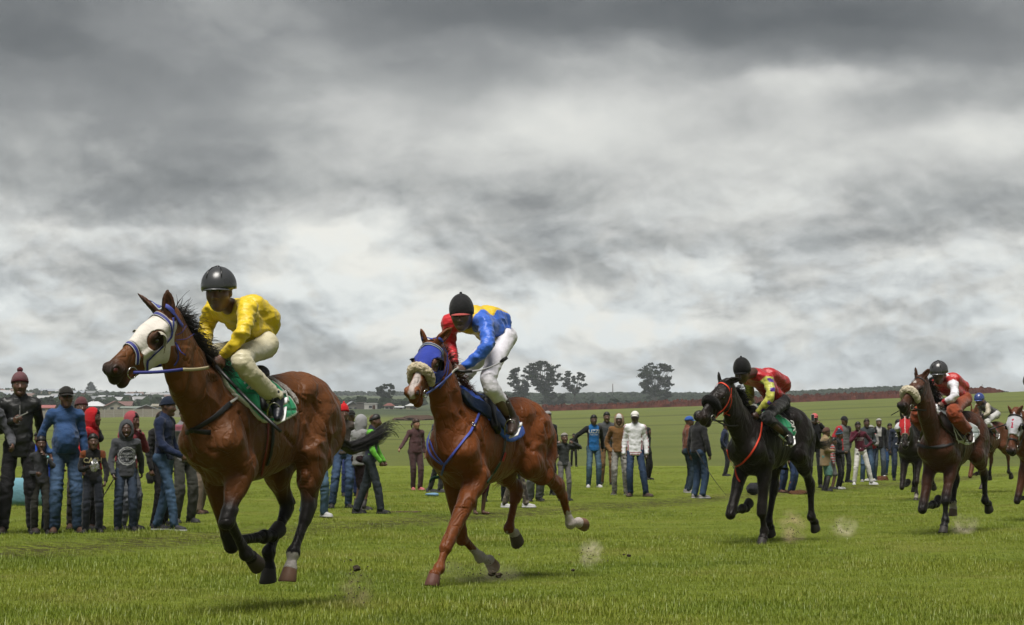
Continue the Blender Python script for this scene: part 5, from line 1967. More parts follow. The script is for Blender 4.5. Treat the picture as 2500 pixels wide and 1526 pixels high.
def coat_fn(base, belly=.75, points=None, sock=None, muzzle=None, blaze=None, star=None, mask=None, dorsal=1.0):
    base = np.array(base, float)
    def fn(hs, V, N, tg, hc):
        c = np.tile(base, (len(V), 1))
        n = vnoise(V * 3.0) * .5 + vnoise(V * 9) * .25
        c *= (1 + .16 * n)[:, None]
        c[:] = c * (1 + .10 * vnoise(V * 1.7 + 5))[:, None] ** np.array([.6, 1.0, 1.3])
        bd = np.full(len(V), 9.0); uu = np.zeros(len(V)); ll = np.zeros(len(V), int)
        for i, nm in enumerate(('LF', 'RF', 'LH', 'RH')):
            u, d = seg_param(V, hs.legs[nm])
            m = d < bd
            bd[m] = d[m]; uu[m] = u[m]; ll[m] = i
        near = bd < .17
        if points is not None:
            w = smooth(points[0], points[1], uu + .10 * n) * near * (tg != 1)
            c = c * (1 - w[:, None]) + np.array(points[2]) * w[:, None]
        if sock:
            for i, nm in enumerate(('LF', 'RF', 'LH', 'RH')):
                if nm in sock:
                    u0 = sock[nm][0]
                    w = smooth(u0, u0 + .06, uu + .12 * vnoise(V * 25) + .10 * vnoise(V * 60)) * near * (ll == i) * (tg != 1)
                    c = c * (1 - w[:, None]) + np.array(sock[nm][1]) * w[:, None]
        hd = (hc[:, 0] > -.1) & (np.abs(hc[:, 1]) < .2) & (np.abs(hc[:, 2]) < .3) & (hc[:, 0] < .75)
        if muzzle is not None:
            w = smooth(muzzle[0], muzzle[1], hc[:, 0] + .03 * n - .1 * np.clip(-hc[:, 2] - .12, -1, 0) * 0) * hd
            c = c * (1 - w[:, None]) + np.array(muzzle[2]) * w[:, None]
            # darker around the eye
            de = np.sqrt((hc[:, 0] - .2) ** 2 + ((np.abs(hc[:, 1]) - .08)) ** 2 + (hc[:, 2] + .05) ** 2)
            w = smooth(.085, .035, de) * hd * .93
            c = c * (1 - w[:, None]) + np.array(muzzle[2]) * w[:, None]
        if blaze is not None:
            x0, x1, wd, cc = blaze
            w = smooth(x0, x0 + .03, hc[:, 0]) * (hc[:, 0] < x1) * smooth(wd + .008, wd - .006, np.abs(hc[:, 1] - .008) + .01 * vnoise(V * 30)) * (hc[:, 2] > -.075) * hd
            c = c * (1 - w[:, None]) + np.array(cc) * w[:, None]
        if star is not None:
            d = np.sqrt(((hc[:, 0] - star[0]) / 1.6) ** 2 + (hc[:, 1] - star[1]) ** 2) + .012 * vnoise(V * 40)
            w = smooth(.022, .014, d) * (hc[:, 2] > -.05) * hd
            c = c * (1 - w[:, None]) + np.array((.5, .47, .44)) * w[:, None]
        return np.clip(c, .002, 1)
    return fn

# ---------------------------------------------------------------- tack shared by all
BLACK = (.012, .012, .013)

def region_xz(poly, F=None, lat=.25, ypad=1.0):
    """poly in photograph pixels, put on the horse's near flank; both flanks take the same outline"""
    P = np.array([F.J(x, y, lat)[[0, 2]] for x, y in poly])
    P = round_poly(P, 2)
    lo = np.array([P[:, 0].min() - .03, -.5, P[:, 1].min() - .03]); hi = np.array([P[:, 0].max() + .03, .5, P[:, 1].max() + .03])
    def fn(G):
        g2 = G[..., [0, 2]]
        flat = poly_sdf(g2[:, 0, :, :], P).astype(np.float32)
        return np.repeat(flat[:, None, :], G.shape[1], 1)
    return {'box': (lo, hi), 'fn': fn, 'poly': P}

def saddle_cloth(hs, poly, col, trim, off=.014, lat=.25, h=.011, quilt=None, name='saddle_cloth'):
    reg = region_xz(poly, hs.F, lat)
    P = reg['poly']
    body = [p for p in hs.S.p if p[7] == 1]
    def post(V, N):
        if not quilt: return V
        u = (V[:, 0] - quilt[1]) / quilt[0]; v = (V[:, 2]) / quilt[0]
        du = np.abs(u - np.round(u)) * quilt[0]; dv = np.abs(v - np.round(v)) * quilt[0]
        g = np.exp(-(np.minimum(du, dv) / .008) ** 2)
        return V - N * (g * .007)[:, None]
    def cfn(V, N):
        c = paint(col, V, N)
        d = poly_sdf(V[:, [0, 2]], P)
        w = smooth(-.020, -.012, d)
        c = c * (1 - w[:, None]) + np.array(trim) * w[:, None]
        if quilt:
            u = (V[:, 0] - quilt[1]) / quilt[0]; v = (V[:, 2]) / quilt[0]
            g = np.minimum(np.abs(u - np.round(u)), np.abs(v - np.round(v))) * quilt[0]
            q = np.exp(-(g / .006) ** 2) * (1 - w)
            c = c * (1 - .55 * q[:, None])
        return c
    return hs.shell(name, body, off, reg, M_CLOTH, cfn, h, post=post)

def hood(hs, holes, region, col, off=.007, h=.008, trim=None, holer=(.055, .05, .045), name='hood', xr=(-.06, .40), extra=None):
    """blinker hood over the skull with openings for eyes and ears, in head coordinates"""
    k = hs.hk
    pr = [p for p in hs.Sh.p]
    c0 = hs.hp(.17, 0, -.08)
    lo, hi = c0 - .34, c0 + .34
    HB, poll = hs.HB, hs.poll
    def fn(G):
        q = ((G - poll.astype(np.float32)) @ HB.astype(np.float32)) / k
        d = region(q)
        for g in (-1, 1):
            e = np.sqrt(((q[..., 0] - .205) / holer[0]) ** 2 + ((q[..., 1] - g * .09) / (holer[1] * 1.2)) ** 2 + ((q[..., 2] + .045) / holer[2]) ** 2) - 1
            d = np.maximum(d, -e * .05)
            e2 = np.sqrt(((q[..., 0] - .005) / .042) ** 2 + ((q[..., 1] - g * .055) / .042) ** 2 + ((q[..., 2] - .03) / .07) ** 2) - 1
            d = np.maximum(d, -e2 * .04)
        return d
    def cfn(V, N):
        q = ((V - poll) @ HB) / k
        c = paint(col, V, N)
        if trim is not None:
            e = np.minimum.reduce([np.sqrt(((q[..., 0] - .205) / holer[0]) ** 2 + ((q[..., 1] - g * .09) / (holer[1] * 1.2)) ** 2 + ((q[..., 2] + .045) / holer[2]) ** 2) for g in (-1, 1)])
            w = smooth(1.32, 1.2, e)
            rr = region(q)
            w = np.maximum(w, smooth(-.014, -.008, rr))
            w = np.maximum(w, (np.abs(q[:, 1]) < .006) * (q[:, 2] > -.05))
            c = c * (1 - w[:, None]) + np.array(trim) * w[:, None]
        if extra is not None: c = extra(q, c)
        return c
    return hs.shell(name, pr, off, {'box': (lo, hi), 'fn': fn}, M_CLOTH, cfn, h)

def tail(hs, path, r0, n, seed, col, spread=.09, droop=0.0, rad=.0035, base=None, parent=None, name='tail', flare=1.0):
    """tail hair: a tapering dock and many separate locks"""
    r = np.random.default_rng(seed)
    P = np.array(path, float)
    g = Geo()
    m = max(3, len(P) // 2 + 1)
    g.tube(resample(P[:3], .03), np.linspace(r0, r0 * .55, len(resample(P[:3], .03))), 8, col)
    Q = resample(P, .035); T = len(Q)
    for i in range(n):
        a = r.random() * 6.283; q0 = math.sqrt(r.random())
        t1 = .55 + .45 * r.random()
        m_ = max(4, int(T * t1))
        t = np.linspace(0, t1, m_)
        idx = np.clip(t * (T - 1), 0, T - 1)
        c = np.stack([np.interp(idx, np.arange(T), Q[:, j]) for j in range(3)], 1)
        dv = r.normal(size=3); dv /= np.linalg.norm(dv)
        amp = r0 * q0 * (1 - t) + spread * q0 * (t ** 1.6) * flare
        wob = np.stack([vnoise(np.stack([t * 5, t * 0 + i * .37, t * 0 + j * 9.1], -1)) for j in range(3)], 1) * (.035 * t)[:, None]
        c = c + dv * amp[:, None] + wob + np.array([0, 0, -1.0]) * (droop * t ** 2 * r.random())[:, None]
        g.tube(c, rad * (1.1 - .75 * t / t1) * (.6 + .8 * r.random()) + .0004, 3, np.array(col) * (.6 + .9 * r.random()))
    return g.obj(name, M_HAIR, parent or hs.root, usecol=True)

def mane(hs, crest, dirs, n, length, seed, col, rad=.0028, spread=.03, parent=None, curl=.05):
    r = np.random.default_rng(seed)
    C = np.array(crest, float); Dv = np.array(dirs, float); m = len(C)
    g = Geo()
    for i in range(n):
        t = r.random() * (m - 1)
        j = min(int(t), m - 2); f = t - j
        p = C[j] * (1 - f) + C[j + 1] * f + r.normal(size=3) * .010
        d = unit(Dv[j] * (1 - f) + Dv[j + 1] * f + r.normal(size=3) * .28)
        L = length * (.45 + .75 * r.random())
        s = np.linspace(0, 1, 8)
        bend = unit(r.normal(size=3) + np.array([-.4, .1, -.9]))
        c = p + d * (L * s)[:, None] + bend * (curl * s ** 2 * (.4 + 1.2 * r.random()))[:, None] + np.array([0, 0, -1]) * (L * .35 * s ** 2.4)[:, None]
        g.tube(c, rad * (1.15 - s) * (.6 + .8 * r.random()) + .0004, 3, np.array(col) * (.6 + .8 * r.random()))
    return g.obj('mane', M_HAIR, parent or hs.root, usecol=True)

def rein(hs, a, b, sag, w, col, name='rein', mat=None, thick=.35):
    a = np.array(a); b = np.array(b)
    t = np.linspace(0, 1, 14)[:, None]
    P = a + (b - a) * t + np.array([0, 0, -1.0]) * (sag * 4 * t * (1 - t))
    g = Geo(); g.tube(P, w, 6, col, flat=thick, fdir=np.array([0, 1.0, 0]))
    return g.obj(name, mat or M_WEB, hs.root, usecol=True)

def ring(hs, name, c, n, r, rad, mat=None, col=(.6, .58, .54), parent=None):
    n = unit(n); u = unit(np.cross(n, [.3, .2, 1])); v = np.cross(n, u)
    a = np.linspace(0, 2 * math.pi, 25)
    P = np.array(c) + np.cos(a)[:, None] * u * r + np.sin(a)[:, None] * v * r
    g = Geo(); g.tube(P, rad, 6, col)
    return g.obj(name, mat or M_METAL, parent or hs.root, usecol=True)

def jockey(F, J, spec, h=.009):
    spec = dict(spec); spec.setdefault('collar', False); spec['rider'] = True; spec['hem'] = min(1.0, (1.08 + spec.get('boot_top', .45)) / 2)
    J = {k: (np.array(v, float)) for k, v in J.items()}
    root, _ = build_person(F.M, J, spec, h)
    # breeches tucked in boots
    for sd in 'LR':
        an, kn = J['an' + sd], J['kn' + sd]
        S = Sdf(); s = spec.get('scale', 1.0)
        d = unit(an - kn); top = spec.get('boot_top', .45)
        S.chain([kn + (an - kn) * top, kn + (an - kn) * .75, an], [.060 * s, .052 * s, .045 * s], .02, None, 0, 2)
        toe = unit(J['toe' + sd])
        upv = unit(-d - (-d @ toe) * toe)
        heel = an - upv * .045 * s - toe * .055 * s
        tp = an - upv * .052 * s + toe * .165 * s
        ball = an - upv * .050 * s + toe * .10 * s
        side = np.cross(upv, toe)
        S.chain([heel, an - upv * .02 * s, ball, tp], [.034 * s, .048 * s, .040 * s, .026 * s], .02, (side, 1.0), 0, 3)
        V, Fq = S.mesh(h, 1)
        N = normals(V, Fq)
        V = cloth_folds(V, N, .004, 14, 4, [(an, .08)])
        b = as_obj('boot', V, Fq, M_LEATHER, paint(spec.get('boot', BLACK), V, N), root)
        g = Geo()
        M3 = (np.array([toe, side, upv]).T, an - upv * .092 * s)
        g.box((-.085 * s, -.034 * s, -.006), (-.03 * s, .034 * s, .012), M3)
        g.box((.02 * s, -.038 * s, -.002), (.17 * s, .038 * s, .008), M3)
        g.obj('sole', M_RUBBER, b, usecol=True)
    return root, J
print('people/horse defs', round(time.time() - T0, 1))
# ================================================================ the field of runners
def legs_px(F, d):
    out = {}
    for nm, (lat, pts, *dirs) in d.items():
        lats = lat if isinstance(lat, (tuple, list)) else [lat] * 3
        P = [F.J(x, y, l) for (x, y), l in zip(pts, lats)]
        out[nm] = P + [np.array(q, float) for q in dirs]
    return out

def tipat(F, poll, HB, xy, g, dy=0.0):
    b = F.wor(poll + HB @ np.array([.005, g * .052, .035]))
    return F.loc(at(xy[0], xy[1], b[1] + dy))

def hmirror(hs, pn):
    out = []
    for p, n in pn:
        q = (p - hs.poll) @ hs.HB; q = q * np.array([1, -1, 1])
        m = (n @ hs.HB) * np.array([1, -1, 1])
        out.append((hs.poll + hs.HB @ q, hs.HB @ m))
    return out

def head_strap(hs, name, px_pts, w, col, mat=None, off=.011, both=True, thick=.18, edge=None):
    pn = hs.pxline(px_pts, off, 2.5)
    if len(pn) < 2:
        print('strap missed', name); return None
    for q in ([pn, hmirror(hs, pn)] if both else [pn]):
        g = Geo()
        w_ = w * .82; P = smooth_pts([p for p, _ in q], it=3); Nn = np.array([n for _, n in q])
        g.tube(P, w_, 8, col, flat=thick, fdir=Nn)
        if edge is not None:
            B = np.cross(np.gradient(P, axis=0), Nn); B /= np.maximum(np.linalg.norm(B, axis=1, keepdims=True), 1e-9)
            for s_ in (-1, 1):
                g.tube(P + B * (s_ * w * .95), w * .22, 5, edge)
        g.obj(name, mat or M_WEB, hs.root, usecol=True)

def ring_strap(hs, name, x0, z0, tilt, a0, a1, w, col, off=.012, edge=None, mat=None, thick=.18, n=30):
    pn = hs.around(x0, z0, tilt, a0, a1, n, off)
    P = smooth_pts([p for p, _ in pn], it=2); Nn = np.array([q for _, q in pn])
    g = Geo(); g.tube(P, w, 8, col, flat=thick, fdir=Nn)
    if edge is not None:
        B = np.cross(np.gradient(P, axis=0), Nn); B /= np.maximum(np.linalg.norm(B, axis=1, keepdims=True), 1e-9)
        for s_ in (-1, 1):
            g.tube(P + B * (s_ * w), w * .25, 5, edge)
    return g.obj(name, mat or M_WEB, hs.root, usecol=True)

def sheepskin(hs, x0, z0, tilt, a0, a1, r, col=(.56, .46, .30), n=26):
    pn = hs.around(x0, z0, tilt, a0, a1, n, r * .7)
    P = smooth_pts([p for p, _ in pn], it=2)
    t = np.linspace(0, 1, len(P)); rad = r * (.55 + .45 * np.sin(np.pi * t) ** .5)
    S = Sdf(); S.chain(P, rad, .01, None, 0, 1)
    V, F = S.mesh(.007, 1)
    N = normals(V, F)
    V = V + N * (.006 * vnoise(V * 60) + .004 * vnoise(V * 130))[:, None]
    return as_obj('sheepskin_noseband', V, F, M_WOOL, const(col), hs.root) if False else as_obj('sheepskin_noseband', V, F, M_WOOL, const(col)(V, N) * (1 + .25 * vnoise(V * 40))[:, None], hs.root)

def whip(name, pts, rads, label, col=(.012, .012, .012), flap=None, parts=None):
    P = np.array(pts, float)
    o = P[0].copy()
    root = empty(name, frame_matrix((1, 0, 0), (0, 1, 0), (0, 0, 1), o))
    tag(root, label, 'whip')
    P = P - o
    n = len(P)
    k = max(2, n // 3)
    Geo().tube(P[:k + 1], rads[:k + 1], 8, col).obj('handle', M_LEATHER, root, usecol=True)
    Geo().tube(P[k:], rads[k:], 7, parts or col).obj('shaft', M_LEATHER, root, usecol=True)
    if flap is not None:
        d = unit(P[-1] - P[-2])
        Geo().tube([P[-1], P[-1] + d * flap * .5, P[-1] + d * flap], [.010, .016, .013], 8, (.015, .015, .015), flat=.25, fdir=(0, 1, 0)).obj('flap', M_LEATHER, root, usecol=True)
    return root

def saddle(hs, pxs, col=BLACK, lat=.22, kind='saddle'):
    """light race saddle: panel, flaps and a low pommel and cantle"""
    T = hs.T
    S = Sdf()
    x0, x1 = pxs
    S.chain([T(x0, 0, 1.58), T((x0 + x1) / 2, 0, 1.555), T(x1, 0, 1.575)], [.060, .055, .060], .03, (np.array([0, 1., 0]), 1.2), 0, 3)
    for g in (-1, 1):
        S.cone(T((x0 + x1) / 2 + .04, g * .12, 1.54), T((x0 + x1) / 2 + .10, g * .262, 1.30), .06, .035, .03, None, 0)
        S.cone(T((x0 + x1) / 2 + .10, g * .14, 1.54), T((x0 + x1) / 2 + .16, g * .262, 1.34), .05, .03, .03, None, 0)
    V, F = S.mesh(.012, 1)
    as_obj(kind, V, F, M_LEATHER, const(col)(V, V), hs.root)

def stirrup(hs, foot, toe, s=1.0, leather_to=None, col=(.55, .55, .55)):
    toe = unit(toe); up = unit(np.array([0, 0, 1]) - toe * toe[2]); side = np.cross(up, toe)
    g = Geo()
    c = foot - up * .090 * s + toe * .09 * s
    pts = []
    for a in np.linspace(-.15, math.pi + .15, 15):
        pts.append(c + side * math.cos(a) * .052 * s + up * math.sin(a) * .118 * s)
    g.tube(pts, .0055, 6, col)
    g.tube([c - side * .052 * s, c + side * .052 * s], .008, 6, col)
    g.obj('stirrup', M_METAL, hs.root, usecol=True)
    if leather_to is not None:
        g = Geo(); g.tube([c + up * .135 * s, leather_to], .012, 6, BLACK, flat=.3, fdir=(0, 1, 0)); g.obj('stirrup_leather', M_LEATHER, hs.root, usecol=True)

def mirror_leg(J, keys=('kn', 'an', 'hip')):
    for k in keys:
        if k + 'R' not in J:
            q = np.array(J[k + 'L']) * np.array([1, -1, 1])
            if k == 'kn': q = q * np.array([1, .80, 1]) + np.array([-.06, 0, .0])
            if k == 'an': q = q * np.array([1, .84, 1]) + np.array([-.14, 0, .02])
            J[k + 'R'] = q
    if 'toeR' not in J: J['toeR'] = np.array(J['toeL']) * np.array([1, -.3, 1])

BROWN_HOOF = (.19, .105, .065); DARK_HOOF = (.045, .040, .036)

# ---------------------------------------------------------------- 1: bay in the white hood, rider in yellow
def runner_one():
    F = HFrame(570, 893, 16.25, 26)
    poll = F.J(403, 772, 0.0)
    HB = head_frame(F, poll, (262, 893), .58, -6)
    legs = legs_px(F, {
        'LF': (.15, [(556, 1263), (601, 1352), (612, 1360)], (-.2, 0, -1), (-1, 0, -.25)),
        'RF': (-.12, [(562, 1322), (645, 1310), (664, 1308)], (-.2, 0, 1), (-1, 0, .1)),
        'LH': ((.17, .15, .15), [(752, 1248), (716, 1350), (709, 1386)], (1, 0, -.2), (.12, 0, -1)),
        'RH': ((-.17, -.15, -.15), [(703, 1238), (656, 1348), (657, 1386)], (1, 0, -.35), (-.15, 0, -1)),
    })
    base = (.148, .052, .014)
    spec = dict(label='lead bay racehorse in a white eye hood and green cloth, all hooves off the turf',
                size=1.0, ear_dark=.35, head_k=1.0, h=.0080, poll=poll, HB=HB, legs=legs, elbow={'LF': F.J(590, 1140, .155)},
                neck_mid=F.J(463, 925, 0), neck_r=(.265, .200, .135),
                earL=tipat(F, poll, HB, (409, 711), 1), earR=tipat(F, poll, HB, (338, 718), -1),
                coat=coat_fn(base, points=(.50, .90, (.012, .010, .009)), sock={'LH': (2.12, (.50, .46, .42))},
                             muzzle=(.42, .60, (.028, .018, .014))),
                hoof={'LH': BROWN_HOOF, 'LF': (.06, .045, .038), 'RF': DARK_HOOF, 'RH': DARK_HOOF},
                nostril=(.09, .012, .010), muscle=.016,
                strokes=[([(600, 1010), (612, 1070), (612, 1130)], .012, .018), ([(560, 1100), (585, 1130), (600, 1160)], .008, .014),
                         ([(500, 1000), (540, 1060), (560, 1110)], .006, .03),
                         ([(742, 960), (752, 1010), (748, 1060), (735, 1100)], .012, .020), ([(775, 985), (790, 1040), (800, 1090)], .010, .016),
                         ([(700, 1060), (730, 1085)], .010, .015), ([(722, 935), (745, 955), (760, 975)], -.006, .010),
                         ([(755, 1110), (765, 1160), (760, 1200)], .008, .012), ([(760, 1035), (772, 1075)], -.008, .022),
                         ([(520, 1130), (500, 1080)], .006, .02),
                         ([(575, 1180), (590, 1150), (610, 1120), (640, 1100), (680, 1090)], -.0035, .006), ([(560, 1060), (575, 1085), (585, 1120)], -.003, .006),
                         ([(740, 1120), (745, 1160), (750, 1200)], -.003, .006), ([(470, 1030), (500, 1060), (520, 1090)], -.003, .006), ([(730, 945), (748, 958), (770, 962), (785, 980)], -.005, .008), ([(720, 1000), (735, 1030), (732, 1060)], -.005, .012)])
    hs = Horse(F, spec)
    # hood
    def region(q):
        x, y, z = q[..., 0], q[..., 1], q[..., 2]
        a = x - (.335 + .10 * np.clip(-z - .05, 0, .2))
        b = -(x + .035 - .25 * (z + .08) * 0) + 0
        b = (-.02 - x) - .0 * z
        return np.maximum(np.maximum(a, b), -(z + .255) )
    hood(hs, None, region, (.84, .80, .75), off=.008, h=.007, trim=None, holer=(.072, .06, .064),
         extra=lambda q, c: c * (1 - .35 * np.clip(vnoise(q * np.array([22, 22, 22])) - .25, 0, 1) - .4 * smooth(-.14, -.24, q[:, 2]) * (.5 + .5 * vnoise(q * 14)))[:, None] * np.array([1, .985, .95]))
    # blinker cups behind the eyes
    for g in (-1, 1):
        ge = Geo()
        th = np.linspace(-1.25, 1.25, 12); V = []
        for k_, r_ in enumerate((.056, .060, .054, .040)):
            for t in th:
                V.append(hs.hp(.205 - math.cos(t) * r_, g * (.088 + (.0, .016, .030, .038)[k_]), -.048 + math.sin(t) * r_))
        n = 12
        Q = [(i * n + j, i * n + j + 1, (i + 1) * n + j + 1, (i + 1) * n + j) for i in range(3) for j in range(n - 1)]
        ge.add(V, Q, [], (.55, .52, .42)); ge.add(np.array(V) + hs.HB @ np.array([0, g * .004, 0]), [q[::-1] for q in Q], [], (.55, .52, .42))
        ge.obj('blinker_cup', M_CLOTH, hs.root, usecol=True)
    BLUE = (.035, .042, .24); WH = (.6, .6, .62)
    ring_strap(hs, 'browband', .075, -.05, .02, -95, 95, .011, BLUE, .014, WH)
    ring_strap(hs, 'noseband', .385, -.08, .03, -120, 120, .013, BLUE, .012, WH)
    ring_strap(hs, 'crownpiece', -.035, -.09, -.03, -100, 100, .014, (.07, .09, .38), .012)
    head_strap(hs, 'cheekpiece', [(417, 812), (416, 822), (398, 842), (375, 862), (358, 880)], .010, BLUE, off=.014)
    head_strap(hs, 'cheek_strap', [(420, 775), (420, 795), (416, 818)], .011, (.07, .09, .38), off=.014)
    head_strap(hs, 'throat_lash', [(425, 835), (430, 855), (433, 875), (424, 892)], .008, BLUE, off=.014)
    head_strap(hs, 'bit_strap', [(358, 878), (356, 892), (356, 905)], .012, BLUE, off=.014)
    for g, nm in ((1, 'bit_ring'), (-1, 'bit_ring')):
        ring(hs, nm, hs.hp(.475, g * .068, -.118), hs.HB @ np.array([.15, g, 0]), .036, .0042)
    # loose strap ends blowing back
    for (p0, p1, p2) in (((425, 818), (445, 812), (455, 795)), ((425, 830), (455, 828), (474, 815)), ((428, 845), (440, 858), (454, 868))):
        a = hs.pxline([p0, p1], .02, 3)
        if a:
            s0 = a[0][0]; D0 = F.wor(s0)[1]
            pts = [s0, F.loc(at(*p1, D0 - .03)), F.loc(at(*p2, D0))]
            Geo().tube(resample(pts, .02), .005, 6, BLUE, flat=.4).obj('strap_end', M_WEB, hs.root, usecol=True)
    # mane
    cr = [F.J(424, 768, 0), F.J(440, 790, 0), F.J(456, 818, 0), F.J(476, 850, 0), F.J(500, 880, 0), F.J(530, 900, 0)]
    cr = [c + np.array([0, 0, -.01]) for c in cr]
    dr = [(-.2, .2, .9), (-.5, .2, .8), (-.8, .25, .5), (-.6, .4, .4), (-.6, .4, .3), (-.5, .4, .1)]
    mane(hs, cr, dr, 1700, .15, 3, (.014, .011, .010), .0022, curl=.06)
    # forelock wisps
    fl = [hs.hp(.02, -.02, .05), hs.hp(.02, .02, .05)]
    # tail
    tp = [hs.T(-1.13, 0, 1.36), F.J(828, 1074, 0), F.J(848, 1088, 0), F.J(880, 1078, 0), F.J(910, 1058, 0), F.J(938, 1038, 0), F.J(960, 1029, 0), F.J(972, 1040, 0)]
    tail(hs, tp, .030, 230, 5, (.026, .024, .024), .048, .12, .0026)
    tail(hs, [F.J(832, 1085, 0), F.J(858, 1104, 0), F.J(890, 1095, 0), F.J(925, 1075, 0), F.J(955, 1045, 0)], .03, 60, 6, (.022, .02, .02), .03, .03, .0022, name='tail_strands')
    # cloth, saddle, girths
    poly = [(579, 905), (589, 946), (599, 973), (617, 1008), (632, 1030), (648, 1035), (680, 1030), (709, 1021), (728, 1012), (731, 996), (725, 973), (712, 950), (694, 924), (677, 908), (664, 880), (620, 850), (575, 860)]
    saddle_cloth(hs, poly, (.030, .42, .19), (.75, .74, .66), .020, .22, .009, (.105, .02))
    reg = [(690, 913), (706, 918), (718, 936), (728, 955), (736, 985), (730, 990), (722, 968), (708, 945), (694, 925)]
    rg = region_xz(reg, F, .2)
    o, V, Fq = hs.shell('sheepskin_pad', [p for p in hs.S.p if p[7] == 1], .014, rg, M_WOOL, (.55, .50, .47), .008, post=lambda V, N: V + N * (.006 * vnoise(V * 55))[:, None])
    saddle(hs, (.02, -.36))
    hs.ribbon('girth', hs.pxline([(650, 1010), (652, 1040), (650, 1080), (643, 1120), (636, 1160)], .012), .013, M_WEB, (.20, .012, .014), mirror=True)
    hs.ribbon('elastic_girth', hs.pxline([(664, 1035), (664, 1075), (659, 1110), (650, 1135)], .010), .020, M_WEB, (.012, .012, .012), mirror=True)
    hs.ribbon('breastplate', hs.pxline([(563, 984), (545, 1000), (520, 1020), (495, 1035), (470, 1050), (456, 1056)], .010), .020, M_WEB, (.018, .018, .020), mirror=True)
    hs.ribbon('breastplate_end', hs.pxline([(560, 984), (580, 972), (600, 958), (618, 946)], .016), .010, M_WEB, (.6, .6, .58), mirror=True)
    # cloth number
    gl = Geo()
    for seg in ([(676, 962), (690, 962)], [(690, 958), (698, 984)]):
        pn = hs.pxline(seg, .026, 3)
        if len(pn) > 1: gl.tube([p for p, _ in pn], .012, 6, (.62, .62, .58), flat=.2, fdir=np.array([n for _, n in pn]))
    pn = hs.pxline([(594, 947), (594, 940), (600, 938), (605, 943), (604, 950), (598, 954)], .026, 2)
    if len(pn) > 1: gl.tube([p for p, _ in pn], .008, 6, (.62, .62, .58), flat=.2, fdir=np.array([n for _, n in pn]))
    gl.obj('cloth_number', M_CLOTH, hs.root, usecol=True)
    # white tape loop
    pn = hs.pxline([(606, 955), (622, 952), (636, 957), (645, 972), (646, 986), (641, 978), (640, 970)], .03, 3)
    if len(pn) > 1: hs.ribbon('white_tie', pn, .007, M_WEB, (.6, .6, .57))
    # rider
    J = dict(pelvis=F.J(637, 838, 0), chest=F.J(590, 777, .0), neck=F.J(561, 748, .02), head=F.J(534, 713, .04),
             face=(1, .32, -.12), headup=(.12, 0, 1),
             shL=F.J(603, 752, .19), shR=F.J(520, 752, -.19), elL=F.J(592, 815, .26), elR=F.J(500, 812, -.26),
             wrL=F.J(546, 868, .11), wrR=F.J(508, 862, -.10), hdL=(.75, -.15, -.55), hnL=(-.1, -.8, -.6), hdR=(.8, .2, -.3), hnR=(-.1, .8, -.6),
             hipL=F.J(645, 850, .10), hipR=F.J(636, 848, -.10), knL=F.J(590, 882, .27), anL=F.J(672, 972, .33),
             toeL=(.72, .35, -.62))
    mirror_leg(J, ('kn', 'an'))
    fwd = unit(J['chest'] - J['pelvis'])
    extra = Sdf()
    extra.chain([F.J(612, 750, 0), F.J(638, 780, 0), F.J(644, 802, 0)], [.085, .10, .08], .05, (np.array([0, 1., 0]), 1.4), 0, 2)
    Y1 = (.86, .62, .014)
    spc = dict(label='person in a bright yellow silk and dark grey helmet crouching on the lead bay horse', scale=.98, head_scale=1.03, skin=(.16, .080, .054),
               top=lambda V, N: np.tile(Y1, (len(V), 1)) * (1 + .05 * vnoise(V * 12))[:, None], top_name='silk_jersey', collar=False, pmat=M_SILK, fold=.014, tfold=.007, seed=4, thick=.96, extra=extra.p, top_hem=.0, curl=.75,
               trousers=(.70, .64, .44), tmat=M_SILK, wide=1.12, hat=('helmet', (.055, .058, .062)), boot=(.012, .014, .022), boot_top=.90)
    jockey(F, J, spc, .0085)
    stirrup(hs, J['anL'], J['toeL'], 1.0, F.J(655, 960, .27))
    stirrup(hs, J['anR'], J['toeR'], 1.0)
    hand = J['wrL'] + unit(J['hdL']) * .09
    bit = hs.hp(.47, .072, -.118)
    mid = F.loc(at(447, 902, F.wor(bit)[1] + .06))
    rein(hs, bit, mid, .006, .0105, BLUE)
    rein(hs, mid, F.loc(at(510, 897, F.wor(hand)[1] - .10)), .006, .0105, (.55, .48, .30), 'rein_grip')
    rein(hs, hs.hp(.47, -.072, -.118), J['wrR'] + unit(J['hdR']) * .08, .01, .0095, BLUE)
    w0 = F.wor(hand)
    a = at(527, 893, w0[1] - .03); b = at(686, 1054, w0[1] - .28)
    t = np.linspace(0, 1, 7)[:, None]
    P = a + (b - a) * t + np.array([0, 0, -.012]) * np.sin(t * 3.14)
    whip('riding_whip', P, [.012, .013, .0125, .012, .013, .014, .011], 'thick black whip hanging from the yellow rider\'s hand across the green cloth')
    # wristband
    return hs

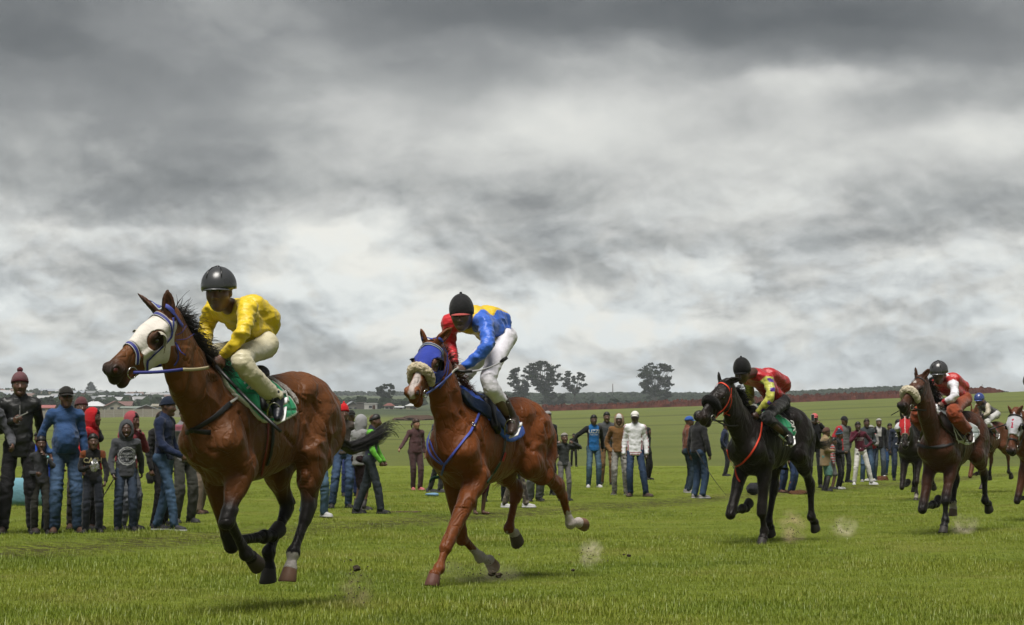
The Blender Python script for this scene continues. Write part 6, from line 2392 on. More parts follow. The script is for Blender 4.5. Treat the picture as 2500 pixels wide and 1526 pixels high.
# ---------------------------------------------------------------- 2: chestnut in the blue hood
def runner_two():
    F = HFrame(1146, 957, 19.8, 30)
    poll = F.J(1056, 842, 0.0)
    HB = head_frame(F, poll, (1000, 954), .60, 0)
    legs = legs_px(F, {
        'LF': (.14, [(1091, 1330), (1072, 1388), (1061, 1402)], (1, 0, -.12), (.15, 0, -1)),
        'RF': (-.13, [(1126, 1308), (1172, 1360), (1194, 1368)], (-.3, 0, -.9), (-1, 0, -.35)),
        'LH': ((.18, .18, .18), [(1366, 1190), (1393, 1278), (1412, 1276)], (0, 0, -1), (-1, 0, .15)),
        'RH': ((-.15, -.15, -.15), [(1262, 1194), (1243, 1290), (1256, 1303)], (.4, 0, -1), (-.8, 0, -.6)),
    })
    base = (.185, .052, .010)
    WS = (.52, .46, .42)
    spec = dict(label='glossy chestnut racehorse in a blue hood and sheepskin noseband landing on one foreleg',
                size=.98, head_k=1.04, h=.0085, poll=poll, HB=HB, legs=legs, elbow={'LF': F.J(1165, 1165, .15)}, pitch=1.0,
                neck_mid=F.J(1090, 975, 0), neck_r=(.26, .190, .125),
                earL=tipat(F, poll, HB, (1102, 801), 1, .03), earR=tipat(F, poll, HB, (1028, 804), -1), eye_white=True,
                coat=coat_fn(base, points=None, sock={'LH': (1.62, WS), 'RH': (2.05, WS), 'RF': (1.55, WS)},
                             muzzle=(.56, .66, (.11, .065, .05)), blaze=(.30, .60, .025, (.52, .45, .42))),
                hoof={'LF': (.13, .055, .04), 'RF': BROWN_HOOF, 'LH': BROWN_HOOF, 'RH': (.12, .09, .07)}, muscle=.016,
                strokes=[([(1160, 1010), (1180, 1080), (1178, 1140)], .011, .020), ([(1280, 1010), (1290, 1060), (1300, 1100)], .012, .020),
                         ([(1320, 1010), (1330, 1060), (1338, 1110)], .010, .016), ([(1255, 1000), (1270, 1030), (1285, 1050)], -.006, .010),
                         ([(1120, 1090), (1135, 1150)], .008, .02), ([(1270, 1080), (1265, 1120)], .012, .02), ([(1340, 1130), (1350, 1160)], .008, .012)])
    hs = Horse(F, spec)
    def region(q):
        x, y, z = q[..., 0], q[..., 1], q[..., 2]
        return np.maximum(np.maximum(x - .315 - .2 * np.clip(-z - .06, 0, .2), -.015 - x), -(z + .26))
    BL = (.035, .060, .38)
    hood(hs, None, region, BL, off=.008, h=.0075, holer=(.056, .06, .055))
    for g in (-1, 1):
        ge = Geo(); th = np.linspace(-1.4, 1.4, 12); V = []
        for k_, r_ in enumerate((.054, .062, .058, .044)):
            for t in th:
                V.append(hs.hp(.205 - math.cos(t) * r_, g * (.086 + (.0, .020, .036, .046)[k_]), -.048 + math.sin(t) * r_))
        n = 12
        Q = [(i * n + j, i * n + j + 1, (i + 1) * n + j + 1, (i + 1) * n + j) for i in range(3) for j in range(n - 1)]
        ge.add(V, Q, [], BLACK); ge.add(np.array(V) + hs.HB @ np.array([0, g * .004, 0]), [q[::-1] for q in Q], [], BLACK)
        ge.obj('blinker_cup', M_LEATHER, hs.root, usecol=True)
    sheepskin(hs, .345, -.08, .0, -112, 118, .042, (.70, .60, .42))
    ring_strap(hs, 'browband', .075, -.05, .02, -95, 95, .011, (.03, .05, .10), .014, (.5, .55, .6))
    ring_strap(hs, 'crownpiece', -.035, -.09, -.03, -100, 100, .012, (.04, .07, .35), .012)
    head_strap(hs, 'cheekpiece', [(1088, 862), (1088, 885), (1082, 910), (1070, 925), (1057, 938)], .010, (.04, .07, .40), off=.016)
    head_strap(hs, 'cheek_strap', [(1056, 922), (1054, 935), (1051, 950)], .010, (.05, .10, .45), off=.014)
    head_strap(hs, 'throat_lash', [(1092, 880), (1090, 905), (1084, 930), (1072, 948)], .009, (.04, .07, .35), off=.016)
    for g in (1, -1):
        ring(hs, 'bit_ring', hs.hp(.470, g * .066, -.120), hs.HB @ np.array([.15, g, 0]), .034, .0042)
        Geo().tube([hs.hp(.505, g * .045, -.118), hs.hp(.472, g * .068, -.120)], .009, 8, (.5, .5, .45)).obj('bit', M_METAL, hs.root, usecol=True)
    cr = [F.J(1083, 846, 0), F.J(1098, 880, 0), F.J(1114, 915, 0), F.J(1130, 945, 0), F.J(1142, 958, 0)]
    mane(hs, cr, [(-.3, .2, .8), (-.6, .3, .6), (-.5, .45, .4), (-.5, .5, .3), (-.4, .4, .3)], 420, .085, 8, (.10, .025, .010), .0022, curl=.03)
    tail(hs, [hs.T(-1.16, 0, 1.36), hs.T(-1.27, -.06, 1.32), hs.T(-1.33, -.18, 1.20), hs.T(-1.33, -.34, 1.02), hs.T(-1.32, -.50, .86)], .05, 220, 15, (.12, .035, .014), .05, .05, .003)
    # cloth
    poly = [(1180, 960), (1190, 1000), (1205, 1040), (1222, 1070), (1240, 1080), (1258, 1078), (1289, 1062), (1282, 1035), (1268, 1005), (1250, 985), (1235, 965), (1215, 930), (1180, 930)]
    saddle_cloth(hs, poly, (.05, .14, .68), (.05, .14, .68), .018, .22, .009, None)
    saddle(hs, (.0, -.34))
    rg = region_xz([(1155, 952), (1172, 985), (1190, 1015), (1215, 1035), (1235, 1068), (1242, 1050), (1240, 1015), (1218, 1000), (1195, 975), (1175, 948)], F, .22)
    hs.shell('saddle_flap', [p for p in hs.S.p if p[7] == 1], .034, rg, M_LEATHER, (.016, .035, .085), .010, fold=.006)
    hs.ribbon('girth', hs.pxline([(1232, 1068), (1230, 1090), (1226, 1108), (1220, 1125)], .012), .018, M_WEB, (.035, .040, .045), mirror=True)
    hs.ribbon('red_buckle_guard', hs.pxline([(1228, 1104), (1225, 1114), (1221, 1124)], .026), .024, M_WEB, (.45, .012, .016))
    hs.ribbon('green_girth_end', hs.pxline([(1219, 1128), (1208, 1146), (1196, 1164), (1186, 1178)], .014), .016, M_WEB, (.012, .06, .040), mirror=True)
    BP = (.07, .10, .48)
    hs.ribbon('breastplate', hs.pxline([(1180, 990), (1168, 1012), (1158, 1035), (1148, 1055), (1130, 1080), (1110, 1105), (1096, 1122), (1086, 1133)], .012), .012, M_WEB, BP, mirror=True)
    hs.ribbon('breastplate_strap', hs.pxline([(1086, 1133), (1083, 1145), (1079, 1158)], .012), .011, M_WEB, BP)
    hs.ribbon('neck_strap', hs.pxline([(1139, 963), (1150, 975), (1165, 985), (1175, 993), (1182, 998)], .014), .010, M_WEB, (.06, .08, .35), mirror=True)
    pn = hs.pxline([(1086, 1133), (1070, 1115), (1058, 1095), (1051, 1075), (1049, 1060)], .012)
    hs.ribbon('breast_strap', pn, .010, M_WEB, BP)
    pp = hs.pxline([(1155, 1036), (1152, 1042)], .02)
    if pp: ring(hs, 'buckle', pp[0][0], pp[0][1], .014, .004)
    # rider
    J = dict(pelvis=F.J(1224, 822, 0), chest=F.J(1160, 783, 0), neck=F.J(1143, 786, .03), head=F.J(1127, 768, .07), face=(1, .40, -.22), headup=(.1, 0, 1),
             shL=F.J(1183, 789, .19), shR=F.J(1098, 790, -.19), elL=F.J(1190, 845, .30), elR=F.J(1099, 838, -.22),
             wrL=F.J(1136, 893, .12), wrR=F.J(1109, 886, -.10), hdL=(.7, -.2, -.25), hnL=(-.1, -.75, -.65), hdR=(.6, .3, -.35), hnR=(-.1, .8, -.6),
             hipL=F.J(1230, 836, .10), hipR=F.J(1208, 834, -.10), knL=F.J(1193, 925, .28), knR=F.J(1131, 918, -.26), anL=F.J(1250, 1022, .34), toeL=(.80, .30, -.35))
    J['anR'] = J['anL'] * np.array([1, -.84, 1]) + np.array([-.12, 0, .02]); J['toeR'] = J['toeL'] * np.array([1, -1, 1])
    extra = Sdf()
    extra.chain([F.J(1190, 770, 0), F.J(1222, 784, 0), F.J(1240, 796, 0)], [.08, .085, .05], .05, (np.array([0, 1., 0]), 1.4), 0, 2)
    RD, BU, YE = np.array((.66, .014, .026)), np.array((.045, .165, .74)), np.array((.82, .56, .014))
    ch, pe = J['chest'], J['pelvis']
    def silk(V, N):
        c = np.tile(BU, (len(V), 1))
        c[V[:, 1] < -.035] = RD
        _, dR = seg_param(V, [J['shR'], J['elR'], J['wrR']]); uL, dL = seg_param(V, [J['shL'], J['elL'], J['wrL']])
        _, dT = seg_param(V, [J['pelvis'], J['chest'], J['neck']])
        keepR = (dR < .085) & (dT > .10); keepL = (dL < .085) & (dT > .12)
        ax = unit(ch - pe); t = (V - pe) @ ax / np.linalg.norm(ch - pe)
        down = N[:, 2] < .15
        mid = (np.abs(V[:, 1]) < .085) & (V[:, 2] < ch[2] + .12)
        c[mid & (V[:, 0] > pe[0] + .15)] = YE
        back = (np.abs(V[:, 1] + .0) < .10) & (N[:, 2] > .45)
        c[back] = YE
        c[(t < -.02) & (V[:, 1] > -.05)] = YE
        c[keepR] = RD; c[keepL] = BU
        return c
    spc = dict(label='person in a blue, red and yellow silk standing in the stirrups of the chestnut horse', scale=1.04, head_scale=1.04, skin=(.115, .070, .054),
               top=silk, top_name='silk_jersey', collar=False, pmat=M_SILK, fold=.013, tfold=.007, seed=9, extra=extra.p, top_hem=-.06, curl=.8,
               trousers=(.85, .83, .90), tmat=M_SILK, tight=False, wide=1.05, hat=('skull', (.018, .018, .020), (.50, .10, .09)), boot=(.045, .028, .020), boot_top=.52)
    jockey(F, J, spc, .009)
    stirrup(hs, J['anL'], J['toeL'], 1.0, F.J(1238, 1000, .27)); stirrup(hs, J['anR'], J['toeR'], 1.0)
    hand = J['wrL'] + unit(J['hdL']) * .08
    rein(hs, hs.hp(.475, .070, -.120), F.loc(at(1103, 912, F.wor(hand)[1] - .15)), .012, .009, (.10, .14, .42))
    rein(hs, F.loc(at(1103, 912, F.wor(hand)[1] - .15)), hand, -.01, .010, (.6, .6, .55), 'rein_grip')
    rein(hs, hs.hp(.475, -.070, -.120), J['wrR'] + unit(J['hdR']) * .07, .01, .009, (.10, .14, .42))
    w = F.wor(hand)[1] - .02
    P = [at(1112, 905, w), at(1130, 907, w), at(1153, 907, w), at(1175, 903, w), at(1195, 897, w), at(1212, 890, w), at(1221, 884, w)]
    whip('riding_whip', P, [.012, .012, .011, .006, .006, .006, .008], 'short whip with white bound shaft and black flap, held by the blue silk rider', flap=.07, parts=(.42, .42, .44))
    return hs

# ---------------------------------------------------------------- 3: black horse, red vest rider
def runner_three():
    F = HFrame(1845, 1000, 27.4, 33)
    poll = F.J(1769, 936, 0.0)
    HB = head_frame(F, poll, (1706, 1016), .60, 0)
    legs = legs_px(F, {
        'RF': (-.13, [(1785, 1250), (1812, 1242), (1821, 1240)], (-.2, 0, 1), (-1, 0, .25)),
        'LF': (.13, [(1860, 1245), (1866, 1297), (1863, 1312)], (1, 0, -.3), (.2, 0, -1)),
        'RH': (-.14, [(1890, 1190), (1876, 1275), (1880, 1287)], (.4, 0, -1), (-.5, 0, -.8)),
        'LH': (.15, [(1979, 1184), (1981, 1262), (1988, 1275)], (.4, 0, -1), (-.6, 0, -.8)),
    })
    base = (.010, .0065, .005)
    spec = dict(label='black racehorse with orange bridle and breastplate under the red vested rider',
                size=.97, head_k=1.04, bone=1.32, h=.012, poll=poll, HB=HB, legs=legs, neck_mid=F.J(1797, 1020, 0), neck_r=(.255, .195, .13), pitch=-2.0, dz=.04,
                earR=tipat(F, poll, HB, (1754, 909), -1), earL=tipat(F, poll, HB, (1810, 925), 1, .05),
                coat=coat_fn(base, points=None, muzzle=(.45, .62, (.030, .020, .016))), hoof={k: DARK_HOOF for k in ('LF', 'RF', 'LH', 'RH')}, muscle=.007,
                strokes=[([(1870, 1060), (1880, 1120)], .010, .02), ([(1940, 1040), (1945, 1090)], .010, .02)])
    hs = Horse(F, spec)
    OR = (.75, .060, .020)
    ring_strap(hs, 'browband', .085, -.05, .03, -90, 90, .009, OR, .010)
    head_strap(hs, 'cheekpiece', [(1784, 948), (1783, 962), (1775, 985), (1765, 1000), (1751, 1010)], .010, OR, off=.012)
    head_strap(hs, 'throat_lash', [(1783, 962), (1784, 980), (1778, 1000), (1766, 1016)], .007, OR, off=.014)
    head_strap(hs, 'bit_strap', [(1752, 1008), (1748, 1018), (1742, 1023)], .010, OR, off=.012)
    pn = hs.around(.335, -.07, .0, -105, 105, 22, .022)
    P = smooth_pts([p for p, _ in pn], it=2)
    S = Sdf(); S.chain(P, [.036 + .016 * math.sin(math.pi * i / (len(P) - 1)) for i in range(len(P))], .01, None, 0, 1)
    V, Fq = S.mesh(.012, 1); as_obj('sheepskin_noseband', V, Fq, M_WOOL, const((.010, .010, .010))(V, V), hs.root)
    for g in (1, -1): ring(hs, 'bit_ring', hs.hp(.470, g * .066, -.120), hs.HB @ np.array([.15, g, 0]), .034, .0045)
    hs.ribbon('breastplate', hs.pxline([(1859, 1032), (1857, 1050), (1853, 1070), (1845, 1090), (1832, 1110), (1815, 1128), (1800, 1137), (1797, 1139)], .014), .012, M_WEB, OR)
    hs.ribbon('breastplate_far', hs.pxline([(1797, 1139), (1790, 1131), (1783, 1121), (1779, 1110), (1777, 1098)], .014), .011, M_WEB, OR)
    hs.ribbon('breast_strap', hs.pxline([(1797, 1139), (1797, 1155), (1801, 1170), (1806, 1177)], .014), .011, M_WEB, OR)
    pp = hs.pxline([(1796, 1139), (1798, 1139)], .022, 1)
    if pp: ring(hs, 'breastplate_ring', pp[0][0], pp[0][1], .022, .006)
    cr = [F.J(1795, 948, 0), F.J(1808, 975, 0), F.J(1820, 1000, 0), F.J(1835, 1010, 0)]
    mane(hs, cr, [(-.4, .3, .7), (-.6, .4, .4), (-.5, .5, .3), (-.5, .5, .2)], 380, .13, 31, (.009, .008, .008), .004)
    tail(hs, [hs.T(-1.15, 0, 1.34), F.J(1985, 1060, 0), F.J(1995, 1085, 0), F.J(2012, 1086, 0), F.J(2037, 1074, 0)], .05, 130, 35, (.012, .011, .011), .06, .04, .003)
    poly = [(1882, 1010), (1890, 1050), (1905, 1075), (1925, 1080), (1947, 1064), (1946, 1045), (1936, 1025), (1920, 1010), (1900, 1002), (1895, 980), (1880, 985)]
    saddle_cloth(hs, poly, (.030, .42, .19), (.7, .7, .64), .022, .22, .011, (.13, .0))
    saddle(hs, (.02, -.32))
    gl = Geo()
    pn = hs.pxline([(1922, 1031), (1928, 1032), (1931, 1038), (1928, 1042), (1932, 1044), (1934, 1050), (1929, 1053)], .048, 2)
    if len(pn) > 1: gl.tube([p for p, _ in pn], .011, 6, (.62, .62, .58), flat=.25, fdir=np.array([n for _, n in pn])); gl.obj('cloth_number', M_CLOTH, hs.root, usecol=True)
    hs.ribbon('girth', hs.pxline([(1914, 1085), (1908, 1115), (1895, 1145)], .012), .020, M_WEB, BLACK, mirror=True)
    J = dict(pelvis=F.J(1905, 985, 0), chest=F.J(1857, 927, 0), neck=F.J(1838, 909, .03), head=F.J(1812, 908, .06), face=(1, .15, -.35), headup=(.2, 0, 1),
             shL=F.J(1874, 925, .19), shR=F.J(1828, 930, -.19), elL=F.J(1881, 968, .27), elR=F.J(1832, 975, -.25),
             wrL=F.J(1851, 1006, .12), wrR=F.J(1835, 1005, -.10), hdL=(.6, -.2, -.4), hnL=(-.1, -.75, -.65), hdR=(.6, .3, -.35), hnR=(-.1, .8, -.6),
             hipL=F.J(1910, 985, .10), hipR=F.J(1900, 985, -.10), knL=F.J(1872, 1018, .27), anL=F.J(1923, 1062, .34), toeL=(.75, .40, -.30))
    mirror_leg(J, ('kn', 'an'))
    extra = Sdf(); extra.chain([F.J(1874, 915, 0), F.J(1902, 935, 0), F.J(1914, 955, 0)], [.085, .10, .07], .05, (np.array([0, 1., 0]), 1.4), 0, 2)
    sh, el, wr = J['shL'], J['elL'], J['wrL']
    def silk(V, N):
        c = np.tile((.50, .012, .020), (len(V), 1))
        for sd in 'LR':
            u, d = seg_param(V, [J['sh' + sd], J['el' + sd], J['wr' + sd]])
            _, dt = seg_param(V, [J['pelvis'], J['chest']])
            arm = (d < .10) & (u > .04) & ((dt > .16) | (u > .7))
            c[arm] = (.60, .60, .10)
            dots = (np.abs((u * 2.0) % 1.0 - .5) < .20) & arm
            side = N[:, 1] * (1 if sd == 'L' else -1)
            c[dots & (side > .35)] = (.09, .02, .30)
        return c
    spc = dict(label='person in a red vest with yellow sleeves spotted purple riding the black horse', scale=.98, head_scale=1.02, skin=(.06, .028, .018),
               top=silk, top_name='silk_jersey', collar=False, pmat=M_SILK, fold=.012, seed=14, extra=extra.p, top_hem=-.05, curl=.8, trousers=(.012, .012, .013), tmat=M_CLOTH,
               hat=('skull', (.008, .008, .009)), boot=(.018, .018, .018), boot_top=.25)
    jockey(F, J, spc, .011)
    stirrup(hs, J['anL'], J['toeL'], 1.0, F.J(1915, 1045, .27)); stirrup(hs, J['anR'], J['toeR'], 1.0)
    hand = J['wrL'] + unit(J['hdL']) * .08
    rein(hs, hs.hp(.475, .070, -.120), hand, .10, .009, BLACK)
    rein(hs, hs.hp(.475, -.070, -.120), J['wrR'] + unit(J['hdR']) * .07, .05, .009, BLACK)
    return hs

# ---------------------------------------------------------------- 4: dark bay, rider in red and white
def runner_four():
    F = HFrame(2302, 1000, 30.4, 31)
    poll = F.J(2248, 924, 0.0)
    HB = head_frame(F, poll, (2199, 984), .58, 0)
    legs = legs_px(F, {
        'RF': (-.14, [(2253, 1238), (2277, 1232), (2286, 1230)], (-.2, 0, 1), (-1, 0, .25)),
        'LF': (.13, [(2309, 1217), (2308, 1270), (2305, 1284)], (1, 0, -.3), (.2, 0, -1)),
        'RH': (-.14, [(2333, 1172), (2326, 1226), (2327, 1240)], (.4, 0, -1), (-.1, 0, -1)),
        'LH': (.15, [(2403, 1156), (2405, 1222), (2412, 1230)], (.4, 0, -1), (-.6, 0, -.7)),
    })
    base = (.075, .026, .012)
    spec = dict(label='dark bay racehorse with a thick cream noseband and white number cloth galloping head on',
                size=.98, head_k=1.04, bone=1.30, h=.0125, poll=poll, HB=HB, legs=legs, neck_mid=F.J(2262, 1000, 0), neck_r=(.255, .195, .13), pitch=-1.0,
                earR=tipat(F, poll, HB, (2235, 898), -1), earL=tipat(F, poll, HB, (2269, 901), 1),
                coat=coat_fn(base, points=(.6, 1.1, (.010, .009, .009)), sock={'RH': (2.02, (.45, .40, .36))}, muzzle=(.47, .60, (.014, .012, .012)), star=(.15, .0)),
                hoof={k: DARK_HOOF for k in ('LF', 'RF', 'LH')} | {'RH': (.16, .11, .08)}, muscle=.008,
                strokes=[([(2330, 1040), (2335, 1110)], .010, .02), ([(2370, 1030), (2385, 1090)], .010, .02)])
    hs = Horse(F, spec)
    ring_strap(hs, 'browband', .085, -.05, .03, -90, 90, .008, BLACK, .010)
    head_strap(hs, 'cheekpiece', [(2262, 935), (2259, 955), (2250, 975), (2238, 990)], .008, BLACK, off=.012)
    sheepskin(hs, .335, -.08, .0, -108, 108, .050, (.74, .66, .50))
    for g in (1, -1): ring(hs, 'bit_ring', hs.hp(.470, g * .066, -.120), hs.HB @ np.array([.15, g, 0]), .034, .005)
    cr = [F.J(2268, 930, 0), F.J(2276, 955, 0), F.J(2284, 980, 0), F.J(2300, 998, 0)]
    mane(hs, cr, [(-.4, .3, .7), (-.6, .4, .4), (-.5, .5, .3), (-.5, .5, .2)], 320, .12, 41, (.009, .008, .008), .0045)
    tail(hs, [hs.T(-1.13, 0, 1.36), hs.T(-1.27, .0, 1.34), hs.T(-1.50, 0, 1.25), hs.T(-1.75, 0, 1.15), hs.T(-1.95, 0, 1.05)], .05, 120, 45, (.012, .011, .011), .06, .05, .004)
    poly = [(2310, 1010), (2320, 1050), (2333, 1080), (2352, 1088), (2372, 1083), (2385, 1065), (2384, 1045), (2372, 1028), (2355, 1014), (2345, 985), (2310, 985)]
    def wc(V, N):
        return np.tile((.72, .80, .84), (len(V), 1)) * (1 - .4 * (vnoise(V * 9) > .35))[:, None]
    saddle_cloth(hs, [(x + 5, y) if y > 1020 else (x, y) for x, y in poly], wc, (.86, .86, .88), .022, .22, .011, (.14, .05))
    rg = region_xz([(2308, 1008), (2318, 1040), (2332, 1072), (2350, 1080), (2357, 1066), (2350, 1042), (2338, 1018), (2322, 1003)], F, .22)
    hs.shell('saddle_flap', [p for p in hs.S.p if p[7] == 1], .036, rg, M_LEATHER, (.030, .014, .010), .011)
    saddle(hs, (.03, -.30))
    g = Geo()
    for seg in ([(2304, 1018), (2318, 1036), (2327, 1060), (2333, 1082)], [(2318, 1036), (2333, 1030)], [(2322, 1046), (2345, 1077), (2356, 1084)], [(2333, 1078), (2345, 1077)]):
        pn = hs.pxline(seg, .042, 3)
        if len(pn) > 1: g.tube([p for p, _ in pn], .010, 6, (.85, .85, .78), flat=.4, fdir=np.array([n for _, n in pn]))
    g.obj('white_girth_straps', M_WEB, hs.root, usecol=True)
    hs.ribbon('breastplate', hs.pxline([(2330, 1083), (2305, 1090), (2280, 1093), (2258, 1090), (2243, 1085)], .010), .018, M_WEB, BLACK, mirror=True)
    hs.ribbon('girth', hs.pxline([(2354, 1092), (2350, 1115), (2342, 1138)], .012), .018, M_WEB, BLACK, mirror=True)
    J = dict(pelvis=F.J(2352, 975, 0), chest=F.J(2308, 940, 0), neck=F.J(2302, 922, .02), head=F.J(2292, 913, .05), face=(1, .15, -.25), headup=(.15, 0, 1),
             shL=F.J(2326, 936, .19), shR=F.J(2281, 938, -.19), elL=F.J(2331, 968, .27), elR=F.J(2290, 975, -.25),
             wrL=F.J(2303, 982, .12), wrR=F.J(2288, 984, -.10), hdL=(.6, -.2, -.3), hnL=(-.1, -.75, -.65), hdR=(.6, .3, -.35), hnR=(-.1, .8, -.6),
             hipL=F.J(2356, 978, .10), hipR=F.J(2346, 978, -.10), knL=F.J(2328, 1006, .27), anL=F.J(2364, 1055, .33), toeL=(.80, .30, -.35))
    mirror_leg(J, ('kn', 'an'))
    extra = Sdf(); extra.chain([F.J(2325, 925, 0), F.J(2343, 945, 0)], [.08, .09], .05, (np.array([0, 1., 0]), 1.4), 0, 2)
    def silk(V, N):
        c = np.tile((.52, .014, .014), (len(V), 1))
        for sd in 'LR':
            u, d = seg_param(V, [J['sh' + sd], J['el' + sd], J['wr' + sd]])
            _, dt = seg_param(V, [J['pelvis'], J['chest']])
            arm = (d < .11) & (u > .02) & ((dt > .15) | (u > .7))
            c[arm] = (.85, .83, .90)
            c[arm & (u > 1.72)] = (.50, .010, .02)
        c[np.linalg.norm(V - J['neck'], axis=1) < .085] = (.80, .78, .82)
        return c
    spc = dict(label='person in a red silk with white sleeves and rust trousers on the dark bay horse', scale=.98, head_scale=1.02, skin=(.115, .066, .050),
               top=silk, top_name='silk_jersey', collar=False, pmat=M_SILK, fold=.013, seed=19, extra=extra.p, top_hem=-.03, curl=.8, trousers=(.27, .058, .022), tmat=M_CLOTH, wide=1.5,
               hat=('helmet', (.060, .060, .064)), boot=(.05, .028, .020), boot_top=.75)
    jockey(F, J, spc, .012)
    stirrup(hs, J['anL'], J['toeL'], 1.0, F.J(2355, 1040, .27)); stirrup(hs, J['anR'], J['toeR'], 1.0)
    hand = J['wrL'] + unit(J['hdL']) * .08
    rein(hs, hs.hp(.475, .070, -.120), hand, .05, .009, BLACK)
    rein(hs, hs.hp(.475, -.070, -.120), J['wrR'] + unit(J['hdR']) * .07, .05, .009, BLACK)
    # glimpsed whip of the far hand
    w = F.wor(J['wrR'])[1]
    P = [at(2290, 985, w), at(2260, 980, w), at(2226, 990, w), at(2200, 1000, w), at(2175, 1014, w)]
    whip('riding_whip', P, [.010, .010, .007, .006, .006], 'thin dark whip sticking out behind the dark bay horse\'s muzzle')
    hs.JL = J
    return hs

# ---------------------------------------------------------------- 5-7: the runners behind, same build, own poses
def runner_back(tmpl, px_, py_, D, heading, spec_up, rider, head_px, muz_px, ears, L=.58, roll=0, tack=None, tailp=None, leg_shift=None, lean=0):
    F = HFrame(px_, py_, D, heading)
    dz = F.wz - tmpl.F.wz
    legs = {}
    for nm, L_ in tmpl.spec['legs'].items():
        q = [np.array(v, float).copy() for v in L_]
        for i in range(3): q[i][2] += dz
        if leg_shift and nm in leg_shift:
            for i in range(3): q[i] = q[i] + np.array(leg_shift[nm][i])
        legs[nm] = q
    poll = F.J(*head_px, 0.0) if abs(math.degrees(math.atan((px_ - W / 2) / FPX)) - heading) > 18 else F.loc(at(*head_px, D - 1.0))
    HB = head_frame(F, poll, muz_px, L, roll)
    sp = dict(size=.95, h=.019, poll=poll, HB=HB, legs=legs, neck_r=(.24, .18, .13), earL=tipat(F, poll, HB, ears[1], 1), earR=tipat(F, poll, HB, ears[0], -1), muscle=.006)
    sp.update(spec_up)
    hs = Horse(F, sp)
    for g in (1, -1): ring(hs, 'bit_ring', hs.hp(.470, g * .066, -.120), hs.HB @ np.array([.15, g, 0]), .034, .005)
    if tack: tack(hs)
    tail(hs, tailp(hs) if tailp else [hs.T(-1.13, 0, 1.36), hs.T(-1.27, .0, 1.34), hs.T(-1.45, 0, 1.15), hs.T(-1.55, 0, .9), hs.T(-1.58, 0, .7)], .05, 90, 45, spec_up.get('hair', (.012, .011, .011)), .05, .05, .006)
    saddle(hs, (.03, -.30))
    T = hs.T
    reg = np.array([T(x, 0, z)[[0, 2]] for x, z in ((.05, 1.65), (.02, 1.45), (-.08, 1.25), (-.30, 1.2), (-.48, 1.3), (-.46, 1.5), (-.40, 1.7))])
    P = round_poly(reg, 2)
    lo = np.array([P[:, 0].min() - .03, -.5, P[:, 1].min() - .03]); hi = np.array([P[:, 0].max() + .03, .5, P[:, 1].max() + .03])
    hs.shell('saddle_cloth', [p for p in hs.S.p if p[7] == 1], .022, {'box': (lo, hi), 'fn': lambda G: np.repeat(poly_sdf(G[..., [0, 2]][:, 0], P).astype(np.float32)[:, None], G.shape[1], 1)}, M_CLOTH, rider.get('cloth', (.5, .5, .5)), .016)
    # rider from the template rider, moved with the withers
    J = {}
    off = np.array([0, 0, dz])
    for k, v in tmpl.JL.items():
        v = np.array(v, float)
        J[k] = v if k in ('face', 'headup') or k[:3] == 'toe' or k[:2] in ('hd', 'hn') else v + off
    for k, v in rider.get('J', {}).items():
        J[k] = np.array(v) if k in ('face', 'headup') or k[:3] == 'toe' or k[:2] in ('hd', 'hn') else J[k] + np.array(v)
    spc = dict(scale=.98, head_scale=1.02, skin=(.03, .017, .013), top_name='silk_jersey', collar=False, pmat=M_SILK, fold=.012, seed=29, top_hem=-.02, curl=.8, tmat=M_CLOTH, boot=(.015, .015, .015), boot_top=.35)
    spc.update({k: v for k, v in rider.items() if k not in ('cloth', 'J')})
    jockey(F, J, spc, .017)
    rein(hs, hs.hp(.475, .070, -.120), J['wrL'] + unit(J['hdL']) * .08, .05, .010, BLACK)
    rein(hs, hs.hp(.475, -.070, -.120), J['wrR'] + unit(J['hdR']) * .07, .05, .010, BLACK)
    return hs

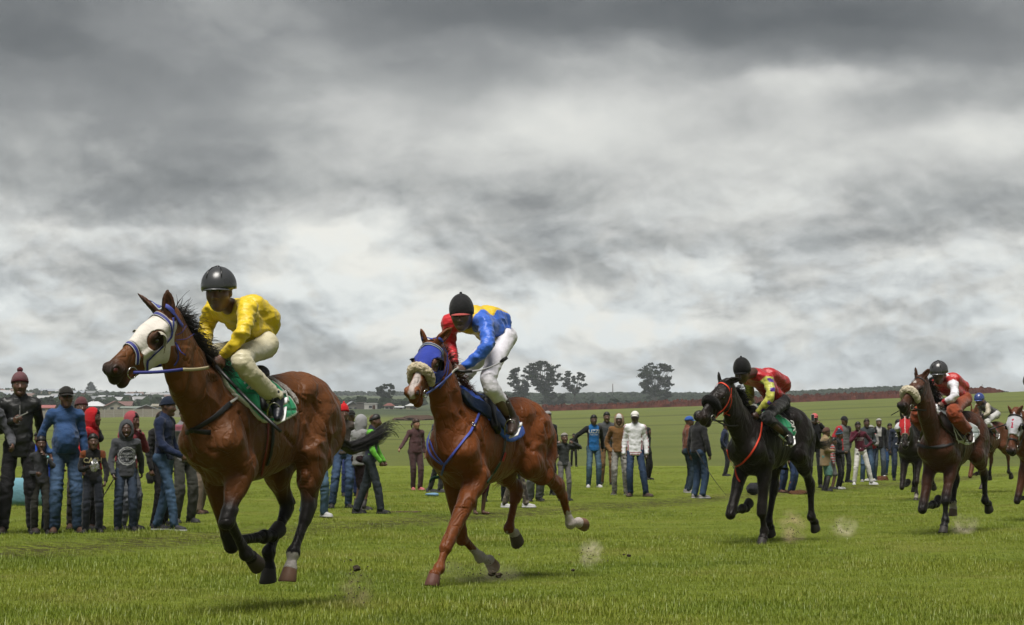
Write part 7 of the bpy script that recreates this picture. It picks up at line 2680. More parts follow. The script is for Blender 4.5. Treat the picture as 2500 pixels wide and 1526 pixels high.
def runners_back(t4):
    def tack5(hs):
        def region(q):
            x, y, z = q[..., 0], q[..., 1], q[..., 2]
            return np.maximum(np.maximum(x - .34, -.02 - x), -(z + .25))
        hood(hs, None, region, (.50, .018, .025), off=.012, h=.011, trim=(.6, .58, .55), holer=(.052, .05, .045))
        ring_strap(hs, 'noseband', .45, -.08, .0, -120, 120, .010, BLACK, .014)
    runner_back(t4, 2228, 1035, 47.5, 22, dict(label='very dark racehorse in a red and white hood seen head on behind the dark bay', coat=coat_fn((.022, .015, .012), muzzle=(.50, .6, (.012, .011, .011)), blaze=None, sock={'LF': (2.2, (.4, .36, .3))}), nostril=(.02, .01, .01)),
                dict(label='person in orange with white breeches and black boots riding the red hooded horse', top=(.62, .20, .015), trousers=(.60, .60, .64), hat=('helmet', (.45, .16, .02)), cloth=(.10, .10, .11)),
                (2209, 1020), (2210, 1086), ((2196, 1003), (2224, 1003)), tack=tack5)
    def tack6(hs):
        ring_strap(hs, 'noseband', .40, -.08, .0, -120, 120, .010, BLACK, .014)
    runner_back(t4, 2398, 1026, 54.0, 35, dict(label='light chestnut racehorse at the back, its rump showing right of the dark bay', coat=coat_fn((.15, .052, .022), points=(1.2, 1.7, (.03, .02, .016)))),
                dict(label='person in a blue helmet, dark vest and cream sleeves bending low behind the dark bay', top=lambda V, N: np.where((np.abs(V[:, 1]) > .19)[:, None], np.array([[.45, .40, .30]]), np.array([[.022, .014, .018]])),
                     trousers=(.58, .58, .56), hat=('helmet', (.05, .08, .26)), skin=(.13, .06, .04), boot=(.10, .085, .07), cloth=(.45, .08, .10)),
                (2378, 1004), (2362, 1062), ((2372, 984), (2386, 984)), tack=tack6)
    def tack7(hs):
        def region(q):
            x, y, z = q[..., 0], q[..., 1], q[..., 2]
            return np.maximum(np.maximum(x - .33, -.02 - x), -(z + .25))
        def ex(q, c):
            dot = (((q[:, 0] - .13) / .016) ** 2 + (q[:, 1] / .016) ** 2 < 1) | ((np.abs(q[:, 1]) < .010 + .010 * (np.abs(q[:, 0] - .245) < .006) + .05 * np.clip(q[:, 0] - .16, 0, .2) * .3) & (q[:, 0] > .165) & (q[:, 0] < .25))
            c[dot & (q[:, 2] > -.06)] = (.45, .01, .06)
            return c
        hood(hs, None, region, (.55, .55, .60), off=.010, h=.010, holer=(.055, .055, .05), extra=ex)
        for g in (-1, 1):
            ge = Geo(); th = np.linspace(-1.5, 1.5, 10); V = []
            for k_, r_ in enumerate((.056, .066, .060, .044)):
                for t in th: V.append(hs.hp(.205 - math.cos(t) * r_, g * (.086 + (.0, .022, .040, .05)[k_]), -.048 + math.sin(t) * r_))
            n = 10; Q = [(i * n + j, i * n + j + 1, (i + 1) * n + j + 1, (i + 1) * n + j) for i in range(3) for j in range(n - 1)]
            ge.add(V, Q, [], BLACK); ge.add(np.array(V) + hs.HB @ np.array([0, g * .004, 0]), [q[::-1] for q in Q], [], BLACK)
            ge.obj('blinker_cup', M_LEATHER, hs.root, usecol=True)
        ring_strap(hs, 'browband', .07, -.05, .02, -95, 95, .012, BLACK, .016)
        ring_strap(hs, 'noseband', .40, -.08, .0, -120, 120, .014, BLACK, .012)
    h7 = runner_back(t4, 2532, 1012, 35.0, 40, dict(label='bay racehorse in a white hood with a red emblem, cut by the right edge', h=.014, coat=coat_fn((.13, .042, .016), points=(.7, 1.1, (.012, .010, .010)), muzzle=(.46, .58, (.016, .014, .014))), neck_r=(.25, .19, .13)),
                dict(label='person in a pale silk on the white hooded bay at the right edge', top=(.45, .45, .50), trousers=(.55, .55, .52), hat=('helmet', (.05, .05, .05)), cloth=(.5, .5, .48)),
                (2478, 1008), (2466, 1098), ((2461, 990), (2497, 990)), tack=tack7)
    w = h7.F.wor(h7.hp(.2, 0, 0))[1] + 1.0
    P = [at(2510, 1030, w), at(2480, 1034, w), at(2448, 1039, w), at(2425, 1046, w), at(2405, 1052, w)]
    whip('riding_whip', P, [.012, .012, .010, .012, .014], 'dark whip reaching left from the white hooded horse towards the dark bay\'s rump')

t4 = None
if __name__ == '__main__':
    if ONLY is None or 1 in ONLY: runner_one()
    print('r1', round(time.time() - T0, 1))
    if ONLY is None or 2 in ONLY: runner_two()
    print('r2', round(time.time() - T0, 1))
    if ONLY is None or 3 in ONLY: runner_three()
    print('r3', round(time.time() - T0, 1))
    if ONLY is None or 4 in ONLY: t4 = runner_four()
    print('r4', round(time.time() - T0, 1))
    if ONLY is None or 5 in ONLY: runners_back(t4)
    print('riders', round(time.time() - T0, 1))
# ================================================================ spectators
def child_named(root, names):
    for c in root.children:
        if c.name.split('.')[0] in names:
            return c

def print_on(root, part, shapes, y0, z0, col, name='print', front=1.0, off=.005):
    """lettering or emblem (mesh in its own y,z plane) pressed on to a garment from the front"""
    me = part.data
    n = len(me.vertices)
    V = np.empty(n * 3, np.float32); me.vertices.foreach_get('co', V); V = V.reshape(-1, 3)
    Fq = np.empty(len(me.polygons) * 4, np.int32); me.polygons.foreach_get('vertices', Fq)
    bvh = BVHTree.FromPolygons(V.tolist(), Fq.reshape(-1, 4).tolist())
    SV, SF = shapes
    out = []
    last = None
    for (u, v) in SV:
        hit = bvh.ray_cast(Vector((front * 1.0, y0 + u, z0 + v)), Vector((-front, 0, 0)), 3.0)
        x = hit[0][0] + front * off if hit[0] is not None else (last if last is not None else .1)
        last = x
        out.append((x, y0 + u, z0 + v))
    me2 = bpy.data.meshes.new(name)
    me2.from_pydata(out, [], SF)
    me2.materials.append(mat_attr('print_%d_%d_%d' % tuple(int(c * 99) for c in col), rough=.6, var=.03, color=col))
    link(name, me2, root)

def text_shape(lines, size, shear=0.0, spacing=.95):
    V = []; F = []
    z = 0
    for ln in lines:
        cu = bpy.data.curves.new('t', 'FONT'); cu.body = ln; cu.size = size; cu.align_x = 'CENTER'; cu.resolution_u = 2; cu.shear = shear
        cu.offset = size * .02
        o = bpy.data.objects.new('t', cu); COL.objects.link(o)
        dg = bpy.context.evaluated_depsgraph_get()
        me = o.evaluated_get(dg).to_mesh()
        b = len(V)
        V += [(v.co.x, v.co.y + z) for v in me.vertices]
        F += [tuple(b + i for i in p.vertices) for p in me.polygons]
        o.evaluated_get(dg).to_mesh_clear()
        bpy.data.objects.remove(o); bpy.data.curves.remove(cu)
        z -= size * spacing
    return V, F

def ring_shape(r0, r1, n=28):
    V = []; F = []
    for i in range(n):
        a = i / n * 6.28318
        k = 1.06 if i % 2 else 1.0
        V += [(r0 * math.cos(a), r0 * math.sin(a)), (r1 * k * math.cos(a), r1 * k * math.sin(a))]
    for i in range(n):
        j = (i + 1) % n
        F.append((2 * i, 2 * i + 1, 2 * j + 1, 2 * j))
    return V, F

def merge_shapes(*S):
    V = []; F = []
    for (v, f) in S:
        b = len(V); V += list(v); F += [tuple(b + i for i in q) for q in f]
    return V, F

def rows(*bands):
    """horizontal bands by height above the feet, in units of the person's own scale"""
    return bands

DEN = (.045, .070, .125); DEN_D = (.028, .042, .075); DEN_L = (.12, .17, .25); BLK = (.014, .014, .015); CHAR = (.035, .036, .040)
OLIVE = (.055, .055, .042); GREYC = (.20, .20, .21)
SH_BLK = ((.015, .014, .014), (.02, .02, .02)); SH_WH = ((.50, .50, .49), (.55, .55, .55)); SH_BR = ((.07, .035, .02), (.03, .02, .015)); SH_GR = ((.25, .24, .23), (.4, .4, .4))
HAIR = (.010, .009, .008)

def camo(c1, c2, c3, sc_=14):
    def fn(V, N):
        n1 = vnoise(V * np.array([sc_, sc_, sc_ * 1.6])); n2 = vnoise(V * sc_ * 1.3 + 20)
        c = np.tile(c1, (len(V), 1)).astype(float)
        c[n1 > .15] = c2; c[n2 > .3] = c3
        return c
    return fn

def jeans(base=DEN, fade=.5):
    """washed denim: paler on the fronts of thighs and knees"""
    b = np.array(base)
    def fn(V, N):
        w = np.clip(N[:, 0], 0, 1) * smooth(.15, .35, V[:, 2]) * smooth(1.0, .7, V[:, 2])
        n = vnoise(V * 9) * .5 + .5
        return b * (1 + fade * (w * (0.6 + n))[:, None]) * (1 + .12 * vnoise(V * 30))[:, None]
    return fn

def open_jacket(outer, inner, width=.085, collar=None):
    def fn(V, N):
        c = np.tile(outer, (len(V), 1)).astype(float)
        m = (N[:, 0] > .1) & (np.abs(V[:, 1]) < width) & (V[:, 0] > .0)
        c[m] = inner
        return c
    return fn

PHONE_COL = (.50, .50, .50)
def phone(p, d, n, label, col=(.03, .03, .032), s=1.0):
    """small slab with a screen, held in a hand; p is a place in the world"""
    d = unit(d); n = unit(np.asarray(n, float) - (np.asarray(n, float) @ d) * d); t = np.cross(d, n)
    root = empty('phone', frame_matrix(t, d, n, p)); tag(root, label, 'phone')
    g = Geo(); g.box((-.036 * s, -.075 * s, -.005), (.036 * s, .075 * s, .004)); g.c = [np.tile(col, (8, 1))]
    g.obj('case', M_GLOSS, root, False, True)
    g = Geo(); g.box((-.032 * s, -.068 * s, .0045), (.032 * s, .068 * s, .0055)); g.c = [np.tile((.02, .02, .025), (8, 1))]
    g.obj('screen', M_GLOSS, root, False, True)

def wpos(root, P):
    M = root.matrix_world
    return np.array(M @ Vector(P))

def stick(p0, p1, r, label, col=(.02, .015, .012), bend=.0, name='stick'):
    p0 = np.array(p0, float); p1 = np.array(p1, float)
    t = np.linspace(0, 1, 7)[:, None]
    P = (p1 - p0) * t + np.array([0, 0, -bend]) * np.sin(t * 3.14159)
    root = empty(name, frame_matrix((1, 0, 0), (0, 1, 0), (0, 0, 1), p0)); tag(root, label, name)
    Geo().tube(P[:3], [r * 1.3, r * 1.2, r * 1.1], 6, col).obj('grip', M_LEATHER, root, usecol=True)
    Geo().tube(P[2:], [r * 1.05, r, r * .8, r * .6, r * .4], 6, col).obj('shaft', M_LEATHER, root, usecol=True)

def crowd():
    out = {}
    def S(key, x, y0, y1, face, pose, lab, he=.02, **kw):
        kw['label'] = lab
        kw.setdefault('seed', x % 97)
        r = spectator(x, y0, y1, face, pose, kw, he)
        out[key] = r
        return r
    # ---- left group
    S(0, -42, 930, 1303, 10, dict(armL=((-.02, .14, -.26), (.16, .17, -.36))), 'person cut off by the left edge, only a grey sleeve and hand in view', top=(.075, .078, .09), trousers=CHAR, shoes=SH_BLK, hat=('hair', HAIR))
    r, J, s, p = S(1, 44, 893, 1301, 14, dict(armR='phone', armL='back', stance=.14, footL=(.0, .15), footR=(.05, -.16), pitch=.02),
        'tall person in a maroon bobble hat and black leather jacket looking at a phone', he=.06, top=(.017, .018, .018), pmat=M_LEATHER, top_hem=.14, thick=1.06, fat=1.02,
        trousers=(.016, .016, .018), tmat=M_CLOTH, wide=1.15, shoes=((.03, .02, .016), (.02, .02, .02)), hat=('bobble', (.16, .075, .085), (.10, .02, .03)), skin=(.10, .048, .031), smile=True)
    hp = wpos(r, J['wrR'] + unit(J['wrR'] - J['elR']) * .12)
    phone(hp + np.array([0.03, -.03, .02]), (.9, .25, .45), (-.35, -.2, .85), 'pale phone held by the person in the maroon bobble hat', (.45, .45, .42))
    jk = child_named(r, ('jacket',))
    print_on(r, jk, ([(-.004, -.09), (.004, -.09), (.004, .10), (-.004, .10)], [(0, 1, 2, 3)]), .0, J['chest'][2] - .04, (.35, .35, .35), 'zip')
    S('2b', 92, 1048, 1293, 30, dict(armL='down', armR='front'), 'child in a bright blue jacket mostly hidden behind the person with the phone', top=(.02, .07, .42), trousers=DEN_D, shoes=SH_BLK, hat=('kufi', (.03, .03, .03)))
    r, J, s, p = S(2, 98, 1060, 1301, 12, dict(armL='mouth', armR='front', twist=.1), 'small child in a charcoal shirt over black sleeves holding a blue lollipop', top=lambda V, N: np.where((np.abs(V[:, 1]) > .16)[:, None], np.array([[.012, .012, .013]]), np.array([[.045, .047, .052]])),
        trousers=(.030, .030, .024), tmat=M_CLOTH, shoes=SH_BLK, hat=('hair', HAIR), skin=(.085, .042, .026))
    w = at(117, 1116, p[1] - .2)
    root = empty('lollipop', frame_matrix((1, 0, 0), (0, 1, 0), (0, 0, 1), w)); tag(root, 'pale blue lollipop on a white stick held by the small child', 'lollipop')
    Geo().blob((0, 0, 0), (.016, .013, .016), None, (.16, .42, .50)).obj('sweet', M_GLOSS, root, usecol=True)
    Geo().tube([(0, 0, -.012), (-.012, .01, -.085)], .003, 5, (.6, .6, .6)).obj('stick', M_CLOTH, root, usecol=True)
    r, J, s, p = S(3, 157, 934, 1300, 18, dict(armR='pocket', armL='down', stance=.13, px=.0, footL=(.02, .16), footR=(.02, -.12)),
        'stout smiling person in a blue shirt, black cap and sunglasses, hand in pocket', top=(.032, .080, .20), top_name='shirt', pmat=M_CLOTH, top_hem=.02, fat=1.06, belly=.85, thick=1.0,
        trousers=jeans((.040, .070, .125), .6), wide=1.22, shoes=SH_BR, hat=('cap', (.022, .020, .018)), shades=True, smile=True, skin=(.11, .048, .030), collar=True)
    jk = child_named(r, ('shirt',))
    print_on(r, jk, ([(-.004, -.36), (.004, -.36), (.004, .10), (-.004, .10)], [(0, 1, 2, 3)]), .015, J['chest'][2] - .02, (.10, .17, .33), 'button_placket')
    S(4, 194, 962, 1291, 20, dict(armL='mouth', armR='down'), 'person in a plain maroon beanie looking over the blue shirted shoulder', top=CHAR, trousers=(.04, .035, .026), tmat=M_CLOTH, shoes=SH_BR, hat=('beanie', (.12, .045, .05)))
    S(5, 219, 990, 1293, 72, dict(armL='down', armR='down'), 'child with a bright red hood up looking to the right', top=(.50, .010, .016), hood=(.50, .010, .016), trousers=BLK, shoes=SH_BLK, hat=('hair', HAIR), skin=(.085, .042, .026), top_name='hoodie')
    zt = .83
    r, J, s, p = S(6, 225, 1056, 1300, 14, dict(armR=((.04, .06, -.26), (.22, -.08, -.22)), armL='swing'), 'young child in a black hoodie lettered in gold and white, holding a foil packet',
        top=lambda V, N: np.where(((V[:, 2] > .86) & (np.abs(V[:, 1]) > .085))[:, None], np.array([[.17, .045, .012]]), np.array([[.010, .010, .011]])),
        trousers=(.018, .022, .032), tmat=M_CLOTH, wide=1.2, shoes=SH_BLK, hat=('hair', HAIR), skin=(.085, .042, .026), top_name='hoodie')
    jk = child_named(r, ('hoodie',)); cz = J['chest'][2]
    print_on(r, jk, text_shape(['CASH'], .085), -.005, cz - .05, (.42, .38, .20), 'lettering')
    print_on(r, jk, text_shape(['ME'], .075), .025, cz - .118, (.5, .5, .48), 'lettering')
    hp = wpos(r, J['wrR'] + unit(J['wrR'] - J['elR']) * .09)
    g = Geo(); g.blob((0, 0, 0), (.045, .02, .065), None, (.5, .5, .5), 14, 10, fn=lambda d: 1 + .35 * vnoise(d * 5))
    o = g.obj('foil_packet', mat_attr('foil', rough=.25, metal=.8, color=(.5, .5, .5), var=.2, bump=.8, bscale=60), smooth_sh=False); o.location = hp; tag(o, 'crumpled silver foil packet in the young child\'s hand', 'packet')
    S(7, 311, 999, 1293, 62, dict(armL='mouth', armR='down', stance=.14, lean=.05), 'taller child in a faded pink red hoodie and camouflage trousers looking right', top=(.34, .055, .075), hood=(.36, .07, .085), top_name='hoodie', thick=1.15,
        trousers=camo((.075, .085, .10), (.14, .15, .17), (.035, .04, .05)), tmat=M_CLOTH, wide=1.2, shoes=SH_BLK, hat=('hair', HAIR))
    r, J, s, p = S(8, 306, 1022, 1296, 12, dict(armR='swing', armL='back', lean=.03), 'child in a charcoal hoodie with a round white stamp print, hood up', top=(.058, .062, .070), hood=(.062, .066, .074), top_name='hoodie', thick=1.12, top_hem=.1,
        trousers=jeans((.030, .042, .065), .4), wide=1.12, shoes=SH_BLK, skin=(.07, .036, .024))
    jk = child_named(r, ('hoodie',)); cz = J['chest'][2]
    print_on(r, jk, merge_shapes(ring_shape(.094, .108), ring_shape(.080, .084)), .01, cz - .10, (.42, .43, .44), 'round_stamp')
    print_on(r, jk, text_shape(['ORIGINAL', 'OUTLAWS', '--  TT  --', '1992'][:3], .034, spacing=1.05), .01, cz - .085, (.42, .43, .44), 'lettering')
    hw = wpos(r, J['wrR'] + unit(J['wrR'] - J['elR']) * .07)
    stick(hw, at(226, 1246, p[1] - .1), .006, 'thin dark stick slanting down to the left from the charcoal hooded child', bend=.02)
    r, J, s, p = S(9, 400, 960, 1295, 78, dict(armL=((.02, .05, -.29), (.26, .0, -.38)), armR=((.06, .05, -.28), (.30, -.02, -.42)), footL=(-.14, .12), footR=(.18, -.10), twist=-.1, pitch=.1),
        'person in a navy fleece and navy beanie seen from the side before the lead horse', top=(.012, .022, .060), thick=1.05, trousers=jeans((.050, .090, .150), .6), shoes=((.03, .03, .035), (.5, .5, .5)), hat=('beanie', (.010, .018, .040)))
    S('9b', 388, 996, 1284, 60, dict(), 'person with only dark hair showing over the navy fleece shoulder', top=BLK, trousers=BLK, shoes=SH_BLK, hat=('hair', HAIR))
    S(10, 447, 985, 1276, 40, dict(armL='down', armR='down', stance=.13), 'person in a grey sweater and olive cargo trousers behind the lead horse\'s chest', top=lambda V, N: np.where(((V[:, 2] > 1.22) & (V[:, 2] < 1.30))[:, None], np.array([[.30, .10, .13]]), np.array([[.20, .20, .21]])), thick=1.08,
        trousers=(.045, .046, .038), tmat=M_CLOTH, wide=1.25, shoes=((.035, .035, .035), (.03, .03, .03)), hat=('hair', HAIR))
    S(11, 484, 1000, 1254, 50, dict(footL=(-.1, .12), footR=(.12, -.1)), 'person in beige trousers almost hidden behind the lead horse\'s foreleg', top=CHAR, trousers=(.17, .13, .095), tmat=M_CLOTH, wide=1.2, shoes=SH_BR, hat=('hair', HAIR))
    # ---- between the two lead horses
    S(12, 766, 972, 1262, 30, dict(stance=.17), 'person whose light jeans straddle the lead bay\'s hind leg from behind', top=GREYC, trousers=jeans((.070, .12, .18), .5), wide=1.1, shoes=SH_WH, hat=('hair', HAIR))
    r, J, s, p = S(13, 838, 975, 1242, 12, dict(armL='down', armR='down', stance=.15, footR=(.0, -.19), footL=(.0, .08)), 'person in a pointed red beanie, brown waistcoat and white sleeves', he=.10,
        top=lambda V, N: np.where(((np.abs(V[:, 1]) > .165) | (V[:, 2] > 1.40))[:, None], np.array([[.48, .48, .48]]), np.array([[.075, .060, .050]])), trousers=jeans((.042, .070, .130), .5), wide=1.15, shoes=SH_BLK, hat=('point', (.60, .012, .018)), smile=True)
    S(14, 856, 995, 1210, 10, dict(), 'person in a black cap and teal collar behind the waistcoated one', top=lambda V, N: np.where((V[:, 2] > 1.42)[:, None], np.array([[.02, .14, .16]]), np.array([[.02, .02, .022]])), trousers=(.018, .035, .14), tmat=M_CLOTH, wide=1.3, shoes=SH_BLK, hat=('cap', (.015, .015, .015)))
    S(15, 878, 1008, 1245, 128, dict(armL='front', armR='front'), 'person with a pale grey hood up and silvery jacket, dark skirt and red socks', top=(.27, .27, .27), hood=(.33, .33, .34), thick=1.12, top_hem=.14,
        trousers=(.020, .010, .012), skirt=True, hem=.55, bare=1, skin=SKIN, shoes=((.05, .045, .045), (.05, .05, .05)), boots=.28, top_name='jacket')
    r, J, s, p = S(16, 904, 1004, 1253, 84, dict(armL='swing', armR='swing', footL=(-.26, .08), footR=(.20, -.08), lean=.06), 'child striding right in a navy jacket with bright green sleeves, behind the tail',
        top=lambda V, N: np.where((np.abs(V[:, 1]) > .118)[:, None], np.array([[.16, .52, .05]]), np.array([[.012, .016, .034]])),
        trousers=jeans((.030, .038, .045), .5), wide=1.15, shoes=SH_BLK, hat=('hair', HAIR))
    S(17, 1014, 1017, 1196, 22, dict(armR='out', armL='down', footL=(.05, .10), footR=(-.05, -.04), yaw=.3), 'woman in a brown velour tracksuit and pink shoes walking on the turf', top=(.085, .040, .042), fat=1.22, thick=1.0, top_hem=.06,
        trousers=(.075, .038, .040), tmat=M_CLOTH, wide=1.12, shoes=((.50, .14, .15), (.5, .2, .2)), hat=('bun', (.045, .022, .014)), skin=(.30, .15, .10), top_name='jacket')
    S(18, 1068, 1000, 1203, 70, dict(footL=(-.22, .1), footR=(.1, -.1)), 'person in dark grey stepping behind the chestnut horse\'s neck', top=(.07, .08, .09), trousers=(.03, .03, .032), tmat=M_CLOTH, shoes=((.05, .05, .055), (.05, .05, .05)), hat=('hair', HAIR))
    # ---- behind the chestnut horse
    S(19, 1164, 1010, 1250, 30, dict(stance=.07, footL=(.08, .08), footR=(.0, -.04)), 'bare legged person in a plum skirt behind the chestnut horse\'s girth', top=(.10, .03, .07), trousers=(.15, .02, .07), skirt=True, hem=.5, bare=1, shoes=None, barefoot=True, hat=('hair', HAIR), skin=(.10, .05, .035))
    S(20, 1207, 1000, 1224, 20, dict(stance=.20), 'person with black trousers set wide apart under the chestnut horse\'s belly', top=BLK, trousers=(.010, .011, .016), tmat=M_CLOTH, shoes=SH_BLK, hat=('hair', HAIR))
    S(21, 1252, 1000, 1239, 70, dict(footL=(.22, .1), footR=(-.12, -.1)), 'person in brown camouflage showing past the chestnut\'s raised hind hock', top=camo((.10, .085, .06), (.20, .18, .14), (.03, .028, .022)), trousers=camo((.10, .085, .06), (.22, .19, .15), (.035, .03, .025)), tmat=M_CLOTH, shoes=SH_WH, hat=('hair', HAIR))
    S(22, 1305, 996, 1224, 15, dict(stance=.09), 'person in loose grey trousers behind the chestnut horse\'s thigh', top=(.12, .12, .12), trousers=(.115, .12, .12), tmat=M_CLOTH, wide=1.35, shoes=SH_BLK, hat=('hair', HAIR))
    S(23, 1335, 1000, 1211, 20, dict(), 'person in a grey skullcap peeping over the chestnut horse\'s rump', top=BLK, trousers=(.012, .012, .018), tmat=M_CLOTH, shoes=SH_BLK, hat=('kufi', (.30, .30, .30)))
    S(24, 1377, 1054, 1222, 15, dict(armL='up', armR='up'), 'grinning child in a grey hoodie with both arms up beside the chestnut\'s rump', top=(.040, .045, .045), trousers=(.16, .155, .15), tmat=M_CLOTH, shoes=SH_BLK, hat=('kufi', (.28, .26, .24), ), smile=True, top_name='hoodie')
    S(25, 1401, 1056, 1139, 0, dict(), 'small dark figure far behind on the grass left of the blue lettered shirt', top=BLK, trousers=BLK, shoes=SH_BLK, hat=('hair', HAIR))
    # ---- group of four in the middle
    r, J, s, p = S(26, 1449, 1008, 1190, 8, dict(armR=((-.06, .24, -.18), (-.10, .30, -.40)), armL='back', stance=.12), 'person in a black open jacket over a bright blue shirt with white lettering', top=open_jacket((.012, .012, .013), (.012, .12, .34), .115), thick=1.08, top_hem=.10,
        trousers=jeans((.045, .080, .115), .8), wide=1.08, shoes=SH_WH, hat=('hair', HAIR), skin=(.070, .036, .024))
    jk = child_named(r, ('jacket',)); cz = J['chest'][2]
    print_on(r, jk, text_shape(['UZZI'], .115), .0, cz - .03, (.62, .63, .62), 'lettering')
    print_on(r, jk, text_shape(['PORT CREW'], .035), .0, cz - .08, (.5, .52, .52), 'lettering')
    S(27, 1481, 1002, 1184, 5, dict(armL='front', armR='down'), 'person in a grey shouldered jacket and khaki trousers behind the blue shirt', top=lambda V, N: np.where((V[:, 2] > 1.36)[:, None], np.array([[.075, .078, .082]]), np.array([[.055, .060, .070]])), thick=1.1, top_hem=.1,
        trousers=(.17, .095, .042), tmat=M_CLOTH, wide=1.1, shoes=SH_BLK, hat=('hair', HAIR))
    S(28, 1512, 1006, 1208, -4, dict(armL='pocket', armR='pocket', stance=.10, footL=(.0, .14), footR=(0, -.10)), 'person in a tan jacket, hood up over a white headband, washed camouflage trousers', top=(.19, .095, .032), hood=lambda V, N: np.where((N[:, 0] > .35)[:, None], np.array([[.36, .25, .15]]), np.array([[.16, .08, .03]])), thick=1.12,
        trousers=camo((.27, .26, .24), (.15, .145, .13), (.36, .35, .33)), tmat=M_CLOTH, shoes=((.04, .03, .03), (.2, .2, .2)), hat=('beanie', (.60, .60, .60)), skin=(.08, .04, .028))
    def track(V, N):
        c = np.tile((.86, .87, .90), (len(V), 1)).astype(float)
        for sd in 'LR':
            Jt = TJ
            u, d = seg_param(V, [Jt['sh' + sd], Jt['el' + sd], Jt['wr' + sd]])
            sg = 1 if sd == 'L' else -1
            m = (np.abs(V[:, 1]) > .12) & (d < .14) & (N[:, 1] * sg > .3) & ((np.abs(N[:, 0] - .62) < .07) | (np.abs(N[:, 0] - .34) < .07))
            c[m] = (.35, .06, .09)
        z0 = TJ['pelvis'][2]
        c[(np.abs(V[:, 2] - (z0 - .10)) < .010) & (np.abs(V[:, 1]) < .16)] = (.32, .05, .08)
        c[(np.abs(V[:, 2] - (z0 - .065)) < .008) & (np.abs(V[:, 1]) < .16)] = (.32, .05, .08)
        return c
    pose = dict(armL='down', armR='down', stance=.13, footR=(.0, -.10), footL=(.06, .22), toeL=(.6, .8, 0))
    pt = place(1551, 1212); TJ, _ = stand_joints((1212 - 997) / (FPX / pt[1]) - .03, pose)
    S(29, 1551, 997, 1212, -6, pose, 'person in a white tracksuit top with dark red stripes and a white cap', he=.03, top=track, thick=1.12, top_hem=.13, trousers=jeans((.028, .048, .095), .3), wide=1.12, shoes=((.07, .045, .035), (.05, .04, .03)), hat=('cap', (.85, .83, .78)), skin=(.07, .042, .031))
    S(30, 1580, 1042, 1172, 60, dict(), 'small person in a black hood half hidden behind the white tracksuit', top=BLK, hood=BLK, trousers=BLK, shoes=SH_BLK)
    # ---- left of the black horse
    S(31, 1679, 1011, 1203, 96, dict(armL='front', armR='down'), 'person in a blue cap and rust brown jacket left of the black horse', top=(.17, .060, .035), hood=None, trousers=jeans((.028, .045, .065), .3), wide=1.1, shoes=SH_GR, hat=('cap', (.040, .11, .38)), thick=1.05)
    r, J, s, p = S(32, 1705, 997, 1212, 128, dict(armL='down', armR=((-.02, .12, -.28), (.04, .14, -.52))), 'person in a black sweatshirt with an afro seen from behind, holding a whip', top=(.016, .016, .018), thick=1.15, fat=1.06, trousers=jeans((.040, .070, .125), .3), wide=1.2,
        shoes=SH_GR, hat=('afro', (.010, .009, .008)))
    stick(at(1699, 1099, p[1] - .15), at(1773, 1209, p[1] - .4), .007, 'long thin black whip trailing to the turf in front of the black horse', bend=.05, name='whip')
    S(33, 1770, 1027, 1161, 80, dict(armL='pocket', armR='pocket'), 'person in a navy puffer jacket behind the black horse\'s chest', top=(.012, .020, .055), thick=1.2, trousers=(.015, .016, .02), tmat=M_CLOTH, shoes=SH_BLK, hat=('hair', HAIR))
    # ---- right crowd
    for x_, lb in ((1907, 'left of two persons in jeans and brown boots behind the black horse'), (1932, 'right of two persons in jeans and brown boots behind the black horse')):
        S(x_, x_, 1032, 1201, 60, dict(stance=.10), lb, top=CHAR, trousers=jeans((.030, .050, .11), .3), shoes=((.09, .04, .025), (.06, .03, .02)), boots=.55, hat=('hair', HAIR))
    r, J, s, p = S(36, 1990, 1005, 1190, -8, dict(armR='photo', armL='photo', stance=.12), 'person in a coral pink cap and black top taking a picture with a white phone', top=(.010, .010, .011), thick=1.15, trousers=(.014, .014, .016), tmat=M_CLOTH, shoes=SH_BLK, hat=('cap', (.62, .13, .13)))
    phone(at(1984, 1020, p[1] - .42), (0.0, .0, 1), (.1, -1, 0), 'white phone held up before the face under the coral pink cap', (.60, .60, .60), 1.05)
    S('37b', 2032, 1062, 1190, 90, dict(), 'child in a red and white striped shirt mostly hidden behind the beige coat', top=lambda V, N: np.where((np.sin(V[:, 2] * 110) > 0)[:, None], np.array([[.42, .05, .05]]), np.array([[.40, .40, .42]])), trousers=(.14, .14, .14), hem=.5, bare=1, tmat=M_CLOTH, wide=1.25, shoes=SH_BLK, hat=('hair', HAIR))
    S(37, 2015, 1036, 1195, 96, dict(armL='mouth', armR='front'), 'child in a brown knitted hat, long beige coat and teal skirt with black boots', top=(.30, .215, .115), thick=1.28, top_hem=.28, trousers=(.12, .26, .23), skirt=True, hem=.55, bare=1, tmat=M_CLOTH, shoes=SH_BLK, boots=.75, hat=('beanie', (.115, .058, .042)), top_name='coat')
    S(39, 2060, 1011, 1177, 30, dict(armL='pocket', armR='pocket'), 'person in a black cap and a grey fleece under an open red lined jacket', top=lambda V, N: np.where((V[:, 1] > .10)[:, None], np.array([[.022, .012, .018]]), np.where((V[:, 1] < -.09)[:, None], np.array([[.40, .03, .04]]), np.array([[.14, .14, .14]]))), thick=1.22,
        trousers=(.020, .021, .024), tmat=M_CLOTH, shoes=SH_BLK, hat=('cap', (.018, .018, .02)), top_hem=.16)
    S(38, 2047, 1037, 1190, 66, dict(armL='front', armR='front'), 'short person all in black with a pale blue bobble hat', he=.08, top=BLK, thick=1.15, trousers=(.010, .010, .011), tmat=M_CLOTH, shoes=SH_WH, hat=('bobble', (.018, .024, .045), (.10, .25, .38)))
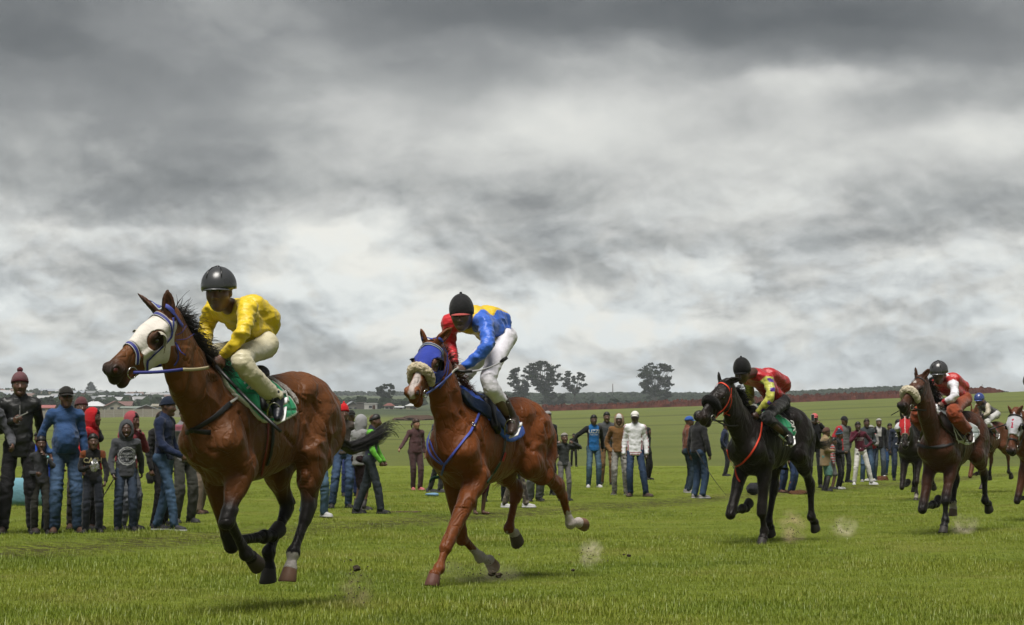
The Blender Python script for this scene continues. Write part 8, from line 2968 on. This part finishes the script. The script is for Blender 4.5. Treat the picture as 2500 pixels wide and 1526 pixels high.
    S(41, 2116, 1017, 1175, 4, dict(armL='front', armR='down'), 'bald person in a slate jacket behind the maroon top', top=(.045, .055, .062), thick=1.15, trousers=jeans((.05, .085, .14), .5), shoes=SH_GR, hat=('hair', (.035, .02, .014)), skin=(.08, .04, .028), wide=1.15)
    r, J, s, p = S('41b', 2130, 1034, 1174, -50, dict(armL='phone', armR='phone'), 'person in red with grey sleeves holding a phone flat between slate jacket and cardigan', top=lambda V, N: np.where((np.abs(V[:, 1]) > .15)[:, None], np.array([[.24, .23, .22]]), np.array([[.40, .02, .03]])), trousers=DEN_D, shoes=SH_WH, hat=('kufi', (.35, .35, .33)))
    phone(at(2124, 1049, p[1] - .35), (1, 0, .1), (0, -1, .2), 'pale pink phone held sideways by the person in red with grey sleeves', (.40, .28, .26), .9)
    r, J, s, p = S(40, 2098, 1026, 1184, 4, dict(armL='hip', armR='mouth', stance=.2, footR=(.05, -.15), footL=(.02, .34), toeL=(.4, 1, 0), side=-.15, py=.04), 'person in a maroon top and white jogging trousers, legs wide, hand at mouth', top=(.085, .010, .024), thick=1.02,
        trousers=(.76, .74, .71), tmat=M_CLOTH, shoes=((.58, .58, .57), (.6, .6, .6)), hat=('hair', HAIR), top_name='hoodie', skin=(.055, .028, .020))
    jk = child_named(r, ('hoodie',)); cz = J['chest'][2]
    print_on(r, jk, text_shape(['FOREVER', 'SPORT'], .05, .3), .0, cz - .06, (.45, .38, .38), 'lettering')
    tr = child_named(r, ('trousers',))
    leaf = lambda a: ([(math.sin(a) * t * .055 + math.cos(a) * w * .014, math.cos(a) * t * .055 - math.sin(a) * w * .014) for t, w in ((.1, 0), (.5, -1), (1, 0), (.5, 1))], [(0, 1, 2, 3)])
    print_on(r, tr, merge_shapes(leaf(0), leaf(-.8), leaf(.8), ([(-.035, -.012), (.035, -.012), (.035, -.006), (-.035, -.006)], [(0, 1, 2, 3)])), J['hipR'][1] - .02, J['hipR'][2] - .10, (.03, .03, .035), 'three_leaf_emblem')
    S(42, 2146, 1018, 1166, 3, dict(armL='down', armR='front', stance=.13), 'person in a black cardigan over a white collared shirt with a pale skullcap', top=lambda V, N: np.where(((np.abs(V[:, 1]) < .05 + .12 * np.clip(V[:, 2] - 1.25, 0, .3)) & (N[:, 0] > .2) & (V[:, 2] > 1.2))[:, None], np.array([[.50, .48, .47]]), np.array([[.010, .010, .012]])), thick=1.15, top_hem=.1,
        trousers=jeans((.060, .075, .10), .5), wide=1.25, shoes=SH_WH, hat=('kufi', (.36, .35, .33)), smile=True)
    r, J, s, p = S(43, 2192, 1019, 1172, 12, dict(armL='front', armR='down'), 'person in a navy varsity jacket numbered in white beside the red hooded horse', top=(.022, .030, .055), thick=1.12, trousers=jeans((.025, .035, .06), .3), shoes=SH_BLK, hat=('hair', HAIR))
    jk = child_named(r, ('jacket',))
    print_on(r, jk, text_shape(['21'], .15), -.03, J['chest'][2] - .08, (.50, .50, .50), 'number')
    S(44, 2172, 1030, 1160, 10, dict(), 'person in a long dark coat in the gap left of the varsity jacket', top=(.016, .018, .024), top_hem=.3, thick=1.2, trousers=(.02, .06, .16), tmat=M_CLOTH, shoes=SH_BLK, hat=('hair', HAIR))
crowd()
print('crowd', round(time.time() - T0, 1))

# ---------------------------------------------------------------- odds and ends on the turf
def bag(px0, px1, y0, y1):
    p = place((px0 + px1) / 2, y1); s = FPX / p[1]
    w = (px1 - px0) / s / 2; h = (y1 - y0) / s
    root = empty('sports_bag', frame_matrix((1, 0, 0), (0, 1, 0), (0, 0, 1), p)); tag(root, 'pale blue upright bag with a dark pocket standing behind the legs at the left edge', 'bag')
    S = Sdf(); S.cone((-w * .55, 0, h * .45), (w * .55, 0, h * .45), h * .46, h * .46, .05, (np.array([0, 1., 0]), .55))
    S.cone((-w * .6, 0, h * .2), (w * .6, 0, h * .2), h * .2, h * .2, .05)
    V, F = S.mesh(.018, 1); as_obj('body', V, F, M_CLOTH, const((.17, .36, .44))(V, V), root)
    g = Geo(); g.box((w * .25, -h * .28, h * .3), (w * .62, -h * .24, h * .75)); g.c = [np.tile((.03, .04, .06), (8, 1))]; g.obj('pocket', M_CLOTH, root, False, True)
    g = Geo(); g.tube([(-w * .3, 0, h * .85), (-w * .2, 0, h * 1.05), (w * .2, 0, h * 1.05), (w * .3, 0, h * .85)], .012, 6, (.03, .04, .05)); g.obj('handle', M_CLOTH, root, usecol=True)
bag(17, 113, 1160, 1234)
def bundle(px_, y_, w, h, c, label, name='bag'):
    p = place(px_, y_); r = np.random.default_rng(int(px_))
    g = Geo(); ph = r.random() * 9
    g.blob((0, 0, h * .45), (w / 2, w / 3, h * .55), None, c, 20, 14, fn=lambda d: 1 + .25 * vnoise(d * 2.5 + ph))
    o = g.obj(name, M_CLOTH, usecol=True); o.location = p; tag(o, label, name)
bundle(1056, 1212, .26, .07, (.16, .30, .45), 'crumpled blue and white plastic bag lying on the turf left of the chestnut horse', 'plastic_bag')
bundle(1841, 1205, .32, .22, (.02, .02, .025), 'dark round bag on the turf seen between the black horse\'s forelegs')
bundle(366, 1180, .20, .30, (.012, .012, .013), 'small black bag on the grass left of the navy fleece person\'s knees')

# clods of turf thrown up by the hooves
def clods():
    spec = [(870, 1388, .028, 'dark clod of soil flying behind the lead bay\'s hind hooves'), (1202, 1400, .034, 'large dark clod kicked loose by the chestnut\'s white socked forefoot'),
            (1218, 1404, .03, 'clod of soil just right of the largest one by the chestnut\'s forefoot'), (1399, 1392, .016, 'tiny clod in the air right of the chestnut horse'), (1535, 1356, .016, 'tiny dark clod in the air over the turf, between chestnut and black horse'),
            (1523, 1354, .010, 'speck of soil in the air beside the tiny clod at the centre right')]
    for (x, y, r_, lb) in spec:
        D = 16.6 if x < 1000 else 19.6
        p = at(x, y, D)
        rr = np.random.default_rng(int(x)); g = Geo(); ph = rr.random() * 9
        g.blob((0, 0, 0), (r_, r_ * .8, r_ * .7), None, (.055, .042, .026), 10, 8, fn=lambda d: 1 + .6 * vnoise(d * 2.2 + ph))
        o = g.obj('soil_clod', mat_attr('clod', rough=1, var=.4, vscale=40, bump=.8, bscale=80), usecol=True, smooth_sh=False); o.location = p
        tag(o, lb, 'clod', 'clods of turf in the air')
    # finer crumbs: nobody could count them
    g = Geo(); rr = np.random.default_rng(3)
    for (x, y, sx, sy, D, n) in ((868, 1430, 28, 45, 16.6, 60), (1160, 1400, 60, 26, 19.7, 90), (1445, 1355, 16, 14, 21, 50), (1935, 1290, 14, 28, 27.0, 90), (2060, 1290, 16, 14, 27, 40), (2350, 1285, 18, 14, 30, 60), (1700, 1330, 420, 60, 23, 50)):
        for k in range(n):
            p = at(x + rr.normal() * sx, y + rr.normal() * sy * .8, D + rr.normal() * .2)
            if p[2] < .03: continue
            r_ = .0025 + .0045 * rr.random() ** 2
            g.blob(p, (r_, r_, r_), None, (.11, .085, .055), 4, 3)
    o = g.obj('soil_crumbs', mat_attr('clod', rough=1), usecol=True, smooth_sh=False); tag(o, 'crumbs of soil thrown up behind the galloping hooves', 'soil', kind='stuff')
clods()

def dust(px_, py_, D, w, h, dens, label, col=(.97, .86, .70), sx=1.0, seed=0):
    p = at(px_, py_, D)
    m = bpy.data.materials.new('dust'); m.use_nodes = True
    n = NT(m.node_tree); n.n.clear()
    tc = n.new('ShaderNodeTexCoord').outputs['Object']
    q = n.vm('DIVIDE', tc, (w / 2, w / 3, h / 2))
    r2 = n.vm('LENGTH', q)
    fall = n.maprange(r2, .15, 1.0, 1.0, 0.0)
    nz = n.maprange(n.noise(n.vm('ADD', tc, (seed * 3.1, 0, 0)), 3.2 / max(w, .2), 6, .65, dist=.6), .42, .68)
    v = n.new('ShaderNodeVolumePrincipled')
    v.inputs['Color'].default_value = col + (1,)
    n.l.new(n.m('MULTIPLY', n.m('MULTIPLY', fall, nz), dens), v.inputs['Density'])
    o_ = n.new('ShaderNodeOutputMaterial'); n.l.new(v.outputs[0], o_.inputs['Volume'])
    g = Geo(); g.blob((0, 0, 0), (w / 2, w / 3, h / 2), None, None, 16, 10)
    o = g.obj('dust_puff', m); o.location = p
    tag(o, label, 'dust', kind='stuff')
dust(1150, 1400, 19.9, 1.0, .30, 2.6, 'thin dust drifting between the chestnut horse\'s forelegs', seed=1)
dust(1443, 1352, 21.0, .30, .30, 15, 'small pale puff of dust hanging over the turf at the centre right', seed=2)
dust(1935, 1290, 27.2, .40, .58, 9, 'brown spray of dust behind the black horse\'s planted foreleg', (.90, .68, .50), seed=3)
dust(2062, 1287, 27.2, .40, .30, 10, 'small pale puff of dust right of the black horse\'s hind hoof', seed=4)
dust(2352, 1282, 30.2, .50, .34, 7, 'small puff of dust beside the dark bay\'s foreleg', seed=5)
dust(868, 1440, 16.6, .34, .34, 5, 'faint dust behind the lead bay\'s hind hooves', (.55, .42, .30), seed=6)
sc.cycles.volume_step_rate = 1.0
